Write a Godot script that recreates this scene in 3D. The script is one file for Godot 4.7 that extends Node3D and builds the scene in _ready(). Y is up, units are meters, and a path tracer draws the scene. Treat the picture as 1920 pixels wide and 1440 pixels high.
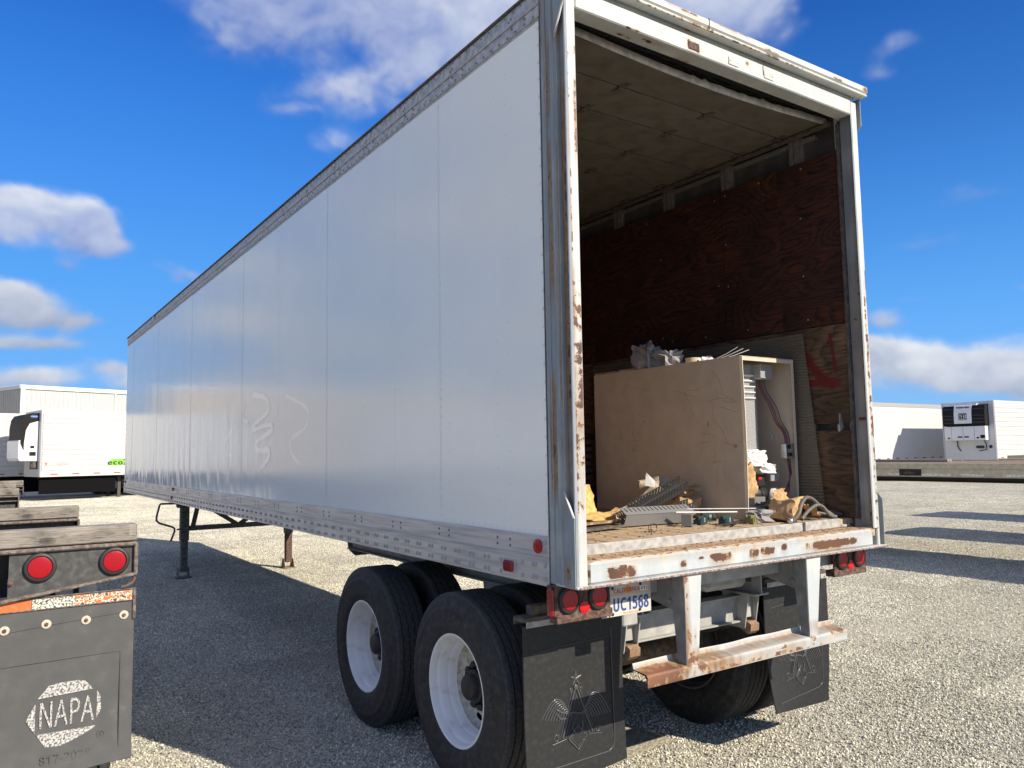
extends Node3D
# A dry-freight box trailer with an open roll-up rear door on a gravel yard.
# Trailer frame: rear face at z = 0, nose towards -z, x = -1.22 .. 1.22, ground y = 0.

const EXPO := 1.45
var rng := RandomNumberGenerator.new()
var mats := {}
var taken := {}
var rust_gain := 1.0

class MB:
	var v := PackedVector3Array()
	var n := PackedVector3Array()
	var uv := PackedVector2Array()
	var c := PackedColorArray()
	var t := Transform3D.IDENTITY
	var col := Color.WHITE
	var tint := false

	static func puv(p: Vector3, nn: Vector3) -> Vector2:
		var a := nn.abs()
		if a.x >= a.y and a.x >= a.z: return Vector2(p.z, -p.y)
		if a.y >= a.z: return Vector2(p.x, p.z)
		return Vector2(p.x, -p.y)

	func put(p: Vector3, nn: Vector3, u: Vector2) -> void:
		v.append(t * p)
		n.append((t.basis * nn).normalized())
		uv.append(u)
		if tint: c.append(col)

	func tri(a: Vector3, b: Vector3, d: Vector3) -> void:  # counter-clockwise from outside
		var nn := (b - a).cross(d - a).normalized()
		put(a, nn, puv(a, nn)); put(d, nn, puv(d, nn)); put(b, nn, puv(b, nn))

	func trin(a: Vector3, b: Vector3, d: Vector3, na: Vector3, nb: Vector3, nd: Vector3, ua: Vector2, ub: Vector2, ud: Vector2) -> void:
		if (b - a).cross(d - a).dot(na + nb + nd) >= 0:
			put(a, na, ua); put(d, nd, ud); put(b, nb, ub)
		else:
			put(a, na, ua); put(b, nb, ub); put(d, nd, ud)

	func face(p: Array, out := Vector3.ZERO) -> void:
		var q := p
		if out != Vector3.ZERO and ((q[1] - q[0]) as Vector3).cross(q[2] - q[0]).dot(out) < 0:
			q = p.duplicate(); q.reverse()
		for i in range(1, q.size() - 1):
			tri(q[0], q[i], q[i + 1])

	func box(o: Vector3, s: Vector3, b := 0.0) -> MB:
		var h := s * 0.5
		b = minf(b, minf(h.x, minf(h.y, h.z)) * 0.9)
		for i in 3:
			var j := (i + 1) % 3
			var k := (i + 2) % 3
			for sg in [-1.0, 1.0]:
				var q := []
				for w in [[-1, -1], [1, -1], [1, 1], [-1, 1]]:
					var p := Vector3.ZERO
					p[i] = sg * h[i]; p[j] = w[0] * (h[j] - b); p[k] = w[1] * (h[k] - b)
					q.append(o + p)
				var od := Vector3.ZERO
				od[i] = sg
				face(q, od)
			if b > 0.0:
				for sj in [-1.0, 1.0]:
					for sk in [-1.0, 1.0]:
						var p1 := Vector3.ZERO; var p2 := Vector3.ZERO; var p3 := Vector3.ZERO; var p4 := Vector3.ZERO
						p1[i] = h[i] - b; p1[j] = sj * h[j]; p1[k] = sk * (h[k] - b)
						p2[i] = h[i] - b; p2[j] = sj * (h[j] - b); p2[k] = sk * h[k]
						p3 = p2; p3[i] = -p2[i]
						p4 = p1; p4[i] = -p1[i]
						var od := Vector3.ZERO
						od[j] = sj; od[k] = sk
						face([o + p1, o + p2, o + p3, o + p4], od)
		if b > 0.0:
			for sx in [-1.0, 1.0]:
				for sy in [-1.0, 1.0]:
					for sz in [-1.0, 1.0]:
						var sv := Vector3(sx, sy, sz)
						face([o + sv * Vector3(h.x, h.y - b, h.z - b), o + sv * Vector3(h.x - b, h.y, h.z - b), o + sv * Vector3(h.x - b, h.y - b, h.z)], sv)
		return self

	func span(a: Vector3, b: Vector3, bev := 0.0) -> MB:  # box from corner to corner
		return box((a + b) * 0.5, (b - a).abs(), bev)

	func beam(a: Vector3, b: Vector3, w: float, h: float, bev := 0.003) -> MB:  # a bar of w x h from a to b
		var keep := t
		var f := (b - a).normalized()
		var up := Vector3.UP if absf(f.y) < 0.95 else Vector3.RIGHT
		var r := up.cross(f).normalized()
		t = keep * Transform3D(Basis(r, f.cross(r), f), (a + b) * 0.5)
		box(Vector3.ZERO, Vector3(w, h, a.distance_to(b)), bev)
		t = keep
		return self

	func tube(pts: Array, r: float, sides := 8, r2 := -1.0) -> MB:
		var m := pts.size()
		var rings := []
		var prev := Vector3.ZERO
		for i in m:
			var d: Vector3 = (pts[mini(i + 1, m - 1)] - pts[maxi(i - 1, 0)]).normalized()
			var a: Vector3 = prev
			if i == 0: a = Vector3.UP if absf(d.y) < 0.9 else Vector3.RIGHT
			a = (a - d * a.dot(d)).normalized()
			prev = a
			var b := d.cross(a)
			var rr := r if r2 < 0 else lerpf(r, r2, float(i) / (m - 1))
			var ring := []
			for k in sides:
				var an := TAU * k / sides
				var nn := a * cos(an) + b * sin(an)
				ring.append([pts[i] + nn * rr, nn])
			rings.append(ring)
		for i in m - 1:
			for k in sides:
				var k2 := (k + 1) % sides
				var p = rings[i][k]; var q = rings[i][k2]; var s = rings[i + 1][k2]; var w = rings[i + 1][k]
				var u0 := Vector2(float(k) / sides, i * 0.05); var u1 := Vector2(float(k + 1) / sides, i * 0.05)
				var u2 := u1 + Vector2(0, 0.05); var u3 := u0 + Vector2(0, 0.05)
				trin(p[0], q[0], s[0], p[1], q[1], s[1], u0, u1, u2)
				trin(p[0], s[0], w[0], p[1], s[1], w[1], u0, u2, u3)
		for e in [0, m - 1]:
			var q := []
			for k in sides: q.append(rings[e][k][0])
			face(q, pts[0] - pts[1] if e == 0 else pts[m - 1] - pts[m - 2])
		return self

	func lathe(prof: Array, seg := 32, flat := false) -> MB:  # [Vector2(radius, height)] round the local y axis
		var m := prof.size()
		var ns := []
		for i in m - 1:
			var d: Vector2 = prof[i + 1] - prof[i]
			ns.append(Vector2(d.y, -d.x).normalized())
		for i in m - 1:
			var n0: Vector2 = ns[i]
			var n1: Vector2 = ns[i]
			if not flat:
				if i > 0 and ns[i - 1].dot(ns[i]) > 0.5: n0 = (ns[i - 1] + ns[i]).normalized()
				if i < m - 2 and ns[i + 1].dot(ns[i]) > 0.5: n1 = (ns[i + 1] + ns[i]).normalized()
			for k in seg:
				var a0 := TAU * k / seg
				var a1 := TAU * (k + 1) / seg
				var e0 := Vector3(cos(a0), 0, sin(a0))
				var e1 := Vector3(cos(a1), 0, sin(a1))
				var A: Vector3 = e0 * prof[i].x + Vector3.UP * prof[i].y
				var B: Vector3 = e1 * prof[i].x + Vector3.UP * prof[i].y
				var C: Vector3 = e1 * prof[i + 1].x + Vector3.UP * prof[i + 1].y
				var D: Vector3 = e0 * prof[i + 1].x + Vector3.UP * prof[i + 1].y
				var ua := Vector2(a0 * 0.5, prof[i].x + prof[i].y); var ub := Vector2(a1 * 0.5, ua.y)
				var uc := Vector2(a1 * 0.5, prof[i + 1].x + prof[i + 1].y); var ud := Vector2(a0 * 0.5, uc.y)
				var nA := e0 * n0.x + Vector3.UP * n0.y; var nB := e1 * n0.x + Vector3.UP * n0.y
				var nC := e1 * n1.x + Vector3.UP * n1.y; var nD := e0 * n1.x + Vector3.UP * n1.y
				if prof[i].x > 1e-5: trin(A, B, C, nA, nB, nC, ua, ub, uc)
				if prof[i + 1].x > 1e-5: trin(A, C, D, nA, nC, nD, ua, uc, ud)
		return self

	func prism(poly: PackedVector2Array, d: float) -> MB:  # poly in xy, from z = 0 to z = d
		if Geometry2D.is_polygon_clockwise(poly): poly.reverse()
		var idx := Geometry2D.triangulate_polygon(poly)
		for i in range(0, idx.size(), 3):
			var a := poly[idx[i]]; var b := poly[idx[i + 1]]; var e := poly[idx[i + 2]]
			face([Vector3(a.x, a.y, d), Vector3(b.x, b.y, d), Vector3(e.x, e.y, d)], Vector3(0, 0, signf(d)))
			face([Vector3(a.x, a.y, 0), Vector3(b.x, b.y, 0), Vector3(e.x, e.y, 0)], Vector3(0, 0, -signf(d)))
		for i in poly.size():
			var a := poly[i]; var b := poly[(i + 1) % poly.size()]
			var o := Vector3(b.y - a.y, a.x - b.x, 0)
			face([Vector3(a.x, a.y, 0), Vector3(b.x, b.y, 0), Vector3(b.x, b.y, d), Vector3(a.x, a.y, d)], o)
		return self

	func surf(f: Callable, nu: int, nv: int) -> MB:
		var P := []
		for i in nu + 1:
			var row := []
			for j in nv + 1: row.append(f.call(float(i) / nu, float(j) / nv))
			P.append(row)
		var N := []
		for i in nu + 1:
			var row := []
			for j in nv + 1:
				var du: Vector3 = P[mini(i + 1, nu)][j] - P[maxi(i - 1, 0)][j]
				var dv: Vector3 = P[i][mini(j + 1, nv)] - P[i][maxi(j - 1, 0)]
				var q := du.cross(dv).normalized()
				row.append(q if q.length() > 0.1 else Vector3.UP)
			N.append(row)
		for i in nu:
			for j in nv:
				var u0 := Vector2(float(i) / nu, float(j) / nv); var u2 := Vector2(float(i + 1) / nu, float(j + 1) / nv)
				var u1 := Vector2(u2.x, u0.y); var u3 := Vector2(u0.x, u2.y)
				trin(P[i][j], P[i + 1][j], P[i + 1][j + 1], N[i][j], N[i + 1][j], N[i + 1][j + 1], u0, u1, u2)
				trin(P[i][j], P[i + 1][j + 1], P[i][j + 1], N[i][j], N[i + 1][j + 1], N[i][j + 1], u0, u2, u3)
		return self

	func done() -> ArrayMesh:
		var a := []
		a.resize(Mesh.ARRAY_MAX)
		a[Mesh.ARRAY_VERTEX] = v
		a[Mesh.ARRAY_NORMAL] = n
		a[Mesh.ARRAY_TEX_UV] = uv
		if tint: a[Mesh.ARRAY_COLOR] = c
		var m := ArrayMesh.new()
		m.add_surface_from_arrays(Mesh.PRIMITIVE_TRIANGLES, a)
		return m


# ---------------------------------------------------------------- names, things, parts
func numbered(par: Node, nm: String) -> String:
	var key := str(par.get_instance_id()) + nm
	var k: int = taken.get(key, -1) + 1
	taken[key] = k
	return nm if k == 0 else "%s_%03d" % [nm, k]

func thing(nm: String, label: String, cat: String, group := "", at := Vector3.ZERO, turn := 0.0) -> Node3D:
	var o := Node3D.new()
	o.name = numbered(self, nm)
	add_child(o, true)
	o.position = at
	o.rotation.y = turn
	tag(o, label, cat, group)
	return o

func tag(o: Node, label: String, cat: String, group := "") -> void:
	o.set_meta("label", label)
	o.set_meta("category", cat)
	if group: o.set_meta("group", group)

func part(par: Node, nm: String, mesh, m: Material, label := "", stuff := false) -> MeshInstance3D:
	var o := MeshInstance3D.new()
	o.mesh = mesh.done() if mesh is MB else mesh
	o.material_override = m
	o.name = numbered(par, nm)
	par.add_child(o, true)
	if label: o.set_meta("label", label)
	if stuff: o.set_meta("kind", "stuff")
	return o

func words(par: Node, nm: String, s: String, cap: float, width: float, m: Material, xf: Transform3D, depth := 0.002, face := "Droid Sans", bold := false) -> MeshInstance3D:
	var f := SystemFont.new()
	f.font_names = PackedStringArray([face])
	if bold: f.font_weight = 700
	var tm := TextMesh.new()
	tm.text = s
	tm.font = f
	tm.font_size = 48
	tm.curve_step = 1.0
	tm.pixel_size = cap / (48.0 * 0.714)
	tm.depth = depth
	var o := MeshInstance3D.new()
	o.mesh = tm
	o.material_override = m
	o.name = numbered(par, nm)
	par.add_child(o, true)
	var w := tm.get_aabb().size.x
	var k := width / w if width > 0.0 and w > 0.0 else 1.0
	o.transform = xf * Transform3D(Basis.from_scale(Vector3(k, 1, 1)), Vector3.ZERO)
	return o

func copy_of(src: Node3D, nm: String, label: String, at: Vector3, turn := 0.0) -> Node3D:
	var c: Node3D = src.duplicate()
	c.name = numbered(self, nm)
	add_child(c, true)
	c.position = at
	c.rotation.y = turn
	c.set_meta("label", label)
	return c

# ---------------------------------------------------------------- materials
func mat(key: String, lin: Color, rough := 0.7, metal := 0.0, spec := 0.5) -> StandardMaterial3D:
	if mats.has(key): return mats[key]
	var m := StandardMaterial3D.new()
	m.albedo_color = Color(lin.r, lin.g, lin.b).linear_to_srgb()
	m.roughness = rough
	m.metallic = metal
	m.metallic_specular = spec
	mats[key] = m
	return m

func ramp(stops: Array) -> Gradient:  # [[offset, linear colour]]
	var g := Gradient.new()
	var o := PackedFloat32Array(); var c := PackedColorArray()
	for s in stops:
		o.append(s[0]); c.append((s[1] as Color).linear_to_srgb())
	g.offsets = o; g.colors = c
	return g

func ntex(seed_: int, freq: float, stops: Array, size := 512, oct := 5, type := FastNoiseLite.TYPE_SIMPLEX_SMOOTH, bump := 0.0) -> NoiseTexture2D:
	var f := FastNoiseLite.new()
	f.seed = seed_; f.frequency = freq; f.noise_type = type
	f.fractal_type = FastNoiseLite.FRACTAL_FBM if oct > 1 else FastNoiseLite.FRACTAL_NONE
	f.fractal_octaves = oct
	var t := NoiseTexture2D.new()
	t.width = size; t.height = size; t.seamless = true; t.noise = f
	if bump > 0.0:
		t.as_normal_map = true; t.bump_strength = bump
	elif not stops.is_empty():
		t.color_ramp = ramp(stops)
	return t

func nmat(key: String, seed_: int, freq: float, stops: Array, scale := 1.0, rough := 0.7, metal := 0.0, squash := Vector3.ONE, bump := 0.0, size := 512, oct := 5) -> StandardMaterial3D:
	if mats.has(key): return mats[key]
	var m := mat(key, Color.WHITE, rough, metal)
	m.albedo_texture = ntex(seed_, freq, stops, size, oct)
	m.uv1_triplanar = true
	m.uv1_scale = squash * scale
	if bump > 0.0:
		m.normal_enabled = true
		m.normal_texture = ntex(seed_ + 7, freq, [], size, oct, FastNoiseLite.TYPE_SIMPLEX_SMOOTH, 4.0)
		m.normal_scale = bump
	return m

func noise_bytes(seed_: int, freq: float, w: int, h: int, oct := 4, sx := 1.0) -> PackedByteArray:
	var f := FastNoiseLite.new()
	f.seed = seed_; f.frequency = freq; f.fractal_octaves = oct
	f.noise_type = FastNoiseLite.TYPE_SIMPLEX_SMOOTH
	var w2 := maxi(4, int(w * sx))
	var im := f.get_image(w2, h, false, false, true)
	if w2 != w: im.resize(w, h, Image.INTERPOLATE_BILINEAR)
	im.convert(Image.FORMAT_L8)
	return im.get_data()

# Paint worn through to rust. The picture covers [x0, x0+wm] x [ytop-hm, ytop] metres of the flat faces.
# spots: [x, y, rx, ry, strength]; streak: how far the rust runs downwards.
func worn(key: String, seed_: int, x0: float, ytop: float, wm: float, hm: float, ppm: float, paint: Color, alt: Color, spots: Array, bias := 0.0, streak := 0.0, rough := 0.55, halo := Color(0.55, 0.40, 0.16), stains := []) -> StandardMaterial3D:
	if mats.has(key): return mats[key]
	var w := clampi(int(wm * ppm), 16, 2048)
	var h := clampi(int(hm * ppm), 16, 2048)
	var fine := noise_bytes(seed_, 14.0 / ppm, w, h, 5)
	var big := noise_bytes(seed_ + 1, 3.0 / ppm, w, h, 4)
	var run := noise_bytes(seed_ + 2, 20.0 / ppm, w, maxi(8, h / 12), 3)
	var grit := noise_bytes(seed_ + 3, 120.0 / ppm, w, h, 2)
	var lows := maxi(8, h / 12)
	var out := PackedByteArray()
	out.resize(w * h * 3)
	var rust1 := Color(0.062, 0.032, 0.022) * rust_gain; var rust2 := Color(0.125, 0.056, 0.030) * rust_gain
	# spot influence on a coarse raster
	var cw := maxi(2, w / 4); var ch := maxi(2, h / 4)
	var inf := PackedFloat32Array(); inf.resize(cw * ch)
	for s in spots:
		var ax0 := clampi(int(((s[0] - s[2] * 1.6) - x0) / wm * cw), 0, cw - 1); var ax1 := clampi(int(((s[0] + s[2] * 1.6) - x0) / wm * cw), 0, cw - 1)
		var ay0 := clampi(int((ytop - (s[1] + s[3] * 1.6)) / hm * ch), 0, ch - 1); var ay1 := clampi(int((ytop - (s[1] - s[3] * 1.6)) / hm * ch), 0, ch - 1)
		for yy in range(ay0, ay1 + 1):
			for xx in range(ax0, ax1 + 1):
				var dx: float = (x0 + (xx + 0.5) / cw * wm - s[0]) / s[2]
				var dy: float = (ytop - (yy + 0.5) / ch * hm - s[1]) / s[3]
				var k: float = maxf(0.0, 1.0 - (dx * dx * dx * dx + dy * dy * dy * dy) * 0.55) * s[4]
				var at := yy * cw + xx
				inf[at] = maxf(inf[at], k)
	var stain := PackedFloat32Array(); stain.resize(cw * ch)
	# rust bleeds a little round every bare spot and runs down from it
	stains = stains.duplicate()
	for s in spots: stains.append([s[0], s[1] - s[3] * 0.5, s[2] * 1.35 + 0.004, s[3] * 1.9 + 0.006, 0.42 * s[4]])
	for s in stains:
		for yy in range(clampi(int((ytop - (s[1] + s[3])) / hm * ch), 0, ch - 1), clampi(int((ytop - (s[1] - s[3])) / hm * ch), 0, ch - 1) + 1):
			for xx in range(clampi(int(((s[0] - s[2]) - x0) / wm * cw), 0, cw - 1), clampi(int(((s[0] + s[2]) - x0) / wm * cw), 0, cw - 1) + 1):
				var dx: float = (x0 + (xx + 0.5) / cw * wm - s[0]) / s[2]
				var dy: float = (ytop - (yy + 0.5) / ch * hm - s[1]) / s[3]
				stain[yy * cw + xx] = maxf(stain[yy * cw + xx], maxf(0.0, 1.0 - dx * dx) * maxf(0.0, 1.0 - dy * dy) * s[4])
	for y in h:
		for x in w:
			var i := y * w + x
			var f := fine[i] / 255.0
			var b := big[i] / 255.0
			var r := run[mini(y / 12, lows - 1) * w + x] / 255.0
			var g := grit[i] / 255.0
			var sp := inf[mini(y / 4, ch - 1) * cw + mini(x / 4, cw - 1)]
			var m := (f - 0.5) * 0.9 + (g - 0.5) * 0.35 + bias + sp * 0.75 - 0.45 + (r - 0.5) * streak
			var c := paint.lerp(alt, clampf((b - 0.35) * 1.7 + (r - 0.5) * 0.8, 0.0, 1.0))
			c = c * (0.90 + 0.2 * g)
			if r > 0.62: c = c.lerp(Color(0.30, 0.25, 0.19), (r - 0.62) * (0.5 + streak))
			var stn := stain[mini(y / 4, ch - 1) * cw + mini(x / 4, cw - 1)]
			if stn > 0.0: c = c.lerp(Color(0.15, 0.075, 0.035).lerp(Color(0.30, 0.18, 0.07), f), clampf(stn * (0.35 + 1.3 * b) + (r - 0.5) * 0.8 * stn, 0.0, 0.92))
			if m > 0.0:
				c = rust1.lerp(rust2, clampf(b * 1.2 - 0.2 + (g - 0.5), 0.0, 1.0))
			elif m > -0.20:
				c = c.lerp(halo.lerp(rust2, 0.35), pow((m + 0.20) / 0.20, 1.6) * 0.8)
			c = c.linear_to_srgb()
			out[i * 3] = clampi(int(c.r * 255.0), 0, 255)
			out[i * 3 + 1] = clampi(int(c.g * 255.0), 0, 255)
			out[i * 3 + 2] = clampi(int(c.b * 255.0), 0, 255)
	var im := Image.create_from_data(w, h, false, Image.FORMAT_RGB8, out)
	var m3 := mat(key, Color.WHITE, rough)
	m3.albedo_texture = ImageTexture.create_from_image(im)
	m3.uv1_scale = Vector3(1.0 / wm, 1.0 / hm, 1)
	m3.uv1_offset = Vector3(-x0 / wm, ytop / hm, 0)
	return m3

# Plywood: bands of grain that swirl; picture repeats outside.
func plywood(key: String, seed_: int, wm: float, hm: float, dark: Color, light: Color, marks: Array, mark := Color(0.30, 0.02, 0.015), bands := 9.0) -> StandardMaterial3D:
	var w := int(wm * 230); var h := int(hm * 230)
	var warp := noise_bytes(seed_, 0.012, w, h, 2, 0.28)
	var tone := noise_bytes(seed_ + 1, 0.006, w, h, 3)
	var grit := noise_bytes(seed_ + 2, 0.2, w, h, 2, 0.12)
	var out := PackedByteArray(); out.resize(w * h * 3)
	for y in h:
		for x in w:
			var i := y * w + x
			var q := warp[i] / 255.0 * bands + y * 0.012 + grit[i] / 255.0 * 0.35
			var s := fposmod(q, 1.0)
			s = s * s * 0.8 + (grit[i] / 255.0 - 0.5) * 0.9 + 0.2 * tone[i] / 255.0
			var c := light.lerp(dark, clampf(s, 0.0, 1.0)) * (0.30 + 1.3 * tone[i] / 255.0)
			for k in marks:  # [x0, y0, x1, y1, half width] strokes of spray paint
				var a := Vector2(k[0], k[1]) * 230.0; var b2 := Vector2(k[2], k[3]) * 230.0
				var d: float = Geometry2D.get_closest_point_to_segment(Vector2(x, y), a, b2).distance_to(Vector2(x, y)) / (k[4] * 230.0)
				if d < 1.5: c = c.lerp(mark, clampf(1.35 - d + (grit[i] / 255.0 - 0.5) * 0.5, 0.0, 0.9))
			c = c.linear_to_srgb()
			out[i * 3] = clampi(int(c.r * 255.0), 0, 255); out[i * 3 + 1] = clampi(int(c.g * 255.0), 0, 255); out[i * 3 + 2] = clampi(int(c.b * 255.0), 0, 255)
	var m := mat(key, Color.WHITE, 0.8)
	m.albedo_texture = ImageTexture.create_from_image(Image.create_from_data(w, h, false, Image.FORMAT_RGB8, out))
	m.uv1_scale = Vector3(1.0 / wm, 1.0 / hm, 1)
	return m

func disc(m: MB, o: Vector3, axis: Vector3, r: float, h: float, seg := 16, round_ := 0.3) -> void:  # a rounded button standing out along axis
	var keep := m.t
	var y := axis.normalized()
	var x := (Vector3.RIGHT if absf(y.x) < 0.8 else Vector3.FORWARD).cross(y).normalized()
	m.t = keep * Transform3D(Basis(x, y, x.cross(y)), o)
	m.lathe([Vector2(r, 0), Vector2(r, h * (1.0 - round_)), Vector2(r * 0.82, h * (1.0 - round_ * 0.25)), Vector2(r * 0.4, h), Vector2(0, h)], seg)
	m.t = keep

func pebble(m: MB, o: Vector3, s: Vector3, seed_ := 0) -> void:  # an angular crushed stone
	var P := []
	var g := 1.618
	for a in [[-1, g, 0], [1, g, 0], [-1, -g, 0], [1, -g, 0], [0, -1, g], [0, 1, g], [0, -1, -g], [0, 1, -g], [g, 0, -1], [g, 0, 1], [-g, 0, -1], [-g, 0, 1]]:
		P.append(o + Vector3(a[0], a[1], a[2]) * 0.5257 * s * rng.randf_range(0.72, 1.12))
	for q in [[0, 11, 5], [0, 5, 1], [0, 1, 7], [0, 7, 10], [0, 10, 11], [1, 5, 9], [5, 11, 4], [11, 10, 2], [10, 7, 6], [7, 1, 8], [3, 9, 4], [3, 4, 2], [3, 2, 6], [3, 6, 8], [3, 8, 9], [4, 9, 5], [2, 4, 11], [6, 2, 10], [8, 6, 7], [9, 8, 1]]:
		m.tri(P[q[0]], P[q[1]], P[q[2]])

func _ready() -> void:
	rng.seed = 4
	var cam := Camera3D.new()
	cam.name = "camera"
	cam.position = Vector3(-3.4186, 1.8445, 2.7713)
	cam.rotation = Vector3(0.0877, -0.5943, -0.016)
	cam.fov = 52.44
	cam.near = 0.05
	cam.far = 3000.0
	add_child(cam)
	cam.current = true
	var we := WorldEnvironment.new()
	we.name = "world_environment"
	var env := Environment.new()
	env.background_mode = Environment.BG_SKY
	var sky := Sky.new()
	sky.sky_material = make_sky()
	env.sky = sky
	env.tonemap_mode = Environment.TONE_MAPPER_LINEAR
	env.tonemap_exposure = EXPO
	env.sdfgi_enabled = true
	env.ssao_enabled = true
	env.ssil_enabled = true
	we.environment = env
	add_child(we)
	var sun := DirectionalLight3D.new()
	sun.name = "sun"
	sun.light_energy = 1.6
	sun.light_color = Color(1.0, 0.945, 0.86)
	sun.light_angular_distance = 0.5
	sun.shadow_enabled = true
	add_child(sun)
	sun.look_at_from_position(Vector3(0.59, 1.0, 1.4) * 20.0, Vector3.ZERO)
	make_ground()
	make_gravel()
	build_box_trailer()
	build_cargo()
	build_bunk_trailer()
	build_flatbeds()
	build_background()

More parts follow.
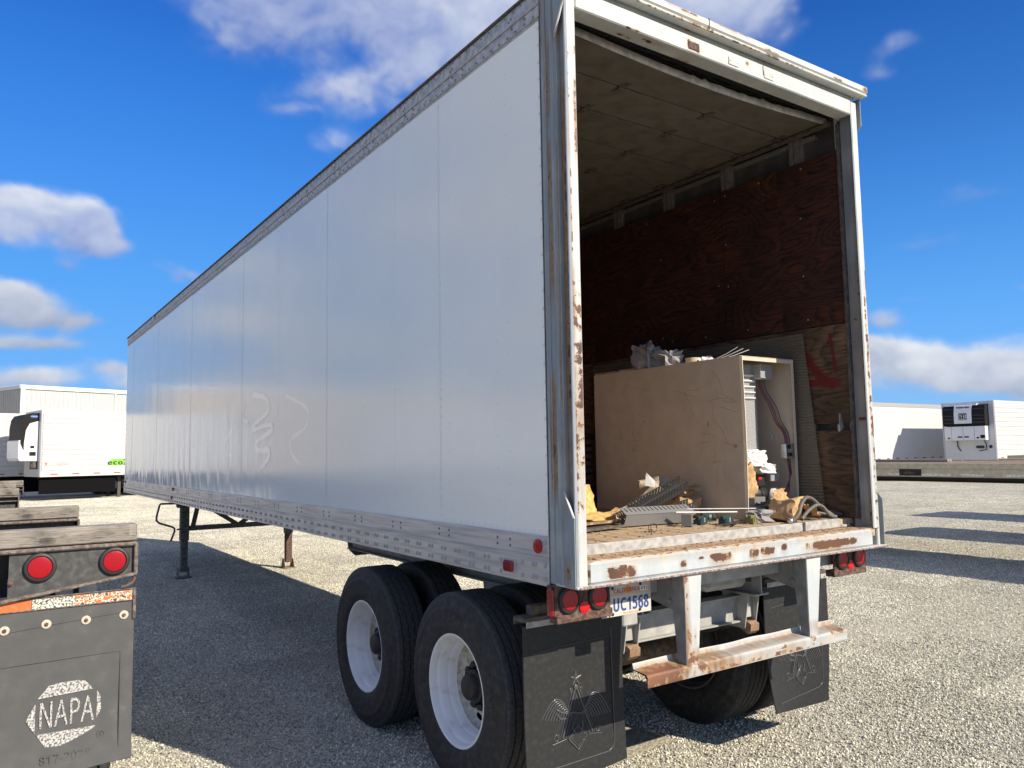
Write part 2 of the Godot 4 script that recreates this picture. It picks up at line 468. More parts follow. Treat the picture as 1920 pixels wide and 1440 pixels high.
# ---------------------------------------------------------------- sky and ground
func make_sky() -> PanoramaSkyMaterial:
	var W := 2880; var H := 1440
	var buf := PackedFloat32Array(); buf.resize(W * H * 4)
	var stops := [[-3.0, Color(0.62, 0.79, 0.94)], [2.0, Color(0.56, 0.77, 0.965)], [6.0, Color(0.44, 0.71, 0.985)], [12.0, Color(0.355, 0.655, 0.975)], [18.0, Color(0.285, 0.585, 0.945)], [25.0, Color(0.215, 0.50, 0.875)], [32.0, Color(0.145, 0.40, 0.78)], [45.0, Color(0.11, 0.33, 0.69)], [70.0, Color(0.08, 0.26, 0.60)], [90.0, Color(0.07, 0.24, 0.57)]]
	# clouds as [azimuth, elevation, half width, half height, weight, brightness] in degrees; azimuth 0 looks along -z, 90 along +x
	var clouds := [[22.0, 30.8, 11.0, 4.2, 1.25, 0.5], [31.0, 31.5, 9.0, 4.6, 1.3, 0.9], [38.0, 32.5, 7.0, 5.0, 1.3, 1.1], [14.2, 28.8, 3.6, 3.2, 0.75, 0.4], [20.0, 24.9, 2.5, 1.5, 0.85, 0.65], [23.6, 25.0, 2.2, 1.8, 0.95, 0.75], [21.3, 21.8, 2.4, 1.2, 0.62, 0.6], [17.2, 23.9, 1.8, 0.9, 0.4, 0.4], [27.0, 26.6, 3.0, 2.0, 0.8, 0.6],
		[46.0, 30.6, 6.0, 3.2, 1.1, 0.8], [50.8, 28.8, 3.4, 2.4, 0.85, 0.6], [53.4, 28.6, 2.2, 2.4, 0.7, 0.55], [55.0, 25.0, 1.8, 0.9, 0.35, 0.4], [61.8, 25.4, 1.8, 0.8, 0.6, 0.55], [60.8, 24.0, 1.3, 0.8, 0.5, 0.45],
		[3.2, 15.4, 3.7, 1.5, 1.35, 0.95], [-2.0, 14.2, 4.0, 2.0, 1.1, 0.7], [6.2, 14.3, 1.7, 1.1, 0.8, 0.6], [1.2, 15.9, 2.0, 1.2, 0.9, 0.95], [4.8, 13.8, 2.4, 1.0, 0.8, 0.5], [5.2, 15.6, 1.4, 0.9, 0.7, 0.85], [4.0, 12.4, 0.9, 0.6, 0.55, 0.35], [10.9, 12.3, 2.5, 0.9, 0.55, 0.4], [1.0, 9.3, 3.2, 1.2, 1.1, 0.65], [0.5, 10.3, 1.8, 0.9, 0.8, 0.85], [2.6, 8.6, 2.6, 0.7, 0.8, 0.4], [5.2, 9.0, 1.5, 0.5, 0.5, 0.4], [-4.0, 9.4, 5.0, 1.6, 1.1, 0.6], [3.9, 7.4, 2.4, 0.55, 0.8, 0.4], [0.6, 7.2, 3.0, 0.6, 0.7, 0.35], [3.2, 5.2, 2.2, 0.8, 1.0, 0.8], [6.6, 6.1, 1.5, 0.7, 0.8, 0.55], [0.0, 4.8, 3.0, 1.0, 0.8, 0.6], [8.6, 5.2, 2.2, 1.0, 0.9, 0.65], [5.0, 2.6, 9.0, 1.3, 0.8, 0.6],
		[60.0, 8.4, 1.5, 0.8, 0.8, 0.45], [59.0, 6.2, 3.5, 1.1, 1.3, 0.7], [62.4, 5.4, 3.6, 1.3, 1.4, 0.95], [66.0, 4.2, 5.0, 1.5, 1.4, 0.75], [71.0, 4.6, 5.0, 2.0, 1.3, 0.75], [63.2, 13.0, 3.4, 0.7, 0.45, 0.3], [66.5, 15.6, 3.6, 0.9, 0.35, 0.3], [54.0, 5.0, 5.0, 2.0, 1.1, 0.7], [45.0, 4.2, 7.0, 2.0, 1.1, 0.7], [32.0, 4.5, 8.0, 1.8, 0.9, 0.7], [20.0, 4.0, 7.0, 1.6, 0.9, 0.7], [62.0, 9.6, 1.4, 0.3, 0.35, 0.3], [68.0, 9.6, 1.2, 0.4, 0.35, 0.3]]
	var f := FastNoiseLite.new()
	f.seed = 11; f.frequency = 1.0; f.fractal_octaves = 5; f.fractal_gain = 0.52; f.noise_type = FastNoiseLite.TYPE_SIMPLEX_SMOOTH
	var w2 := FastNoiseLite.new()
	w2.seed = 23; w2.frequency = 1.0; w2.fractal_octaves = 3; w2.noise_type = FastNoiseLite.TYPE_SIMPLEX_SMOOTH
	for y in H:
		var el := (0.5 - (y + 0.5) / H) * 180.0
		var base: Color
		if el < -3.0:
			base = Color(0.40, 0.37, 0.30)
		else:
			base = stops[-1][1]
			for i in stops.size() - 1:
				if el < stops[i + 1][0]:
					base = (stops[i][1] as Color).lerp(stops[i + 1][1], clampf((el - stops[i][0]) / (stops[i + 1][0] - stops[i][0]), 0, 1))
					break
			base = base.srgb_to_linear()
		var ce := cos(deg_to_rad(el)); var se := sin(deg_to_rad(el))
		for x in W:
			var az := (x + 0.5) / W * 360.0
			if az > 180.0: az -= 360.0
			var c := base
			if el > -1.5:
				# the sky is paler on the side away from the sun
				var side := 1.0 - 0.26 * smoothstep(2.0, 62.0, az) * (1.0 - smoothstep(100.0, 200.0, az)) * clampf((el - 8.0) / 14.0, 0.0, 1.0)
				c = base * side
				var dir := Vector3(sin(deg_to_rad(az)) * ce, se, -cos(deg_to_rad(az)) * ce)
				var near := smoothstep(-14.0, -8.0, az) * (1.0 - smoothstep(74.0, 80.0, az)) * (1.0 - smoothstep(38.0, 44.0, el))
				var d := 0.0
				var br := 0.0
				var n0 := 0.0
				if near > 0.0:
					var wa := w2.get_noise_3d(dir.x * 9.0, dir.y * 14.0, dir.z * 9.0) * 1.5
					var wb := w2.get_noise_3d(dir.x * 9.0 + 50.0, dir.y * 14.0, dir.z * 9.0) * 0.9
					var sb := 0.0
					for k in clouds:
						var dy: float = (el + wb * clampf(k[3] * 0.6, 0.2, 1.3) - k[1]) / k[3]
						if dy > 2.2 or dy < -2.2: continue
						var dx: float = (az + wa * clampf(k[2] * 0.4, 0.3, 1.4) - k[0]) / k[2]
						if dx > 2.2 or dx < -2.2: continue
						if dy < 0.0: dy *= 1.25
						var q: float = k[4] * exp(-(dx * dx + dy * dy) * 1.25)
						d += q
						# sunlit tops, greyer bases
						sb += q * (k[5] * 0.72 + dy * 0.30)
					if d <= 0.03: d = -1.0
					else:
						br = clampf(sb / d, 0.0, 1.2)
						n0 = f.get_noise_3d(dir.x * 13.0 + wb * 0.5, dir.y * 19.0 + wa * 0.35, dir.z * 13.0) + 0.22 * f.get_noise_3d(dir.x * 60.0 + wa, dir.y * 84.0, dir.z * 60.0)
						d = (d * 1.2 + n0 * 0.62 * minf(1.0, d * 2.0) - 0.20) * near
						br += n0 * 0.35
				if near < 1.0:
					var h := 1.0 / maxf(dir.y + 0.14, 0.1)
					n0 = f.get_noise_3d(dir.x * h * 1.1 + 5.0, 3.7, dir.z * h * 1.1)
					var d2 := (n0 + 0.30) * 1.5  # cloud cover out of view, raised for a brighter, more neutral fill light
					d = maxf(d, -0.3) * near + d2 * (1.0 - near)
					br = lerpf(0.60 + n0 * 0.7, br, near)
				if d > -0.05:
					var al := smoothstep(-0.05, 1.15, d)
					var cc := Color(0.50, 0.58, 0.80).lerp(Color(0.93, 0.94, 0.96), clampf(br, 0.0, 1.0))
					if el < 12.0: cc = Color(0.62, 0.66, 0.76).lerp(Color(0.93, 0.94, 0.95), clampf(br, 0.0, 1.0))
					c = c.lerp(cc.srgb_to_linear(), al * 0.93)
			var o := (y * W + x) * 4
			buf[o] = c.r / EXPO; buf[o + 1] = c.g / EXPO; buf[o + 2] = c.b / EXPO; buf[o + 3] = 1.0
	var im := Image.create_from_data(W, H, false, Image.FORMAT_RGBAF, buf.to_byte_array())
	var pm := PanoramaSkyMaterial.new()
	pm.panorama = ImageTexture.create_from_image(im)
	return pm

func make_ground() -> void:
	var gm := mat("ground", Color.WHITE, 0.95)
	gm.vertex_color_use_as_albedo = true
	gm.albedo_texture = ntex(41, 0.055, [[0.0, Color(0.22, 0.21, 0.17)], [0.35, Color(0.36, 0.343, 0.28)], [0.6, Color(0.47, 0.45, 0.37)], [1.0, Color(0.60, 0.58, 0.485)]], 1024, 3, FastNoiseLite.TYPE_CELLULAR)
	gm.uv1_triplanar = true; gm.uv1_world_triplanar = true
	gm.uv1_scale = Vector3.ONE * 0.55
	gm.normal_enabled = true
	gm.normal_texture = ntex(42, 0.055, [], 1024, 3, FastNoiseLite.TYPE_CELLULAR, 5.0)
	gm.normal_scale = 0.8
	var nz := FastNoiseLite.new()
	nz.seed = 5; nz.frequency = 0.16; nz.fractal_octaves = 4
	var m := MB.new()
	m.tint = true
	# a fine sheet in the yard and wide quads out to the horizon
	var xs := []; var zs := []
	for i in 121: xs.append(-30.0 + i * 0.75)
	for i in 101: zs.append(-60.0 + i * 0.75)
	xs.push_front(-900.0); xs.append(900.0); zs.push_front(-900.0); zs.append(900.0)
	for i in xs.size() - 1:
		for j in zs.size() - 1:
			var q := [Vector3(xs[i], 0, zs[j]), Vector3(xs[i + 1], 0, zs[j]), Vector3(xs[i + 1], 0, zs[j + 1]), Vector3(xs[i], 0, zs[j + 1])]
			for w in [[0, 1, 2], [0, 2, 3]]:
				for k in w:
					var p: Vector3 = q[k]
					var s := 0.86 + 0.20 * nz.get_noise_2d(p.x, p.z) + 0.06 * nz.get_noise_2d(p.x * 0.35 + 90.0, p.z * 2.2)
					m.col = Color(s, s * 0.995, s * 0.98)
					m.put(p, Vector3.UP, Vector2(p.x, p.z))
	var g := part(self, "ground", m, gm)
	g.set_meta("kind", "structure")
	g.set_meta("label", "pale dusty ground of the gravel yard")

func make_gravel() -> void:
	# crushed stone as a few tiles of loose pebbles, laid turned and shifted so that no repeat shows
	var pm := mat("pebbles", Color.WHITE, 0.92)
	pm.vertex_color_use_as_albedo = true
	var tones := [Color(0.49, 0.48, 0.40), Color(0.63, 0.615, 0.515), Color(0.35, 0.345, 0.305), Color(0.72, 0.705, 0.60), Color(0.52, 0.485, 0.385), Color(0.26, 0.258, 0.24), Color(0.45, 0.445, 0.40), Color(0.80, 0.785, 0.69)]
	var size := 0.6
	var tiles := []
	for k in 7:
		rng.seed = 900 + k
		var m := MB.new()
		m.tint = true
		for i in (1900 if k < 6 else 700):
			var big := rng.randf()
			var r := 0.0040 + 0.0042 * big * big + (0.003 if rng.randf() < 0.05 else 0.0)
			m.col = tones[rng.randi() % tones.size()] * rng.randf_range(0.88, 1.1)
			m.t = Transform3D(Basis(Vector3(rng.randf_range(-1, 1), rng.randf_range(-1, 1), rng.randf_range(-1, 1)).normalized(), rng.randf() * TAU), Vector3(rng.randf_range(-0.31, 0.31), r * rng.randf_range(0.15, 1.15), rng.randf_range(-0.31, 0.31)))
			pebble(m, Vector3.ZERO, Vector3(r * 1.25, r * 0.78, r))
		tiles.append([m.done(), []])
	rng.seed = 77
	var nz := FastNoiseLite.new()
	nz.seed = 8; nz.frequency = 0.28; nz.fractal_octaves = 3
	var x := -9.0
	while x < 44.0:
		var z := -42.0
		while z < 3.2:
			var rel := Vector2(x + 3.42, z - 2.77)
			var az := rad_to_deg(atan2(rel.x, -rel.y))
			if az > -22.0 and az < 92.0 and rel.length() < 44.0:
				# thin spots where the dust shows through: wheel tracks, and the scraped place behind the rear tyres
				var thin := nz.get_noise_2d(x * 0.6, z * 1.0)
				var skip := Vector2(x + 0.15, z + 1.35).length() < 0.42
				if not skip:
					var k := 6 if thin > 0.30 else rng.randi() % 6
					var sh := rng.randf_range(0.88, 1.06) + 0.16 * nz.get_noise_2d(x * 0.5 + 40.0, z * 0.5)
					tiles[k][1].append([Transform3D(Basis(Vector3.UP, (rng.randi() % 4) * PI / 2 + rng.randf_range(-0.12, 0.12)), Vector3(x + rng.randf_range(-0.03, 0.03), rng.randf_range(-0.003, 0.002), z + rng.randf_range(-0.03, 0.03))), Color(sh, sh, sh * 0.985)])
			z += size
		x += size
	var top := thing("gravel", "loose pale grey crushed gravel covering the yard", "gravel")
	top.set_meta("kind", "stuff")
	for tl in tiles:
		var mm := MultiMesh.new()
		mm.transform_format = MultiMesh.TRANSFORM_3D
		mm.use_colors = true
		mm.mesh = tl[0]
		mm.instance_count = tl[1].size()
		for i in tl[1].size():
			mm.set_instance_transform(i, tl[1][i][0])
			mm.set_instance_color(i, tl[1][i][1])
		var o := MultiMeshInstance3D.new()
		o.multimesh = mm
		o.material_override = pm
		o.name = numbered(top, "pebbles")
		o.set_meta("kind", "stuff")
		top.add_child(o, true)

# ---------------------------------------------------------------- the box trailer
func stud(m: MB, o: Vector3, axis: Vector3, r: float, h: float) -> void:  # a small six-sided rivet head
	var y := axis.normalized()
	var x := (Vector3.UP if absf(y.y) < 0.8 else Vector3.RIGHT).cross(y).normalized()
	var z := x.cross(y)
	var a := []; var b := []
	for k in 6:
		var e := x * cos(TAU * k / 6) + z * sin(TAU * k / 6)
		a.append(o + e * r); b.append(o + e * r * 0.6 + y * h)
	for k in 6:
		m.face([a[k], a[(k + 1) % 6], b[(k + 1) % 6], b[k]], a[k] + a[(k + 1) % 6] - o * 2.0)
	m.face(b, y)

func tyre_mesh(r: float, w: float) -> MB:  # side walls and casing; axis along local y
	var m := MB.new()
	var h := w * 0.5
	var p := [Vector2(0.292, -h + 0.035), Vector2(0.300, -h + 0.022), Vector2(0.318, -h + 0.013), Vector2(0.322, -h + 0.009), Vector2(0.345, -h + 0.005), Vector2(0.36, -h + 0.002), Vector2(0.40, -h), Vector2(0.44, -h + 0.004), Vector2(0.448, -h + 0.001), Vector2(0.456, -h + 0.006), Vector2(0.475, -h + 0.014), Vector2(0.483, -h + 0.012), Vector2(r - 0.036, -h + 0.020), Vector2(r - 0.020, -h + 0.024)]
	for i in range(13, -1, -1): p.append(Vector2(p[i].x, -p[i].y))
	m.lathe(p, 72)
	return m

func tread_mesh(r: float, w: float, zig: float) -> MB:  # worn ribs with grooves between them
	var m := MB.new()
	var half := w * 0.5 - 0.026
	var p := [Vector2(r - 0.034, -half - 0.003), Vector2(r - 0.018, -half + 0.001), Vector2(r - 0.006, -half + 0.006), Vector2(r - 0.001, -half + 0.016)]
	var n := 4
	for g in n:
		var c := -half + 2.0 * half * (g + 1.0) / (n + 1.0)
		p.append_array([Vector2(r, c - 0.0065), Vector2(r - 0.016, c - 0.0045), Vector2(r - 0.016, c + 0.0045), Vector2(r, c + 0.0065)])
	for i in range(3, -1, -1): p.append(Vector2(p[i].x, -p[i].y))
	m.lathe(p, 96)
	if zig > 0.0:  # the grooves of this pattern run in a zigzag
		for i in m.v.size():
			var q := m.v[i]
			if absf(q.y) < half - 0.018:
				var st := int(round(atan2(q.z, q.x) / TAU * 96.0))
				m.v[i].y += zig if posmod(st, 2) == 0 else -zig
	return m

func rim_mesh(s: float) -> MB:  # s = 1: deep dish opens towards -y (outer wheel)
	var m := MB.new()
	var p := [Vector2(0.309, -0.112), Vector2(0.309, -0.120), Vector2(0.300, -0.124), Vector2(0.291, -0.118), Vector2(0.288, -0.085), Vector2(0.282, -0.075), Vector2(0.270, -0.068), Vector2(0.267, -0.02), Vector2(0.264, -0.014), Vector2(0.255, -0.008), Vector2(0.252, 0.025), Vector2(0.246, 0.032)]
	var q := []
	for e in p: q.append(Vector2(e.x, e.y * s))
	if s < 0: q.reverse()
	m.lathe(q, 48)
	var b := [Vector2(0.309, -0.112 * s), Vector2(0.27, -0.05 * s), Vector2(0.27, 0.06 * s), Vector2(0.309, 0.112 * s), Vector2(0.29, 0.118 * s), Vector2(0.25, 0.07 * s)]
	if s > 0: b.reverse()
	m.lathe(b, 48)
	return m

func axle_wheel(par: Node3D, x: float, z: float, side: float, outer: bool, zig: float, label: String) -> void:
	var wh := Node3D.new()
	wh.name = numbered(par, "wheel")
	par.add_child(wh, true)
	if label: wh.set_meta("label", label)
	# local y points inwards for an outer wheel on the left side
	wh.transform = Transform3D(Basis(Vector3(0, 0, -side), Vector3(-side, 0, 0), Vector3(0, 1, 0)) * Basis(Vector3.UP, 0.0 if outer and side < 0 else rng.randf() * TAU), Vector3(x, 0.529, z))
	var rub := rubber()
	part(wh, "tyre", tyre_mesh(0.533, 0.28), rub)
	part(wh, "tread", tread_mesh(0.533, 0.28, zig), nmat("tread_rubber", 62, 0.03, [[0.25, Color(0.030, 0.031, 0.033)], [0.6, Color(0.045, 0.046, 0.047)], [0.85, Color(0.075, 0.074, 0.071)]], 2.4, 0.85))
	part(wh, "rim", rim_mesh(1.0 if outer else -1.0), mats["rim_white"] if outer else mats["frame_dark"])  # inner rims take a dark colour that stands for the shade inside them
	if outer:
		var wd := MB.new()
		wd.lathe([Vector2(0.246, 0.032), Vector2(0.240, 0.052), Vector2(0.232, 0.067), Vector2(0.215, 0.075), Vector2(0.19, 0.076), Vector2(0.182, 0.070), Vector2(0.15, 0.070), Vector2(0.142, 0.066), Vector2(0.12, 0.066), Vector2(0.0, 0.066)], 48)
		part(wh, "wheel_disc", wd, nmat("disc_stained", 92, 0.02, [[0.15, Color(0.26, 0.20, 0.13)], [0.4, Color(0.48, 0.44, 0.36)], [0.7, Color(0.60, 0.58, 0.52)], [0.9, Color(0.66, 0.65, 0.61)]], 2.0, 0.5))
		for k in 5:
			var a := TAU * (k + 0.5) / 5
			var hh := MB.new()
			hh.t = Transform3D(Basis(Vector3(-sin(a), 0, cos(a)), Vector3.UP, Vector3(cos(a), 0, sin(a))) * Basis.from_scale(Vector3(1.35, 1, 0.8)), Vector3(cos(a) * 0.205, 0.0735, sin(a) * 0.205))
			hh.lathe([Vector2(0.0, -0.0008), Vector2(0.021, -0.0008), Vector2(0.0225, 0.003)], 14)
			part(wh, "hand_hole", hh, mats["dark_gap"])
		var hub := MB.new()
		hub.lathe([Vector2(0.0, -0.012), Vector2(0.058, -0.012), Vector2(0.070, -0.002), Vector2(0.074, 0.03), Vector2(0.092, 0.036), Vector2(0.095, 0.085), Vector2(0.132, 0.09), Vector2(0.132, 0.112)], 24)
		for i in hub.v.size(): hub.v[i].y -= 0.038
		part(wh, "hub", hub, mats["black_paint"])
		if side < 0:  # black tar smears where the rim paint has come off
			var pe := MB.new()
			rng.seed = 17 + int(z * -10.0)
			for k in 26:
				var a := deg_to_rad(-72.0 + k * 2.2)
				var a2 := a + deg_to_rad(rng.randf_range(1.4, 2.4))
				var h0 := rng.randf_range(0.000, 0.022); var h1 := h0 + rng.randf_range(0.004, 0.032)
				if rng.randf() < 0.25: continue
				pe.face([Vector3(cos(a) * 0.2535, h0, sin(a) * 0.2535), Vector3(cos(a2) * 0.2535, h0, sin(a2) * 0.2535), Vector3(cos(a2) * 0.2505, h1, sin(a2) * 0.2505), Vector3(cos(a) * 0.2505, h1 - 0.004, sin(a) * 0.2505)])
				if k % 3 == 0: pe.face([Vector3(cos(a) * 0.236, 0.0585, sin(a) * 0.236), Vector3(cos(a2) * 0.236, 0.0585, sin(a2) * 0.236), Vector3(cos(a2) * rng.randf_range(0.19, 0.22), 0.0735, sin(a2) * 0.21)])
			part(wh, "peeled_paint", pe, mats["black_paint"])
		for k in 10:
			var a := TAU * k / 10
			var nut := MB.new()
			nut.t = Transform3D(Basis.IDENTITY, Vector3(cos(a) * 0.112, 0.006, sin(a) * 0.112))
			nut.lathe([Vector2(0.0, -0.002), Vector2(0.014, -0.002), Vector2(0.024, 0.010), Vector2(0.024, 0.055)], 6, true)
			part(wh, "wheel_nut", nut, mats["black_paint"])
	# moulded lettering on the outer sidewall
	if outer and side < 0:
		var s := "11R22.5  LP" if zig == 0.0 else "CHEVRON 11R"
		if zig == 0.0: s = "11R22.5  LP      XZA2"
		else: s = "11R22.5"
		var t0 := -0.1
		for i in s.length():
			if s[i] == " ": continue
			var a := t0 + i * 0.085
			var e := Vector3(cos(a), 0, sin(a))
			var f := Vector3(-sin(a), 0, cos(a))
			words(wh, "raised_letter", s[i], 0.034, 0.0, mat("letter_rubber", Color(0.05, 0.05, 0.05), 0.6), Transform3D(Basis(f, e, Vector3.DOWN), e * 0.405 + Vector3(0, -0.1405, 0)), 0.003)

func rubber() -> StandardMaterial3D:
	return nmat("rubber", 61, 0.02, [[0.25, Color(0.013, 0.013, 0.014)], [0.6, Color(0.024, 0.024, 0.026)], [0.85, Color(0.045, 0.043, 0.042)]], 1.6, 0.72)

func paint_steel(key: String, a: Color, b: Color, sd: int, rough := 0.6) -> StandardMaterial3D:
	return nmat(key, sd, 0.012, [[0.25, a], [0.6, a.lerp(b, 0.5)], [0.8, b]], 1.3, rough)

func make_trailer_materials() -> void:
	var w := nmat("panel_white", 71, 0.006, [[0.2, Color(0.79, 0.805, 0.75)], [0.8, Color(0.81, 0.825, 0.765)]], 0.35, 0.13)
	w.metallic_specular = 0.40
	var al := nmat("aluminium", 72, 0.01, [[0.2, Color(0.42, 0.42, 0.435)], [0.5, Color(0.52, 0.52, 0.53)], [0.8, Color(0.60, 0.595, 0.59)]], 1.0, 0.40, 0.55, Vector3(1, 6, 0.3))
	al.roughness = 0.42
	nmat("aluminium_dull", 73, 0.02, [[0.2, Color(0.30, 0.30, 0.29)], [0.6, Color(0.44, 0.435, 0.42)], [0.9, Color(0.52, 0.51, 0.49)]], 1.5, 0.55, 0.3)
	mat("rivet_dark", Color(0.20, 0.20, 0.205), 0.5, 0.5)
	mat("rivet_white", Color(0.52, 0.53, 0.52), 0.3)
	mat("bolt_zinc", Color(0.36, 0.36, 0.37), 0.42, 0.5)
	nmat("rim_white", 74, 0.01, [[0.12, Color(0.52, 0.48, 0.42)], [0.28, Color(0.68, 0.68, 0.68)], [0.7, Color(0.72, 0.725, 0.735)]], 1.4, 0.38)
	nmat("black_paint", 75, 0.03, [[0.3, Color(0.010, 0.010, 0.011)], [0.7, Color(0.022, 0.021, 0.020)]], 2.0, 0.5)
	paint_steel("frame_grey", Color(0.30, 0.305, 0.295), Color(0.40, 0.40, 0.38), 76)
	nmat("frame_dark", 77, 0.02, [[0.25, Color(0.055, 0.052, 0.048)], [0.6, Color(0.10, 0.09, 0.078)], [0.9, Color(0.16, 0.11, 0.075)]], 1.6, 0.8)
	nmat("leg_grey", 78, 0.02, [[0.3, Color(0.055, 0.062, 0.058)], [0.6, Color(0.10, 0.108, 0.10)], [0.9, Color(0.16, 0.155, 0.14)]], 1.4, 0.65)
	nmat("rust_brown", 79, 0.03, [[0.2, Color(0.055, 0.030, 0.024)], [0.5, Color(0.095, 0.055, 0.043)], [0.8, Color(0.16, 0.105, 0.085)]], 2.0, 0.85)
	nmat("tan_rubber", 80, 0.03, [[0.3, Color(0.20, 0.125, 0.075)], [0.7, Color(0.30, 0.20, 0.13)]], 2.0, 0.8)
	nmat("flap_rubber", 81, 0.02, [[0.2, Color(0.010, 0.0115, 0.013)], [0.6, Color(0.014, 0.0155, 0.017)], [0.92, Color(0.028, 0.029, 0.030)]], 2.6, 0.55)
	mat("flap_emblem", Color(0.075, 0.078, 0.082), 0.22)  # paler than the flap: sun glints on the relief put into the colour
	var red := nmat("lens_red", 82, 0.08, [[0.3, Color(0.27, 0.002, 0.008)], [0.7, Color(0.36, 0.004, 0.014)]], 6.0, 0.16, 0.0, Vector3.ONE, 0.35)
	red.roughness = 0.22
	mat("reflector_red", Color(0.50, 0.006, 0.014), 0.18)
	mat("lens_dark_red", Color(0.20, 0.008, 0.012), 0.14)
	mat("lens_amber", Color(0.42, 0.10, 0.03), 0.25)
	mat("grommet", Color(0.022, 0.022, 0.023), 0.55)
	nmat("door_panel", 83, 0.01, [[0.15, Color(0.105, 0.10, 0.088)], [0.5, Color(0.135, 0.129, 0.114)], [0.85, Color(0.155, 0.149, 0.133)]], 1.0, 0.75)
	nmat("liner_grey", 84, 0.01, [[0.2, Color(0.045, 0.047, 0.05)], [0.8, Color(0.075, 0.078, 0.08)]], 1.0, 0.6)
	nmat("post_grey", 94, 0.02, [[0.2, Color(0.11, 0.112, 0.115)], [0.8, Color(0.17, 0.17, 0.168)]], 2.0, 0.55)
	nmat("dark_gap", 85, 0.02, [[0.3, Color(0.014, 0.014, 0.015)], [0.8, Color(0.03, 0.03, 0.03)]], 1.0, 0.8)
	nmat("floor_wood", 86, 0.02, [[0.15, Color(0.26, 0.18, 0.105)], [0.5, Color(0.42, 0.315, 0.20)], [0.85, Color(0.54, 0.43, 0.30)]], 1.0, 0.85, 0.0, Vector3(7, 1, 0.6))
	nmat("dirt_wood", 87, 0.03, [[0.2, Color(0.20, 0.125, 0.075)], [0.5, Color(0.33, 0.225, 0.14)], [0.85, Color(0.46, 0.35, 0.24)]], 1.3, 0.9)
	mat("scuff", Color(0.93, 0.93, 0.89), 0.14)
	# rust-worn steel of the rear frame
	var p1 := Color(0.50, 0.545, 0.58); var p2 := Color(0.60, 0.635, 0.65)
	worn("sill_paint", 101, -1.3, 1.40, 2.6, 0.2, 620, Color(0.405, 0.455, 0.485), Color(0.55, 0.57, 0.55), [[-0.975, 1.287, 0.072, 0.027, 1.3], [-0.885, 1.283, 0.030, 0.026, 1.2], [-0.545, 1.288, 0.024, 0.017, 1.0], [-0.27, 1.295, 0.080, 0.022, 1.25], [-0.01, 1.292, 0.040, 0.023, 1.15], [0.10, 1.296, 0.058, 0.021, 1.2], [0.243, 1.303, 0.028, 0.019, 1.1], [0.68, 1.289, 0.24, 0.024, 1.35], [-0.42, 1.302, 0.025, 0.007, 0.8], [-1.15, 1.24, 0.06, 0.012, 0.6], [0.0, 1.37, 1.4, 0.03, 0.9]], -0.12, 0.15)
	worn("header_paint", 102, -1.3, 4.2, 2.6, 0.3, 520, Color(0.40, 0.44, 0.455), Color(0.56, 0.575, 0.54), [[-0.33, 4.008, 0.055, 0.034, 0.8], [0.106, 4.034, 0.016, 0.014, 0.75], [-0.345, 4.12, 0.10, 0.02, 0.7], [0.30, 4.118, 0.10, 0.02, 0.7], [-0.585, 3.94, 0.09, 0.014, 0.75], [-0.776, 3.97, 0.06, 0.009, 0.8], [0.85, 4.13, 0.05, 0.02, 0.6]], -0.13, 0.22)
	worn("cap_paint", 103, -1.35, 4.25, 2.7, 0.25, 520, Color(0.43, 0.465, 0.475), Color(0.57, 0.58, 0.54), [[-0.45, 4.152, 0.13, 0.012, 0.85], [-0.05, 4.155, 0.16, 0.010, 0.9], [-0.35, 4.108, 0.16, 0.012, 0.8], [0.25, 4.112, 0.08, 0.018, 0.9], [0.9, 4.12, 0.05, 0.015, 0.8], [1.19, 4.135, 0.03, 0.02, 0.7], [-0.2, 4.09, 0.9, 0.012, 0.72]], -0.09, 0.3)
	worn("post_outer", 104, -0.30, 4.25, 0.34, 3.1, 420, Color(0.215, 0.26, 0.28), Color(0.33, 0.36, 0.355), [[-0.135, 3.68, 0.012, 0.12, 0.65], [-0.13, 3.2, 0.013, 0.14, 0.62], [-0.124, 2.86, 0.013, 0.10, 0.7], [-0.14, 1.90, 0.015, 0.14, 0.8], [-0.135, 2.06, 0.010, 0.10, 0.6], [-0.14, 1.72, 0.012, 0.06, 0.7], [-0.03, 3.14, 0.022, 0.28, 0.9], [-0.02, 3.48, 0.02, 0.14, 0.85], [-0.025, 2.6, 0.018, 0.22, 0.85], [-0.022, 2.25, 0.03, 0.26, 0.95], [-0.18, 4.02, 0.02, 0.05, 0.8], [-0.05, 1.28, 0.03, 0.04, 0.75]], -0.22, 0.28, 0.55, Color(0.40, 0.30, 0.15), [[-0.135, 3.62, 0.026, 0.36, 1.3], [-0.13, 3.2, 0.026, 0.36, 1.2], [-0.124, 2.80, 0.026, 0.34, 1.3], [-0.138, 1.92, 0.030, 0.36, 1.5], [-0.14, 1.72, 0.02, 0.16, 0.8], [-0.035, 3.14, 0.05, 0.6, 1.7], [-0.03, 3.5, 0.05, 0.3, 1.6], [-0.035, 2.55, 0.05, 0.6, 1.7], [-0.035, 2.2, 0.055, 0.5, 1.9], [-0.05, 1.75, 0.03, 0.3, 0.6], [-0.18, 3.95, 0.03, 0.2, 0.8], [-0.10, 2.4, 0.02, 0.5, 0.45], [-0.16, 2.6, 0.015, 0.7, 0.4], [-0.05, 1.30, 0.035, 0.08, 0.9], [-0.06, 3.8, 0.03, 0.2, 0.5]])
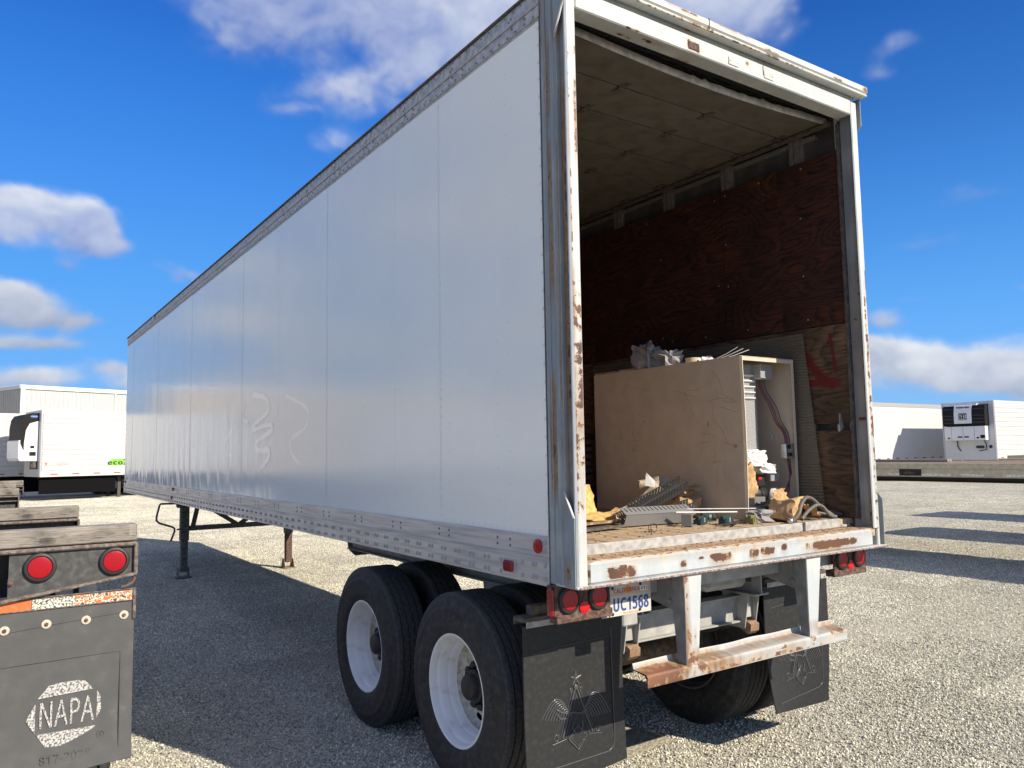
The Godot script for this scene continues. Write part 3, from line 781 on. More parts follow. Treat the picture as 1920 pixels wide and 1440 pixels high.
	worn("post_strip", 105, -1.3, 4.25, 0.16, 3.1, 520, Color(0.47, 0.515, 0.535), Color(0.60, 0.62, 0.61), [[-1.152, 3.45, 0.012, 0.25, 0.75], [-1.15, 3.7, 0.008, 0.1, 0.6], [-1.2, 2.9, 0.012, 0.3, 0.72], [-1.175, 2.25, 0.035, 0.42, 0.74], [-1.19, 1.95, 0.02, 0.35, 0.76], [-1.165, 1.85, 0.02, 0.30, 0.62], [-1.20, 3.4, 0.01, 0.5, 0.7], [-1.2, 1.6, 0.012, 0.25, 0.7]], -0.17, 0.35, 0.55, Color(0.50, 0.36, 0.17), [[-1.2, 2.2, 0.03, 0.8, 0.9], [-1.17, 1.95, 0.035, 0.5, 0.7], [-1.155, 3.5, 0.02, 0.4, 0.6], [-1.205, 3.1, 0.02, 0.9, 0.7], [-1.2, 1.6, 0.02, 0.3, 0.7]])
	worn("right_strip", 106, 1.1, 4.25, 0.16, 3.1, 520, Color(0.43, 0.48, 0.51), Color(0.57, 0.60, 0.60), [[1.18, 2.85, 0.02, 0.14, 0.85], [1.17, 1.9, 0.02, 0.25, 0.72], [1.15, 2.3, 0.015, 0.5, 0.62], [1.19, 2.4, 0.012, 0.6, 0.6], [1.16, 1.6, 0.02, 0.2, 0.7], [1.15, 2.6, 0.01, 0.3, 0.62]], -0.12, 0.2, 0.55, Color(0.6, 0.5, 0.36))
	worn("right_inner", 107, -0.30, 4.25, 0.34, 3.1, 420, Color(0.20, 0.225, 0.24), Color(0.30, 0.325, 0.335), [[-0.02, 2.9, 0.02, 0.5, 0.55], [-0.015, 2.2, 0.015, 0.6, 0.68], [-0.05, 2.02, 0.05, 0.012, 0.85], [-0.02, 1.6, 0.02, 0.3, 0.65], [-0.06, 2.6, 0.04, 0.3, 0.45], [-0.05, 1.75, 0.05, 0.012, 0.6]], -0.12, 0.15)
	rust_gain = 1.9
	worn("bumper_paint", 108, -1.0, 1.3, 2.0, 0.75, 420, Color(0.42, 0.465, 0.49), Color(0.55, 0.57, 0.55), [[-0.72, 0.77, 0.17, 0.09, 1.05], [-0.50, 0.80, 0.05, 0.07, 0.85], [-0.40, 0.77, 0.07, 0.05, 0.72], [-0.54, 1.19, 0.022, 0.04, 0.9], [-0.525, 1.05, 0.012, 0.16, 0.62], [-0.51, 0.93, 0.012, 0.05, 0.8], [-0.48, 0.92, 0.01, 0.05, 0.7], [0.45, 0.78, 0.05, 0.02, 0.7], [0.2, 0.77, 0.05, 0.012, 0.75], [0.0, 0.74, 0.6, 0.012, 0.65], [0.7, 0.80, 0.08, 0.03, 0.7]], -0.12, 0.22, 0.55, Color(0.55, 0.40, 0.16), [[-0.68, 0.77, 0.25, 0.12, 1.2], [-0.3, 0.77, 0.25, 0.08, 0.7], [-0.53, 0.95, 0.03, 0.3, 0.7], [0.2, 0.76, 0.6, 0.05, 0.45], [-0.1, 0.835, 0.8, 0.05, 0.75], [0.4, 0.835, 0.5, 0.05, 0.7], [0.72, 0.82, 0.12, 0.08, 0.9]])

func build_box_trailer() -> void:
	make_trailer_materials()
	var T := thing("box_trailer", "large white box trailer with rusty open rear door frame, the main trailer", "trailer")
	var white: Material = mats["panel_white"]; var al: Material = mats["aluminium"]
	var L := 13.54
	# --- left side skin, one riveted sheet after another
	var nz := FastNoiseLite.new()
	nz.seed = 31; nz.frequency = 1.0; nz.fractal_octaves = 2
	var skin := func(y: float, z: float) -> float:  # how far the thin sheet bulges out
		var front := clampf((-z - 3.6) / 5.0, 0.0, 1.0)
		var low := clampf((2.55 - y) / 1.0, 0.0, 1.0)
		var a := 0.0008 * nz.get_noise_2d(z * 1.7, y * 0.8) + 0.0014 * nz.get_noise_2d(z * 0.5 + 40.0, y * 0.35) * (0.5 + front)
		a += front * low * (0.0050 * nz.get_noise_2d(z * 4.2 + 9.0, y * 0.35) + 0.0085 * pow(clampf((1.68 - y) / 0.2, 0.0, 1.0), 2.0) * nz.get_noise_2d(z * 5.0 + 70.0, 3.0))
		return a
	var joints := [-0.187, -1.235, -1.85, -3.07, -4.285, -5.50, -6.72, -7.95, -9.14, -10.35, -11.6, -12.75, -13.50]
	for i in joints.size() - 1:
		var z0: float = joints[i]; var z1: float = joints[i + 1] - (0.02 if i < joints.size() - 2 else 0.0)
		var off := -0.0009 * (i % 2)
		var m := MB.new()
		m.surf(func(u: float, v: float) -> Vector3:
			var z := lerpf(z0, z1, u)
			var y := lerpf(1.44, 4.0, v)
			return Vector3(-1.22 + off - skin.call(y, z), y, z), 40, 44)
		part(T, "side_panel", m, white)
	# --- rivets along the joints and the posts between them
	var riv := MB.new()
	var ox := Vector3.LEFT
	for i in range(1, joints.size()):
		var y := 1.49
		while y < 3.97:
			stud(riv, Vector3(-1.2215, y, joints[i] + 0.012), ox, 0.0048, 0.0022)
			y += 0.052
	var zc := -0.617
	while zc > -13.3:
		var y := 1.52
		while y < 3.96:
			stud(riv, Vector3(-1.2217, y, zc + 0.11), ox, 0.0046, 0.0018)
			if fposmod(-zc / 0.61, 2.0) > 0.9 and fposmod(-zc / 0.61, 2.0) < 1.1: stud(riv, Vector3(-1.2217, y + 0.08, zc), ox, 0.0046, 0.0018)
			y += 0.165
		zc -= 0.6115
	var yr := 1.475
	while yr < 3.97:
		stud(riv, Vector3(-1.2215, yr, -0.207), ox, 0.0075, 0.003)
		yr += 0.088
	var zr := -0.26
	while zr > -1.2:
		stud(riv, Vector3(-1.2215, 1.472, zr), ox, 0.005, 0.0022)
		zr -= 0.062
	part(T, "skin_rivets", riv, white, "", true)
	# --- scuffs left by old lettering that was rubbed off
	var marks := [[[-5.1, 2.46], [-4.85, 2.43], [-4.63, 2.38], [-4.57, 2.27], [-5.03, 2.16], [-5.06, 2.11], [-4.59, 2.14], [-4.44, 2.09], [-4.92, 1.99], [-4.95, 1.91], [-4.55, 1.9], [-4.55, 1.83], [-4.85, 1.72]], [[-6.1, 2.47], [-6.13, 2.33], [-6.08, 2.18]], [[-5.8, 2.17], [-6.15, 2.0], [-6.1, 1.89], [-5.86, 1.86]], [[-4.07, 2.38], [-3.55, 2.25], [-3.48, 2.16], [-3.57, 2.07], [-3.9, 1.99], [-3.9, 1.87], [-3.7, 1.78]], [[-5.37, 2.39], [-5.44, 2.25], [-5.23, 2.19]]]
	for k in marks.size():
		var sm := MB.new()
		var q: Array = marks[k]
		var c := Curve2D.new()
		for i in q.size():
			var tan_: Vector2 = (Vector2(q[mini(i + 1, q.size() - 1)][0], q[mini(i + 1, q.size() - 1)][1]) - Vector2(q[maxi(i - 1, 0)][0], q[maxi(i - 1, 0)][1])) * 0.18
			c.add_point(Vector2(q[i][0], q[i][1]), -tan_, tan_)
		c.bake_interval = 0.03
		var bp := c.get_baked_points()
		for i in bp.size() - 1:
			var d := (bp[i + 1] - bp[i]).normalized().orthogonal()
			var w0 := (0.030 if k == 0 else 0.018) * (0.55 + 0.9 * absf(nz.get_noise_2d(i * 0.35, k * 9.0)) * 1.6)
			var w1 := (0.030 if k == 0 else 0.018) * (0.55 + 0.9 * absf(nz.get_noise_2d((i + 1) * 0.35, k * 9.0)) * 1.6)
			var a := bp[i] + d * w0; var b := bp[i] - d * w0; var e := bp[i + 1] - d * w1; var f := bp[i + 1] + d * w1
			var vs := []
			for p in [a, b, e, f]: vs.append(Vector3(-1.2218 - skin.call(p.y, p.x), p.y, p.x))
			sm.face(vs, Vector3.LEFT)
		part(T, "scuff_mark", sm, mats["scuff"])
	# --- rails
	for s in [-1.0, 1.0]:
		var br := MB.new()
		var x0: float = 1.212 * s
		br.span(Vector3(x0, 1.355, -0.187), Vector3(1.229 * s, 1.452, -L), 0.002)
		br.span(Vector3(x0, 1.222, -0.187), Vector3(1.231 * s, 1.352, -L), 0.002)
		br.span(Vector3(1.225 * s, 1.352, -0.188), Vector3(1.2335 * s, 1.3565, -L + 0.002), 0.001)
		br.span(Vector3(1.10 * s, 1.222, -0.19), Vector3(1.21 * s, 1.234, -L))
		part(T, "bottom_rail", br, al)
		var tr := MB.new()
		tr.span(Vector3(x0, 4.055, -0.187), Vector3(1.232 * s, 4.128, -L), 0.002)
		tr.span(Vector3(x0, 3.99, -0.187), Vector3(1.228 * s, 4.053, -L), 0.002)
		tr.span(Vector3(1.2285 * s, 4.049, -0.19), Vector3(1.2345 * s, 4.056, -L + 0.003), 0.001)
		tr.span(Vector3(x0, 3.976, -0.19), Vector3(1.2225 * s, 3.992, -L + 0.003), 0.0008)
		part(T, "top_rail", tr, mats["aluminium_dull"])
		var lip := MB.new()
		lip.span(Vector3(1.17 * s, 4.128, -0.187), Vector3(1.245 * s, 4.142, -L - 0.02), 0.003)
		part(T, "roof_edge", lip, mats["frame_dark"])
	var bolts := MB.new()
	var count := 0
	var zb := -0.724
	for i in 83:
		for dz in [-0.019, 0.019]:
			for y in [1.309, 1.251]:
				var o := Vector3(-1.231, y, zb + dz)
				if zb > -4.6:
					var one := MB.new()
					disc(one, o, ox, 0.0115, 0.0055, 10, 0.5)
					part(T, "rail_bolt", one, mats["bolt_zinc"])
				else: stud(bolts, o, ox, 0.012, 0.005)
		zb -= 0.1545
	for q in [[-0.212, 1.314], [-0.212, 1.255], [-0.286, 1.314], [-0.309, 1.314], [-0.286, 1.255], [-0.309, 1.255], [-0.40, 1.314], [-0.40, 1.252], [-0.59, 1.309], [-0.59, 1.252], [-0.212, 1.425], [-0.212, 1.385]]:
		var one := MB.new()
		disc(one, Vector3(-1.231 if q[1] < 1.35 else -1.229, q[1], q[0]), ox, 0.0115, 0.0055, 10, 0.5)
		part(T, "rail_bolt", one, mats["bolt_zinc"])
	var zu := -0.508
	while zu > -13.4:
		for dz in [0.0, -0.115]:
			for y in [1.415, 1.385]: stud(bolts, Vector3(-1.229, y, zu + dz), ox, 0.0085, 0.004)
		zu -= 0.6185
	part(T, "far_rail_bolts", bolts, mats["rivet_dark"], "", true)
	var tb := MB.new()
	var zt := -0.23
	while zt > -13.5:
		stud(tb, Vector3(-1.2285, 4.003, zt), ox, 0.0075, 0.004)
		stud(tb, Vector3(-1.232, 4.115, zt - 0.02), ox, 0.006, 0.004)
		zt -= 0.0775
	zt = -0.42
	while zt > -13.4:
		for q in [[0.0, 4.033], [0.115, 4.033], [-0.02, 4.075], [0.0, 4.085]]: stud(tb, Vector3(-1.232, q[1], zt + q[0]), ox, 0.008, 0.004)
		zt -= 0.6185
	part(T, "top_rail_rivets", tb, mats["rivet_dark"], "", true)
	# --- the rest of the body
	var rs := MB.new()
	rs.span(Vector3(1.213, 1.44, -0.187), Vector3(1.221, 4.0, -13.5))
	part(T, "side_panel", rs, white, "far side skin")
	var fw := MB.new()
	fw.span(Vector3(-1.22, 1.222, -13.5), Vector3(1.22, 4.128, -13.56), 0.004)
	part(T, "front_wall", fw, white)
	var rf := MB.new()
	rf.span(Vector3(-1.17, 4.10, -0.05), Vector3(1.17, 4.135, -13.5))
	part(T, "roof", rf, mats["aluminium_dull"])
	for i in 24:
		var pl := MB.new()
		var xa := -1.15 + i * 0.0958
		var dz := rng.randf_range(-0.006, 0.004)
		pl.t = Transform3D(Basis.IDENTITY, Vector3(0, rng.randf_range(-0.0025, 0.0015), 0))
		pl.span(Vector3(xa + 0.0015, 1.365, -0.165 + dz), Vector3(xa + 0.0943, 1.40, -13.45), 0.003)
		part(T, "floor_plank", pl, mats["floor_wood"])
	var lw := MB.new()
	lw.span(Vector3(-1.14, 1.40, -0.19), Vector3(-1.205, 3.98, -13.45))
	part(T, "left_lining", lw, plywood("ply_left", 207, 2.4, 1.2, Color(0.05, 0.025, 0.014), Color(0.20, 0.10, 0.055), []))
	# right wall: bare posts above, plywood sheets below
	var lin := MB.new()
	lin.span(Vector3(1.19, 1.40, -0.17), Vector3(1.212, 4.10, -13.45))
	part(T, "wall_lining", lin, mats["liner_grey"])
	var zp := -0.45
	for i in 21:
		var po := MB.new()
		po.span(Vector3(1.155, 1.40, zp + 0.05), Vector3(1.19, 3.985, zp - 0.05), 0.004)
		po.span(Vector3(1.145, 1.40, zp + 0.03), Vector3(1.155, 3.985, zp - 0.005), 0.002)
		po.span(Vector3(1.145, 1.40, zp - 0.02), Vector3(1.155, 3.985, zp - 0.05), 0.002)
		part(T, "wall_post", po, mats["post_grey"])
		zp -= 0.61
	var led := MB.new()
	led.span(Vector3(1.157, 3.925, -0.3), Vector3(1.20, 3.955, -13.4), 0.003)
	part(T, "ceiling_ledge", led, mats["post_grey"])
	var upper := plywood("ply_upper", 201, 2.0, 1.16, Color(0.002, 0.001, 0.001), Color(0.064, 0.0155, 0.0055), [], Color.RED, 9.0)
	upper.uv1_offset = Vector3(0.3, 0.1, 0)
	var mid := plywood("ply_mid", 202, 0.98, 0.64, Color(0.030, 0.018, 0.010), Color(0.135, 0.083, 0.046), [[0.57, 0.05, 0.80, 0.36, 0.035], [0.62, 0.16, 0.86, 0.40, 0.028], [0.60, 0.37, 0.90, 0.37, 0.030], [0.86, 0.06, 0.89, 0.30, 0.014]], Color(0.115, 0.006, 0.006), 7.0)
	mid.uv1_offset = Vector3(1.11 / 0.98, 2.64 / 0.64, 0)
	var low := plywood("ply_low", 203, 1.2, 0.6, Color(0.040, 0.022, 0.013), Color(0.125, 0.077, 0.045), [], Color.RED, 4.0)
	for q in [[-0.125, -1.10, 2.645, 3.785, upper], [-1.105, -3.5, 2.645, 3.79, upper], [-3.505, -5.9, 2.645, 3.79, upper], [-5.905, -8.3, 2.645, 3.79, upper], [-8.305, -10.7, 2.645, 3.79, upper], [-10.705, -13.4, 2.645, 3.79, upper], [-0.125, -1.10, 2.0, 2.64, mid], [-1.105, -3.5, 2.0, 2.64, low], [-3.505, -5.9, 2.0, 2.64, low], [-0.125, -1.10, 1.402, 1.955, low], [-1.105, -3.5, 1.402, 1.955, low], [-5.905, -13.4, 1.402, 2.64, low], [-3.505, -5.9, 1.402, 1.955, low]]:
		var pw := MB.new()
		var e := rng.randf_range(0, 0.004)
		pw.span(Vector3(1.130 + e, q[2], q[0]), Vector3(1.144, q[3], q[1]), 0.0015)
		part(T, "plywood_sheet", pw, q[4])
	var scr := MB.new()
	for q in [[3.74, -1.06], [3.73, -1.16], [3.745, -0.75], [3.74, -0.40], [3.40, -0.42], [3.05, -1.06], [3.07, -1.15], [3.37, -1.07], [2.70, -0.4], [2.70, -0.9], [2.70, -1.3], [3.4, -1.75], [2.75, -1.75], [3.74, -1.9], [3.0, -0.42], [2.71, -1.65]]:
		disc(scr, Vector3(1.130, q[0], q[1]), Vector3.LEFT, 0.0065, 0.003, 8)
	part(T, "screw_heads", scr, mats["bolt_zinc"], "", true)
	# --- roll-up door, stored under the roof
	var seams := [-0.20, -0.53, -0.87, -1.26, -1.68, -2.09, -2.50, -2.91]
	for i in 7:
		var dp := MB.new()
		if i == 0:  # the rear section hangs down in the middle
			for hgt in [0.0, 0.026]:
				dp.surf(func(u: float, v: float) -> Vector3: return Vector3(lerpf(-1.125, 1.125, u), 3.987 + hgt - 0.042 * sin(PI * u) * pow(1.0 - v, 1.4), lerpf(-0.20, seams[1] + 0.009, v)), 24, 8)
		else: dp.span(Vector3(-1.125, 3.987, seams[i] - 0.009), Vector3(1.125, 4.015, seams[i + 1] + 0.009), 0.0015)
		var ob := part(T, "door_panel", dp, mats["door_panel"])
		if i > 0:
			for hx in [-1.08, -0.37, 0.355, 1.07]:
				var hg := MB.new()
				hg.t = Transform3D(Basis.IDENTITY, Vector3(hx, 3.986, seams[i]))
				hg.span(Vector3(-0.022, -0.004, -0.07), Vector3(0.022, 0.001, 0.07), 0.002)
				hg.tube([Vector3(-0.03, -0.008, 0), Vector3(0.03, -0.008, 0)], 0.008, 8)
				for bz in [-0.055, 0.055]: disc(hg, Vector3(0, -0.004, bz), Vector3.DOWN, 0.009, 0.005, 8)
				part(ob, "hinge", hg, mats["frame_dark"])
	var seal := MB.new()
	var ss := FastNoiseLite.new()
	ss.seed = 3; ss.frequency = 4.0
	seal.surf(func(u: float, v: float) -> Vector3:
		var torn := ss.get_noise_1d(u * 6.0) * 0.010 * smoothstep(0.3, 0.5, u) * (1.0 - smoothstep(0.85, 0.95, u))
		return Vector3(lerpf(-1.125, 1.135, u), lerpf(3.976, 4.022 + torn * 1.6, v) - 0.042 * sin(PI * u), -0.196 + absf(torn) * 0.4 + 0.006 * sin(v * PI)), 70, 4)
	part(T, "door_seal", seal, mats["aluminium_dull"])
	for s in [-1.0, 1.0]:
		var trk := MB.new()
		trk.span(Vector3(1.10 * s, 3.955, -0.16), Vector3(1.135 * s, 3.978, -3.1), 0.002)
		trk.span(Vector3(1.118 * s, 1.40, -0.105), Vector3(1.146 * s, 3.95, -0.123), 0.002)
		part(T, "door_track", trk, mats["frame_dark"])
	var gaps := MB.new()  # added dark sheets that stand for the shade in gaps and door seams
	gaps.span(Vector3(-1.14, 4.03, -0.20), Vector3(1.14, 4.095, -0.22))
	gaps.span(Vector3(-1.14, 4.022, -0.23), Vector3(1.14, 4.028, -3.0))
	gaps.span(Vector3(1.135, 1.41, -0.108), Vector3(1.19, 3.97, -0.118))
	part(T, "added_gap_backing", gaps, mats["dark_gap"])
	build_rear_frame(T)
	build_lights(T)
	build_underside(T)
	build_running_gear(T)

func build_rear_frame(T: Node3D) -> void:
	# corner posts: a plate with pressed ribs, a recess, and the flange that faces the rear
	var left := MB.new()
	left.span(Vector3(-1.222, 1.236, -0.186), Vector3(-1.19, 4.14, -0.148), 0.003)
	left.span(Vector3(-1.2165, 1.236, -0.150), Vector3(-1.19, 4.14, -0.112), 0.002)
	left.span(Vector3(-1.2235, 1.236, -0.116), Vector3(-1.19, 4.14, -0.088), 0.006)
	left.span(Vector3(-1.2175, 1.236, -0.09), Vector3(-1.19, 4.14, -0.066), 0.003)
	left.span(Vector3(-1.195, 1.236, -0.07), Vector3(-1.165, 4.10, -0.022), 0.004)
	part(T, "corner_post", left, mats["post_outer"], "left corner post streaked with rust")
	var fl := MB.new()
	fl.span(Vector3(-1.208, 1.236, -0.024), Vector3(-1.146, 4.10, 0.0), 0.008)
	part(T, "post_flange", fl, mats["post_strip"])
	var fi := MB.new()
	fi.span(Vector3(-1.149, 1.39, -0.12), Vector3(-1.143, 3.97, -0.02))
	fi.span(Vector3(-1.20, 1.236, -0.18), Vector3(-1.145, 4.0, -0.12))
	part(T, "door_jamb", fi, mats["right_inner"])
	var gs := MB.new()
	gs.t = Transform3D(Basis(Vector3(0, 0, 1), Vector3.UP, Vector3.LEFT), Vector3(-1.2215, 0, 0))
	gs.prism(PackedVector2Array([Vector2(-0.072, 1.236), Vector2(0.004, 1.236), Vector2(0.004, 1.545), Vector2(-0.072, 1.67)]), 0.004)
	gs.prism(PackedVector2Array([Vector2(-0.072, 4.10), Vector2(0.004, 4.10), Vector2(0.004, 3.975), Vector2(-0.072, 3.83)]), 0.004)
	part(T, "gusset", gs, mats["post_outer"])
	var lip := MB.new()
	lip.beam(Vector3(-1.222, 1.545, 0.0), Vector3(-1.222, 1.67, -0.072), 0.012, 0.006)
	lip.beam(Vector3(-1.222, 3.975, 0.0), Vector3(-1.222, 3.83, -0.072), 0.012, 0.006)
	part(T, "gusset_edge", lip, mats["post_strip"])
	var seal := MB.new()
	seal.span(Vector3(-1.2235, 1.23, -0.193), Vector3(-1.20, 4.05, -0.185))
	part(T, "sealant_strip", seal, mats["frame_dark"])
	var right := MB.new()
	right.span(Vector3(1.142, 1.36, -0.105), Vector3(1.165, 4.06, -0.008), 0.004)
	part(T, "corner_post", right, mats["right_inner"], "right corner post with chipped inner face")
	var rfl := MB.new()
	rfl.span(Vector3(1.112, 1.345, -0.012), Vector3(1.172, 4.06, 0.0), 0.006)
	rfl.span(Vector3(1.160, 1.236, -0.16), Vector3(1.19, 4.06, -0.010), 0.006)
	part(T, "post_flange", rfl, mats["right_strip"])
	var rg := MB.new()
	rg.t = Transform3D(Basis(Vector3(0, 0, 1), Vector3.UP, Vector3.LEFT), Vector3(1.222, 0, 0))
	rg.prism(PackedVector2Array([Vector2(-0.09, 1.236), Vector2(0.0, 1.236), Vector2(0.0, 1.52), Vector2(-0.09, 1.65)]), 0.005)
	rg.prism(PackedVector2Array([Vector2(-0.09, 4.10), Vector2(0.0, 4.10), Vector2(0.0, 3.92), Vector2(-0.09, 3.82)]), 0.005)
	rg.span(Vector3(-0.16, 1.236, 0.004), Vector3(-0.09, 4.10, 0.03))
	part(T, "gusset", rg, mats["post_outer"])
	# header and roof cap
	var hd := MB.new()
	hd.span(Vector3(-1.146, 3.968, -0.10), Vector3(1.112, 4.066, 0.0), 0.006)
	hd.span(Vector3(-1.18, 4.06, -0.10), Vector3(1.17, 4.115, -0.022), 0.004)
	part(T, "header", hd, mats["header_paint"])
	var cap := MB.new()
	cap.span(Vector3(-1.232, 4.112, -0.19), Vector3(1.232, 4.162, 0.052), 0.009)
	cap.span(Vector3(-1.23, 4.096, -0.01), Vector3(1.23, 4.114, 0.045), 0.004)
	part(T, "roof_cap", cap, mats["cap_paint"])
	for q in [[-0.33, 4.008, "rust_brown"], [-0.012, 4.008, "aluminium_dull"], [0.293, 4.008, "aluminium_dull"]]:
		var pl := MB.new()
		pl.span(Vector3(q[0] - 0.042, q[1] - 0.022, 0.0), Vector3(q[0] + 0.042, q[1] + 0.022, 0.004), 0.0015)
		for sx in [-0.032, 0.032]: disc(pl, Vector3(q[0] + sx, q[1], 0.004), Vector3.BACK, 0.004, 0.002, 6)
		part(T, "lamp_blank", pl, mats[q[2]])
	var seam := MB.new()
	seam.span(Vector3(-0.262, 4.10, 0.05), Vector3(-0.256, 4.1625, 0.054))
	seam.span(Vector3(0.55, 4.105, 0.05), Vector3(0.553, 4.1, 0.054))
	seam.span(Vector3(0.245, 4.0, -0.001), Vector3(0.249, 4.06, 0.002))
	part(T, "seam", seam, mats["frame_dark"])
	# sill: a rounded channel with a flat lip under it
	var sl := MB.new()
	sl.span(Vector3(-1.146, 1.242, -0.09), Vector3(1.10, 1.345, 0.0), 0.012)
	sl.span(Vector3(-1.222, 1.232, -0.15), Vector3(1.225, 1.243, 0.012), 0.003)
	part(T, "sill", sl, mats["sill_paint"])
	var le := MB.new()
	le.span(Vector3(-1.21, 1.2295, 0.006), Vector3(1.224, 1.2405, 0.0165), 0.003)
	part(T, "sill_edge", le, nmat("lip_rust", 88, 0.03, [[0.25, Color(0.13, 0.085, 0.08)], [0.55, Color(0.25, 0.185, 0.175)], [0.85, Color(0.46, 0.42, 0.40)]], 3.0, 0.7))
	var lg := MB.new()
	lg.span(Vector3(-1.146, 1.30, -0.168), Vector3(1.14, 1.3495, -0.012), 0.002)
	part(T, "sill_ledge", lg, mats["dirt_wood"])
	var th := MB.new()
	th.span(Vector3(-1.144, 1.349, -0.180), Vector3(0.62, 1.403, -0.150), 0.003)
	th.t = Transform3D(Basis(Vector3.UP, 0.02), Vector3(0, 0.002, 0.006))
	th.span(Vector3(0.64, 1.349, -0.175), Vector3(1.0, 1.403, -0.135), 0.003)
	th.span(Vector3(1.0, 1.349, -0.30), Vector3(1.10, 1.365, -0.13), 0.003)
	part(T, "threshold", th, mats["aluminium_dull"])

func lamp(par: Node3D, o: Vector3, r: float) -> void:  # a round lamp facing the rear in its rubber grommet
	var g := MB.new()
	g.t = Transform3D(Basis(Vector3.RIGHT, Vector3.BACK, Vector3.DOWN), o)
	g.lathe([Vector2(r * 1.34, 0.0), Vector2(r * 1.34, 0.010), Vector2(r * 1.24, 0.016), Vector2(r * 1.06, 0.016), Vector2(r * 1.0, 0.008), Vector2(0, 0.008)], 36)
	var gr := part(par, "grommet", g, mats["grommet"])
	var l := MB.new()
	l.t = g.t
	l.lathe([Vector2(r, 0.007), Vector2(r * 0.97, 0.013), Vector2(r * 0.85, 0.0145), Vector2(r * 0.4, 0.0155), Vector2(0, 0.0158)], 32)
	part(gr, "lens", l, mats["lens_red"])

func build_lights(T: Node3D) -> void:
	for s in [-1.0, 1.0]:
		var br := MB.new()
		br.span(Vector3(1.235 * s, 1.092, -0.155), Vector3(0.90 * s, 1.235, -0.142), 0.002)
		br.span(Vector3(1.225 * s, 1.058, -0.20), Vector3(0.89 * s, 1.096, -0.136), 0.003)
		br.span(Vector3(1.235 * s, 1.095, -0.20), Vector3(1.222 * s, 1.232, -0.142), 0.003)
		var b := part(T, "light_bracket", br, mats["rust_brown"])
		lamp(b, Vector3(1.152 * s, 1.162, -0.141), 0.0475)
		lamp(b, Vector3(0.976 * s, 1.160, -0.141), 0.0475)
		var rf := MB.new()
		disc(rf, Vector3(1.062 * s, 1.118, -0.141), Vector3.BACK, 0.030, 0.008, 24, 0.4)
		var ro := part(b, "reflector", rf, mats["reflector_red"])
		ro.set_meta("label", "small round red reflector")
	var sm := MB.new()  # side marker box on the left of the bracket
	sm.span(Vector3(-1.262, 1.092, -0.172), Vector3(-1.236, 1.222, -0.134), 0.009)
	part(T, "marker_lamp", sm, mats["lens_dark_red"])
	var rl := MB.new()
	disc(rl, Vector3(-1.229, 1.401, -0.269), Vector3.LEFT, 0.034, 0.010, 28, 0.3)
	disc(rl, Vector3(-1.2385, 1.401, -0.269), Vector3.LEFT, 0.006, 0.004, 10)
	part(T, "side_reflector", rl, mats["lens_red"])
	var ol := MB.new()
	ol.span(Vector3(-1.252, 1.258, -0.466), Vector3(-1.23, 1.312, -0.552), 0.012)
	var base := MB.new()
	base.span(Vector3(-1.238, 1.252, -0.455), Vector3(-1.229, 1.318, -0.563), 0.004)
	var ob := part(T, "marker_lamp", base, mats["aluminium_dull"])
	part(ob, "lens", ol, mats["lens_dark_red"])
	for q in [[-8.9, 1.415, 0.045], [-9.0, 1.295, 0.06], [-10.7, 4.10, 0.09], [-13.35, 1.42, 0.05]]:
		var am := MB.new()
		am.span(Vector3(-1.250, q[1] - 0.024, q[0] - q[2]), Vector3(-1.229, q[1] + 0.024, q[0] + q[2]), 0.01)
		part(T, "marker_lamp", am, mats["lens_amber"])
	# licence plate on its bracket
	var pb := MB.new()
	pb.span(Vector3(-0.93, 1.04, -0.178), Vector3(-0.80, 1.09, -0.171), 0.004)
	pb.span(Vector3(-0.80, 0.985, -0.182), Vector3(-0.70, 1.06, -0.166), 0.008)
	part(T, "plate_bracket", pb, mats["frame_grey"])
	var lp := MB.new()
	lp.span(Vector3(-0.882, 1.043, -0.168), Vector3(-0.612, 1.193, -0.164), 0.0012)
	var plate := part(T, "licence_plate", lp, mat("plate_white", Color(0.50, 0.50, 0.46), 0.4))
	var blue := mat("plate_blue", Color(0.02, 0.06, 0.24), 0.5); var red := mat("plate_red", Color(0.38, 0.03, 0.03), 0.5); var org := mat("plate_orange", Color(0.70, 0.28, 0.03), 0.5)
	var zz := -0.1636
	words(plate, "plate_number", "UC1568", 0.062, 0.232, blue, Transform3D(Basis.IDENTITY, Vector3(-0.747, 1.095, zz)), 0.0014, "Droid Sans", true)
	words(plate, "plate_state", "CALIFORNIA", 0.021, 0.172, red, Transform3D(Basis.IDENTITY, Vector3(-0.773, 1.163, zz)), 0.0016, "Droid Serif", true)
	words(plate, "plate_motto", "The Golden State", 0.008, 0.105, org, Transform3D(Basis.IDENTITY, Vector3(-0.75, 1.0535, zz)), 0.0012)
	var tabm := MB.new()
	tabm.span(Vector3(-0.683, 1.147, -0.165), Vector3(-0.634, 1.173, -0.1632), 0.0004)
	part(plate, "registration_sticker", tabm, mat("sticker_white", Color(0.75, 0.75, 0.73), 0.4))
	words(plate, "sticker_text", "PTI", 0.016, 0.038, mat("ink", Color(0.02, 0.02, 0.02), 0.5), Transform3D(Basis.IDENTITY, Vector3(-0.6585, 1.16, -0.1628)), 0.001)
	var su := MB.new()
	disc(su, Vector3(-0.765, 1.166, -0.1642), Vector3.BACK, 0.019, 0.0006, 20, 0.1)
	su.span(Vector3(-0.874, 1.143, -0.1645), Vector3(-0.62, 1.1455, -0.1634))
	su.span(Vector3(-0.874, 1.1475, -0.1645), Vector3(-0.62, 1.1487, -0.1634))
	su.span(Vector3(-0.632, 1.152, -0.1645), Vector3(-0.616, 1.1545, -0.1634))
	su.span(Vector3(-0.632, 1.158, -0.1645), Vector3(-0.616, 1.1605, -0.1634))
	su.span(Vector3(-0.632, 1.164, -0.1645), Vector3(-0.616, 1.1665, -0.1634))
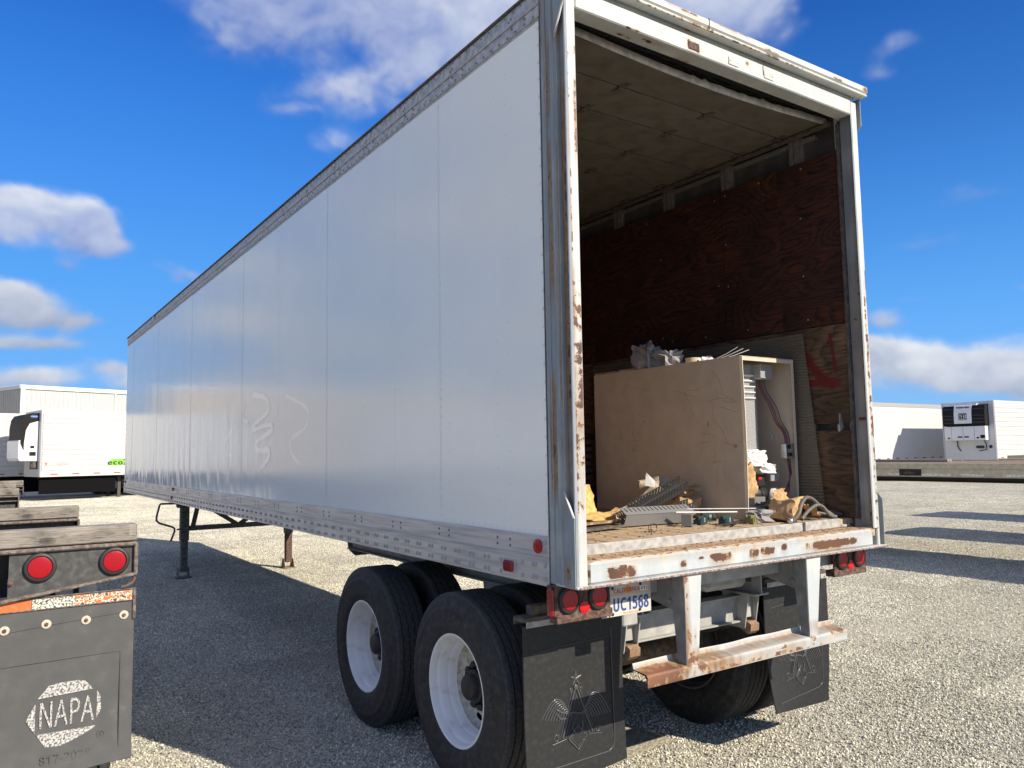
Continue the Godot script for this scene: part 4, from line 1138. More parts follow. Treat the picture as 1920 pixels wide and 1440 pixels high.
	part(plate, "plate_sun", su, org)
	var bo := MB.new()
	for q in [[-0.866, 1.178], [-0.683, 1.183], [-0.868, 1.056], [-0.69, 1.06]]: disc(bo, Vector3(q[0], q[1], -0.164), Vector3.BACK, 0.0075, 0.005, 10)
	part(plate, "plate_bolts", bo, mats["black_paint"])

func flap(par: Node3D, xc: float, bend: float, label: String) -> void:  # mud flap with a pressed emblem: winged letter A under a star
	var z0 := -0.42
	var curve := func(x: float, y: float) -> float:
		var low := clampf((0.75 - y) / 0.5, 0.0, 1.0)
		return z0 + bend * low * low * (x - xc) + 0.02 * low * low + 0.006 * sin((x - xc) * 7.0)
	var m := MB.new()
	var F := func(u: float, v: float) -> Vector3:
		var x: float = xc + lerpf(-0.31, 0.31, u)
		var y: float = lerpf(0.232 + 0.025 * (2.0 * u - 1.0) * signf(bend + 0.001), 1.0, v)
		return Vector3(x, y, curve.call(x, y))
	m.surf(F, 16, 20)
	m.surf(func(u: float, v: float) -> Vector3: return F.call(u, v) + Vector3(0, 0, -0.009), 16, 20)
	var edge := []
	for i in 41: edge.append(F.call(i / 40.0, 0.0) + Vector3(0, 0, -0.0045))
	m.tube(edge, 0.0046, 6)
	for u in [0.0, 1.0]:
		var e2 := []
		for i in 21: e2.append(F.call(u, i / 20.0) + Vector3(0, 0, -0.0045))
		m.tube(e2, 0.0046, 6)
	var f := part(par, "mud_flap", m, mats["flap_rubber"], label)
	var e := MB.new()
	var P := func(x: float, y: float) -> Vector3:
		return Vector3(xc + x, y, curve.call(xc + x, y) + 0.001)
	var line := func(pts: Array, r: float) -> void:
		var q := []
		for p in pts: q.append(P.call(p[0], p[1]))
		e.tube(q, r, 6)
	# border line
	line.call([[-0.25, 0.30], [0.19, 0.315], [0.225, 0.335], [0.235, 0.37], [0.235, 0.93]], 0.0025)
	line.call([[-0.26, 0.86], [-0.1, 0.875], [0.1, 0.88], [0.235, 0.885]], 0.002)
	# star
	for k in 5:
		var a := PI / 2 + TAU * k / 5
		line.call([[0.0, 0.704], [0.034 * cos(a), 0.704 + 0.036 * sin(a)]], 0.0045)
		var a2 := a + TAU / 10
		line.call([[0.034 * cos(a), 0.704 + 0.036 * sin(a)], [0.013 * cos(a2), 0.704 + 0.013 * sin(a2)]], 0.002)
		var a3 := a - TAU / 10
		line.call([[0.034 * cos(a), 0.704 + 0.036 * sin(a)], [0.013 * cos(a3), 0.704 + 0.013 * sin(a3)]], 0.002)
	disc(e, P.call(0.0, 0.662), Vector3.BACK, 0.013, 0.006, 12)
	# the letter: two legs with outlines, scrolls at head and foot
	for s in [-1.0, 1.0]:
		line.call([[0.008 * s, 0.65], [0.092 * s, 0.432]], 0.006)
		line.call([[0.022 * s, 0.65], [0.106 * s, 0.432]], 0.0022)
		line.call([[-0.004 * s, 0.63], [0.074 * s, 0.432]], 0.0022)
		var sc := []
		for k in 10: sc.append([0.03 * s + 0.011 * cos(k * 0.75) * (1.0 - k * 0.07), 0.648 + 0.011 * sin(k * 0.75) * (1.0 - k * 0.07)])
		line.call(sc, 0.0028)
		sc = []
		for k in 12: sc.append([0.128 * s + 0.019 * cos(k * 0.7) * (1.0 - k * 0.05), 0.438 + 0.019 * sin(k * 0.7) * (1.0 - k * 0.05)])
		line.call(sc, 0.0028)
		line.call([[0.07 * s, 0.424], [0.155 * s, 0.412]], 0.0025)
		# wings: feathers that fan out and sweep down from the letter
		for k in 10:
			var t := k / 9.0
			var lift := 0.0 if s > 0 else 0.035 * (1.0 - t)
			var p0 := Vector2(lerpf(0.080, 0.030, t), lerpf(0.600, 0.525, t))
			var p1 := Vector2(lerpf(0.135, 0.048, t), lerpf(0.665, 0.555, t))
			var p2 := Vector2(lerpf(0.212, 0.062, t), lerpf(0.505, 0.500, t) + lift)
			var q := []
			for j in 9:
				var w := j / 8.0
				var b := p0.lerp(p1, w).lerp(p1.lerp(p2, w), w)
				q.append([b.x * s, b.y])
			line.call(q, 0.0046 if s > 0 else 0.0030)
	# head, neck and shield
	line.call([[0.03, 0.53], [-0.02, 0.545], [-0.06, 0.545], [-0.095, 0.555], [-0.118, 0.572], [-0.122, 0.55], [-0.10, 0.525], [-0.06, 0.52]], 0.005)
	line.call([[-0.055, 0.42], [0.0, 0.362], [0.055, 0.42], [0.0, 0.478], [-0.055, 0.42]], 0.005)
	line.call([[-0.040, 0.42], [0.0, 0.378], [0.040, 0.42], [0.0, 0.462], [-0.040, 0.42]], 0.0022)
	line.call([[-0.02, 0.50], [-0.03, 0.47], [-0.01, 0.44]], 0.004)
	line.call([[0.03, 0.50], [0.035, 0.47], [0.02, 0.44]], 0.004)
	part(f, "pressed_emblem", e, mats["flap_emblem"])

func build_underside(T: Node3D) -> void:
	var fg: Material = mats["frame_grey"]; var fd: Material = mats["frame_dark"]
	# bumper: tapered uprights with deep side plates, and a bent channel across
	for s in [-1.0, 1.0]:
		var up := MB.new()
		var xa := -0.543 if s < 0 else 0.431
		var xb := -0.420 if s < 0 else 0.560
		var xc := -0.536 if s < 0 else 0.431
		var xd := -0.461 if s < 0 else 0.500
		up.t = Transform3D(Basis.IDENTITY, Vector3(0, 0, -0.008))
		up.prism(PackedVector2Array([Vector2(xc, 0.79), Vector2(xd, 0.79), Vector2(xb, 1.228), Vector2(xa, 1.228)]), 0.008)
		part(T, "bumper_upright", up, mats["bumper_paint"])
		var web := MB.new()
		web.t = Transform3D(Basis(Vector3(0, 0, 1), Vector3.UP, Vector3.LEFT), Vector3(xa + 0.008, 0, 0))
		web.prism(PackedVector2Array([Vector2(-0.002, 0.79), Vector2(-0.055, 0.79), Vector2(-0.085, 1.05), Vector2(-0.33, 1.10), Vector2(-0.33, 1.228), Vector2(-0.002, 1.228)]), 0.007)
		for q in [[-0.10, 1.19], [-0.10, 1.09], [-0.26, 1.17]]:
			disc(web, Vector3(q[0], q[1], 0.007), Vector3.BACK, 0.014, 0.012, 6, 0.1)
		part(T, "bumper_web", web, paint_steel("web_grey", Color(0.16, 0.165, 0.165), Color(0.26, 0.255, 0.24), 89))
	var bar := MB.new()
	bar.surf(func(u: float, v: float) -> Vector3:
		var x := lerpf(-0.81, 0.77, u)
		var dent := 0.006 * sin(u * 9.0) + 0.012 * exp(-pow((x - 0.05) / 0.12, 2.0))
		var prof := [Vector2(-0.006, 0.733), Vector2(0.004, 0.736), Vector2(0.005, 0.785), Vector2(-0.004, 0.795), Vector2(-0.085, 0.802), Vector2(-0.092, 0.806), Vector2(-0.097, 0.828), Vector2(-0.101, 0.828), Vector2(-0.100, 0.798), Vector2(-0.004, 0.787), Vector2(-0.006, 0.733)]
		var k := v * (prof.size() - 1)
		var i := mini(int(k), prof.size() - 2)
		var p: Vector2 = prof[i].lerp(prof[i + 1], k - i)
		return Vector3(x, p.y - 0.012 * (u - 0.5) * 0.0 + (dent if p.x < -0.05 else 0.0) * 0.6, p.x), 48, 40)
	part(T, "bumper_bar", bar, mats["bumper_paint"])
	# the surf above leaves its own uv; project it like the flat faces
	var bm := T.get_node("bumper_bar") as MeshInstance3D
	var arr := bm.mesh.surface_get_arrays(0)
	var uvs := PackedVector2Array()
	for p in arr[Mesh.ARRAY_VERTEX]: uvs.append(Vector2(p.x, -p.y + p.z * 0.6))
	arr[Mesh.ARRAY_TEX_UV] = uvs
	var am := ArrayMesh.new()
	am.add_surface_from_arrays(Mesh.PRIMITIVE_TRIANGLES, arr)
	bm.mesh = am
	# flap hangers and flaps
	for s in [-1.0, 1.0]:
		var st := MB.new()
		var xc: float = 0.905 * s
		st.span(Vector3(xc - 0.30, 0.990, -0.418), Vector3(xc + 0.31, 1.020, -0.411), 0.002)
		for k in [-0.28, 0.0, 0.28]: disc(st, Vector3(xc + k, 1.005, -0.411), Vector3.BACK, 0.008, 0.005, 8)
		part(T, "flap_strip", st, mats["aluminium_dull"])
		var arm := MB.new()
		arm.span(Vector3(xc - 0.32, 1.018, -0.50), Vector3(xc + 0.32, 1.042, -0.413), 0.004)
		arm.span(Vector3(xc - 0.32, 1.0, -0.50), Vector3(xc + 0.32, 1.04, -0.492), 0.003)
		arm.span(Vector3(0.45 * s, 1.04, -0.48), Vector3(1.16 * s, 1.09, -0.43), 0.003)
		part(T, "flap_hanger", arm, mats["frame_dark"])
	flap(T, -0.905, 0.0, "left mud flap, flat, half in the shadow of the bumper")
	flap(T, 0.895, -0.14, "right mud flap, curled at its lower edge")
	# cross members and slider frame
	var zc := -0.3
	for i in 40:
		if i != 1 and i < 34 or i >= 34:
			var cm := MB.new()
			cm.span(Vector3(-1.10, 1.235, zc - 0.003), Vector3(1.10, 1.36, zc + 0.003))
			cm.span(Vector3(-1.10, 1.235, zc - 0.03), Vector3(1.10, 1.243, zc + 0.03))
			part(T, "cross_member", cm, fg)
		zc -= 0.325
	var rp := MB.new()
	rp.span(Vector3(-1.10, 1.125, -0.20), Vector3(1.10, 1.234, -0.19))
	part(T, "rear_cross_plate", rp, fg)
	for s in [-1.0, 1.0]:
		var ra := MB.new()
		ra.span(Vector3(0.48 * s, 0.97, -0.36), Vector3(0.492 * s, 1.234, -4.3), 0.002)
		ra.span(Vector3(0.42 * s, 0.965, -0.36), Vector3(0.55 * s, 0.977, -4.3), 0.002)
		ra.span(Vector3(0.44 * s, 1.12, -0.30), Vector3(0.60 * s, 1.2335, -0.52), 0.004)
		part(T, "frame_rail", ra, fg)
		var hb := MB.new()
		for z in [-0.52, -1.77, -3.02]:
			hb.t = Transform3D(Basis(Vector3(0, 0, 1), Vector3.UP, Vector3.LEFT), Vector3(0.49 * s + 0.05, 0, z))
			hb.prism(PackedVector2Array([Vector2(-0.11, 0.97), Vector2(0.10, 0.97), Vector2(0.06, 0.76), Vector2(-0.06, 0.76)]), 0.007)
			hb.t.origin.x = 0.49 * s - 0.045
			hb.prism(PackedVector2Array([Vector2(-0.11, 0.97), Vector2(0.10, 0.97), Vector2(0.06, 0.76), Vector2(-0.06, 0.76)]), 0.007)
			hb.t = Transform3D(Basis.IDENTITY, Vector3.ZERO)
			hb.span(Vector3(0.49 * s - 0.045, 0.82, z + 0.035), Vector3(0.49 * s + 0.045, 0.97, z + 0.045))
		part(T, "spring_hanger", hb, fg)
		var pad := MB.new()
		pad.t = Transform3D(Basis(Vector3(0, 0, 1), Vector3.UP, Vector3.LEFT), Vector3(0.49 * s + 0.04, 0, -0.5))
		pad.prism(PackedVector2Array([Vector2(-0.03, 0.795), Vector2(0.05, 0.80), Vector2(0.075, 0.785), Vector2(0.07, 0.745), Vector2(0.045, 0.725), Vector2(-0.03, 0.765)]), 0.075)
		part(T, "spring_seat", pad, mats["tan_rubber"])
	var ib := MB.new()
	ib.span(Vector3(-0.45, 0.80, -0.525), Vector3(0.45, 0.95, -0.518))
	ib.span(Vector3(-0.45, 0.795, -0.56), Vector3(0.45, 0.805, -0.48), 0.002)
	ib.span(Vector3(-0.45, 0.945, -0.56), Vector3(0.45, 0.955, -0.48), 0.002)
	part(T, "suspension_beam", ib, fg)
	var box := MB.new()
	box.span(Vector3(0.05, 1.02, -0.62), Vector3(0.42, 1.2, -0.40), 0.03)
	part(T, "bolster", box, fg)
	var tank := MB.new()
	tank.t = Transform3D(Basis(Vector3(0, 1, 0), Vector3(1, 0, 0), Vector3(0, 0, -1)), Vector3(0, 0.98, -4.6))
	tank.lathe([Vector2(0, -0.4), Vector2(0.08, -0.39), Vector2(0.125, -0.34), Vector2(0.125, 0.34), Vector2(0.08, 0.39), Vector2(0, 0.4)], 20)
	part(T, "air_tank", tank, fd)
	var co := MB.new()
	co.span(Vector3(-0.30, 1.0, -12.9), Vector3(0.30, 1.22, -10.9), 0.01)
	part(T, "coupler_plate", co, fd)

func build_running_gear(T: Node3D) -> void:
	for ax in [[-1.134, 0.0], [-2.403, 0.0042]]:
		var a := MB.new()
		a.tube([Vector3(-0.95, 0.529, ax[0]), Vector3(0.95, 0.529, ax[0])], 0.064, 14)
		part(T, "axle", a, nmat("axle_brown", 90, 0.02, [[0.3, Color(0.10, 0.075, 0.05)], [0.7, Color(0.20, 0.155, 0.105)]], 2.0, 0.85))
		for s in [-1.0, 1.0]:
			axle_wheel(T, 1.075 * s, ax[0], s, true, ax[1], "left outer wheel of the rear axle" if s < 0 and ax[1] == 0.0 else "")
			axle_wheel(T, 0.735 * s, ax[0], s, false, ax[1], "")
			var dr := MB.new()
			dr.t = Transform3D(Basis(Vector3(0, 1, 0), Vector3(1, 0, 0), Vector3(0, 0, -1)), Vector3(0.66 * s, 0.529, ax[0]))
			dr.lathe([Vector2(0.06, -0.10), Vector2(0.20, -0.10), Vector2(0.208, -0.09), Vector2(0.208, 0.10), Vector2(0.06, 0.11)], 28)
			part(T, "brake_drum", dr, mats["frame_dark"])
			var sp := MB.new()
			for k in 4:
				var half := 0.60 - k * 0.11
				var pts := []
				for j in 9: pts.append(Vector3(0.49 * s, 0.70 - k * 0.017 + 0.07 * pow((j - 4) / 4.0, 2.0) * pow(half / 0.6, 2.0), ax[0] + (j - 4) / 4.0 * half))
				for j in 8: sp.beam(pts[j], pts[j + 1], 0.075, 0.014, 0.0)
			part(T, "leaf_spring", sp, mats["frame_dark"])
			var ub := MB.new()
			ub.span(Vector3(0.42 * s, 0.58, ax[0] - 0.07), Vector3(0.56 * s, 0.64, ax[0] + 0.07), 0.01)
			disc(ub, Vector3(0.55 * s, 0.53, ax[0] + 0.09), Vector3.BACK, 0.035, 0.03, 14)
			part(T, "axle_seat", ub, mats["frame_dark"])
	# landing gear
	var z := -10.2
	var lg: Material = mats["leg_grey"]
	for s in [-1.0, 1.0]:
		var o := MB.new()
		o.span(Vector3(0.815 * s - 0.062, 0.57, z - 0.065), Vector3(0.815 * s + 0.062, 1.225, z + 0.065), 0.008)
		var lo := part(T, "landing_leg", o, lg)
		var i := MB.new()
		i.span(Vector3(0.815 * s - 0.05, 0.10, z - 0.052), Vector3(0.815 * s + 0.05, 0.575, z + 0.052), 0.006)
		part(lo, "inner_leg", i, lg if s < 0 else mats["rust_brown"])
		var sh := MB.new()
		sh.span(Vector3(0.815 * s - 0.11, 0.004, z - 0.12), Vector3(0.815 * s + 0.11, 0.022, z + 0.12), 0.003)
		for e in [-1.0, 1.0]:
			sh.t = Transform3D(Basis(Vector3(0, 0, 1), Vector3.UP, Vector3.LEFT), Vector3(0.815 * s + 0.075 * e, 0, z))
			sh.prism(PackedVector2Array([Vector2(-0.11, 0.02), Vector2(0.11, 0.02), Vector2(0.04, 0.16), Vector2(-0.04, 0.16)]), 0.008)
			sh.t = Transform3D(Basis.IDENTITY, Vector3.ZERO)
		part(lo, "foot", sh, lg if s < 0 else mats["tan_rubber"])
	var cb := MB.new()
	cb.beam(Vector3(-0.76, 0.755, z), Vector3(0.76, 0.755, z), 0.05, 0.075)
	part(T, "landing_crossbar", cb, lg)
	for q in [[Vector3(-0.70, 0.73, z), Vector3(-0.60, 1.2, z)], [Vector3(0.02, 0.75, z), Vector3(-0.60, 1.16, z + 0.02)], [Vector3(-0.02, 0.75, z), Vector3(0.60, 1.16, z + 0.02)], [Vector3(0.70, 0.73, z), Vector3(0.60, 1.2, z)], [Vector3(-0.81, 0.75, z - 0.05), Vector3(-0.6, 1.22, z - 1.1)], [Vector3(0.81, 0.75, z - 0.05), Vector3(0.6, 1.22, z - 1.1)]]:
		var b := MB.new()
		b.beam(q[0], q[1], 0.03, 0.065)
		part(T, "landing_brace", b, lg)
	var gb := MB.new()
	disc(gb, Vector3(-0.877, 1.135, z), Vector3.LEFT, 0.06, 0.06, 16)
	gb.tube([Vector3(-0.76, 1.135, z), Vector3(0.76, 1.135, z)], 0.016, 8)
	part(T, "landing_gearbox", gb, lg)
	var cr := MB.new()
	cr.tube([Vector3(-0.93, 1.145, z), Vector3(-1.16, 1.148, z), Vector3(-1.175, 1.13, z), Vector3(-1.215, 0.96, z), Vector3(-1.215, 0.90, z), Vector3(-1.18, 0.86, z), Vector3(-0.99, 0.79, z), Vector3(-0.955, 0.765, z), Vector3(-0.955, 0.72, z), Vector3(-1.006, 0.575, z)], 0.015, 8)
	part(T, "crank_handle", cr, lg)
	var pin := MB.new()
	pin.tube([Vector3(-0.93, 0.745, z + 0.03), Vector3(-0.87, 0.757, z + 0.03)], 0.012, 8)
	part(T, "crank_hook", pin, lg)

# ---------------------------------------------------------------- what lies on the trailer floor
func crumpled(m: MB, o: Vector3, s: Vector3, seed_: int, amp := 0.35, nu := 9, nv := 14, yaw := 0.0) -> void:  # a creased lump with hard folds
	var f := FastNoiseLite.new()
	f.seed = seed_; f.frequency = 1.3; f.fractal_type = FastNoiseLite.FRACTAL_RIDGED; f.fractal_octaves = 3
	var b := Basis(Vector3.UP, yaw)
	var P := []
	for i in nu + 1:
		var row := []
		for j in nv:
			var th := PI * i / nu
			var ph := TAU * j / nv
			var d := Vector3(sin(th) * cos(ph), cos(th), sin(th) * sin(ph))
			var r := 1.0 + amp * f.get_noise_3dv(d * 1.2)
			var sq := Vector3(signf(d.x) * pow(absf(d.x), 0.6), signf(d.y) * pow(absf(d.y), 0.6), signf(d.z) * pow(absf(d.z), 0.6))
			var q := sq * r * s
			q.y = maxf(q.y, -s.y * 0.92)
			row.append(o + b * q)
		P.append(row)
	for i in nu:
		for j in nv:
			var k := (j + 1) % nv
			var cen: Vector3 = P[i][j] - o
			if i > 0: m.face([P[i][j], P[i][k], P[i + 1][j]], cen)
			if i < nu - 1: m.face([P[i][k], P[i + 1][k], P[i + 1][j]], cen)

func crushed_box(m: MB, o: Vector3, b: Basis, s: Vector3, seed_: int, amp: float) -> void:  # a carton pushed out of shape
	var f := FastNoiseLite.new()
	f.seed = seed_; f.frequency = 6.0; f.fractal_type = FastNoiseLite.FRACTAL_RIDGED; f.fractal_octaves = 2
	for ax in 3:
		for sg in [-1.0, 1.0]:
			m.surf(func(u: float, v: float) -> Vector3:
				var p := Vector3.ZERO
				p[ax] = sg * 0.5; p[(ax + 1) % 3] = u - 0.5; p[(ax + 2) % 3] = v - 0.5
				p *= s
				var q := p + Vector3(f.get_noise_3dv(p + Vector3(3, 0, 0)), f.get_noise_3dv(p + Vector3(0, 5, 0)), f.get_noise_3dv(p + Vector3(0, 0, 7))) * amp
				q.y = maxf(q.y, -s.y * 0.5)
				return o + b * q, 10, 10)

func bent_sheet(m: MB, o: Vector3, b: Basis, w: float, h: float, seed_: int, amp: float, thick: float, curl := 0.0, nu := 10, nv := 8) -> void:
	var f := FastNoiseLite.new()
	f.seed = seed_; f.frequency = 1.0
	for side in [0.0, -thick]:
		m.surf(func(u: float, v: float) -> Vector3:
			var x := (u - 0.5) * w + 0.06 * w * f.get_noise_2d(v * 3.0, 7.0) * (absf(u - 0.5) * 2.0)
			var y := (v - 0.5) * h + 0.10 * h * f.get_noise_2d(u * 3.5, 31.0) * (absf(v - 0.5) * 2.0)
			var z = amp * f.get_noise_2d(u * 2.2, v * 2.2) + curl * pow(absf(u - 0.5) * 2.0, 2.0) + side
			return o + b * Vector3(x, y, z), nu, nv)

func slotted_duct(nm: String, label: String, a: Vector3, dir: Vector3, up: Vector3, length: float, w: float, h: float, m: Material, fingers: int, group := "") -> void:
	var d := thing(nm, label, "wiring duct", group)
	var x := dir.normalized()
	var z := x.cross(up).normalized()
	var y := z.cross(x)
	var tr := Transform3D(Basis(x, y, z), a)
	var base := MB.new()
	base.t = tr
	base.span(Vector3(0, 0, 0), Vector3(length, 0.003, w))
	base.span(Vector3(0, 0, 0), Vector3(length, h * 0.42, 0.0025))
	base.span(Vector3(0, 0, w - 0.0025), Vector3(length, h * 0.42, w))
	part(d, "duct_base", base, m)
	var pitch := length / fingers
	for i in fingers:
		var f := MB.new()
		f.t = tr
		for zz in [0.0, w - 0.0025]:
			f.span(Vector3(i * pitch + pitch * 0.14, h * 0.42, zz), Vector3((i + 1) * pitch - pitch * 0.14, h * 0.92, zz + 0.0025))
			f.span(Vector3(i * pitch + pitch * 0.05, h * 0.92, zz - 0.001), Vector3((i + 1) * pitch - pitch * 0.05, h, zz + 0.0035))
		part(d, "finger", f, m)

func hose(nm: String, label: String, cat: String, pts: Array, r: float, m: Material, ribbed := false) -> Node3D:
	var c := Curve3D.new()
	for i in pts.size():
		var t: Vector3 = (pts[mini(i + 1, pts.size() - 1)] - pts[maxi(i - 1, 0)]) * 0.22
		c.add_point(pts[i], -t, t)
	c.bake_interval = 0.012
	var q := []
	for p in c.get_baked_points(): q.append(p)
	var mb := MB.new()
	mb.tube(q, r, 8)
	if ribbed:
		for i in q.size():
			if i % 2 == 0 and i + 1 < q.size(): mb.tube([q[i], q[i].lerp(q[i + 1], 0.5)], r * 1.13, 8)
	var o := thing(nm, label, cat)
	part(o, "jacket", mb, m)
	return o

func build_cargo() -> void:
	var tan_paint := nmat("cabinet_tan", 301, 0.01, [[0.15, Color(0.545, 0.475, 0.375)], [0.5, Color(0.58, 0.505, 0.40)], [0.85, Color(0.61, 0.53, 0.425)]], 1.2, 0.42)
	var galv := nmat("galvanised", 302, 0.05, [[0.2, Color(0.30, 0.31, 0.32)], [0.8, Color(0.46, 0.47, 0.48)]], 3.0, 0.45, 0.4)
	var card := nmat("cardboard", 303, 0.02, [[0.2, Color(0.34, 0.21, 0.095)], [0.6, Color(0.47, 0.31, 0.155)], [0.9, Color(0.56, 0.40, 0.23)]], 2.5, 0.9)
	var card2 := nmat("cardboard_yellow", 304, 0.02, [[0.2, Color(0.42, 0.27, 0.09)], [0.6, Color(0.60, 0.42, 0.15)], [0.9, Color(0.68, 0.52, 0.25)]], 2.0, 0.9)
	var grey := mat("duct_grey", Color(0.20, 0.205, 0.21), 0.5)
	var dgrey := mat("duct_dark", Color(0.04, 0.042, 0.045), 0.5)
	var blk := mat("plastic_black", Color(0.018, 0.018, 0.02), 0.45)
	# --- cabinet
	var C := thing("equipment_cabinet", "open tan sheet metal cabinet standing inside the box trailer", "cabinet")
	var xl := 0.54; var xr := 1.083; var y0 := 1.402; var y1 := 2.435; var zf := -0.50; var zb := -1.93
	var nz := FastNoiseLite.new()
	nz.seed = 12; nz.frequency = 1.2
	var sd := MB.new()
	sd.surf(func(u: float, v: float) -> Vector3:
		var z: float = lerpf(zf - 0.004, zb, u); var y: float = lerpf(y0, y1, v)
		return Vector3(xl - 0.004 * nz.get_noise_2d(z * 2.0, y * 2.0) * sin(v * PI) + 0.010 * sin(v * PI) * (1.0 - u), y, z), 24, 18)
	part(C, "side_panel", sd, tan_paint)
	var rp := MB.new()
	rp.span(Vector3(xr - 0.003, y0, zf), Vector3(xr, y1, zb), 0.001)
	part(C, "side_panel", rp, tan_paint)
	var tp := MB.new()
	tp.span(Vector3(xl, y1, zf + 0.002), Vector3(xr, y1 + 0.003, zb), 0.001)
	part(C, "top_panel", tp, tan_paint)
	var bk := MB.new()
	bk.span(Vector3(xl, y0, zb), Vector3(xr, y1, zb - 0.003), 0.001)
	part(C, "end_panel", bk, tan_paint)
	var lip := MB.new()
	var lp := []
	for i in 13:
		var v := i / 12.0
		lp.append(Vector3(xl + 0.011 + 0.010 * sin(v * PI), lerpf(y0, y1, v), zf))
	for i in 12: lip.beam(lp[i], lp[i + 1], 0.026, 0.004, 0.0)
	part(C, "folded_edge", lip, mat("cabinet_edge", Color(0.72, 0.64, 0.50), 0.5))  # paler than the panels: sunlight on the fold put into its colour
	var lip2 := MB.new()
	lip2.span(Vector3(xr - 0.024, y0, zf - 0.003), Vector3(xr, y1, zf + 0.001), 0.001)
	lip2.span(Vector3(xl + 0.024, y1 - 0.026, zf - 0.003), Vector3(xr, y1 - 0.001, zf + 0.0015), 0.001)
	part(C, "folded_edge", lip2, tan_paint)
	var dv := MB.new()
	dv.span(Vector3(xl + 0.03, y0 + 0.2, -0.64), Vector3(xl + 0.325, y1 - 0.03, -0.643))
	part(C, "inner_partition", dv, galv)
	var dv2 := MB.new()
	dv2.span(Vector3(xl + 0.03, y0, -1.2), Vector3(xr - 0.01, y1 - 0.01, -1.203))
	part(C, "inner_partition", dv2, galv)
	var scm := MB.new()
	rng.seed = 91
	for i in 34:
		var q := []
		var p := Vector2(rng.randf_range(-1.75, -0.6), rng.randf_range(1.55, 2.38))
		var di := Vector2.from_angle(rng.randf_range(-0.35, 0.35) + (PI / 2 if rng.randf() < 0.35 else 0.0))
		for k in rng.randi_range(4, 10):
			q.append(Vector3(xl - 0.0012 - 0.004 * nz.get_noise_2d(p.x * 2.0, p.y * 2.0) * sin((p.y - y0) / (y1 - y0) * PI) + 0.010 * sin((p.y - y0) / (y1 - y0) * PI) * (1.0 - (p.x - zf) / (zb - zf)), p.y, p.x))
			p += di * 0.022
			di = di.rotated(rng.randf_range(-0.22, 0.22))
			if p.y > 2.41 or p.y < 1.45 or p.x > -0.53: break
		if q.size() > 2: scm.tube(q, 0.0009, 4)
	part(C, "scratch_marks", scm, mat("scratch_brown", Color(0.47, 0.385, 0.29), 0.6), "", true)
	for i in 5:  # white bars whose colour stands for the sunlit louvre stripes
		var sl := MB.new()
		sl.t = Transform3D(Basis(Vector3.RIGHT, -0.5), Vector3(0.76, 2.33 - i * 0.038, -0.632))
		sl.box(Vector3.ZERO, Vector3(0.16, 0.008, 0.018), 0.002)
		part(C, "louvre_slat", sl, mat("slat_white", Color(0.70, 0.70, 0.68), 0.5))
	var scr := MB.new()
	for q in [[1.86, -0.56], [2.02, -0.78], [2.00, -0.78], [1.85, -1.5], [1.62, -1.38], [1.85, -1.85], [2.05, -1.38]]: disc(scr, Vector3(xl - 0.001, q[0], q[1]), Vector3.LEFT, 0.006 if q[1] < -0.6 else 0.011, 0.004, 8)
	part(C, "panel_screws", scr, mats["bolt_zinc"], "", true)
	var tb := MB.new()
	tb.span(Vector3(0.83, 2.305, -0.57), Vector3(0.95, 2.405, -0.68), 0.004)
	tb.span(Vector3(0.825, 2.31, -0.565), Vector3(0.955, 2.318, -0.685), 0.002)
	part(C, "transformer_box", tb, galv)
	var rb := MB.new()
	rb.span(Vector3(0.985, 1.775, -0.515), Vector3(1.075, 1.875, -0.56), 0.003)
	var ro := part(C, "relay_box", rb, mat("chrome_box", Color(0.62, 0.62, 0.62), 0.25, 0.8))
	var rd := MB.new()
	rd.span(Vector3(0.995, 1.79, -0.505), Vector3(1.04, 1.815, -0.517), 0.002)
	for k in 3: rd.span(Vector3(0.993 + k * 0.014, 1.84, -0.508), Vector3(1.003 + k * 0.014, 1.868, -0.517), 0.001)
	part(ro, "relay", rd, blk)
	var bj := MB.new()
	bj.span(Vector3(0.955, 1.91, -0.60), Vector3(0.985, 1.935, -0.62), 0.002)
	part(C, "cable_clip", bj, mats["bolt_zinc"])
	var reds := [Color(0.20, 0.015, 0.03), Color(0.03, 0.025, 0.04), Color(0.13, 0.025, 0.10), Color(0.22, 0.16, 0.10), Color(0.05, 0.05, 0.09)]
	for i in 5:
		var w := MB.new()
		var c := Curve3D.new()
		var e := Vector3(1.0 + i * 0.012, 1.875, -0.53)
		var p0 := Vector3(0.86 + i * 0.016, 2.305, -0.62)
		c.add_point(p0, Vector3.ZERO, Vector3(0, -0.10, 0.0))
		c.add_point(p0.lerp(e, 0.5) + Vector3(-0.02 + i * 0.004, -0.02, 0.02), Vector3(-0.03, 0.10, 0), Vector3(0.03, -0.10, 0))
		c.add_point(e, Vector3(0, 0.12, 0), Vector3.ZERO)
		c.bake_interval = 0.02
		var q := []
		for p in c.get_baked_points(): q.append(p)
		w.tube(q, 0.0032, 6)
		part(C, "wire", w, mat("wire_%d" % i, reds[i], 0.4))
	for i in 3:
		var w := MB.new()
		w.tube([Vector3(1.02 + i * 0.014, 1.775, -0.535), Vector3(1.02 + i * 0.01, 1.68, -0.52), Vector3(0.98 - i * 0.02, 1.56, -0.50), Vector3(0.93 - i * 0.03, 1.50, -0.52)], 0.0032, 6)
		part(C, "wire", w, mats["wire_%d" % i])
	# --- inside and around the cabinet
	var foil := thing("plastic_bag", "crumpled white plastic bag inside the open cabinet", "plastic bag")
	var fm := MB.new()
	crumpled(fm, Vector3(0.745, 1.775, -0.60), Vector3(0.085, 0.05, 0.05), 21, 0.5, 14, 20)
	crumpled(fm, Vector3(0.83, 1.71, -0.57), Vector3(0.065, 0.03, 0.04), 22, 0.6, 12, 18)
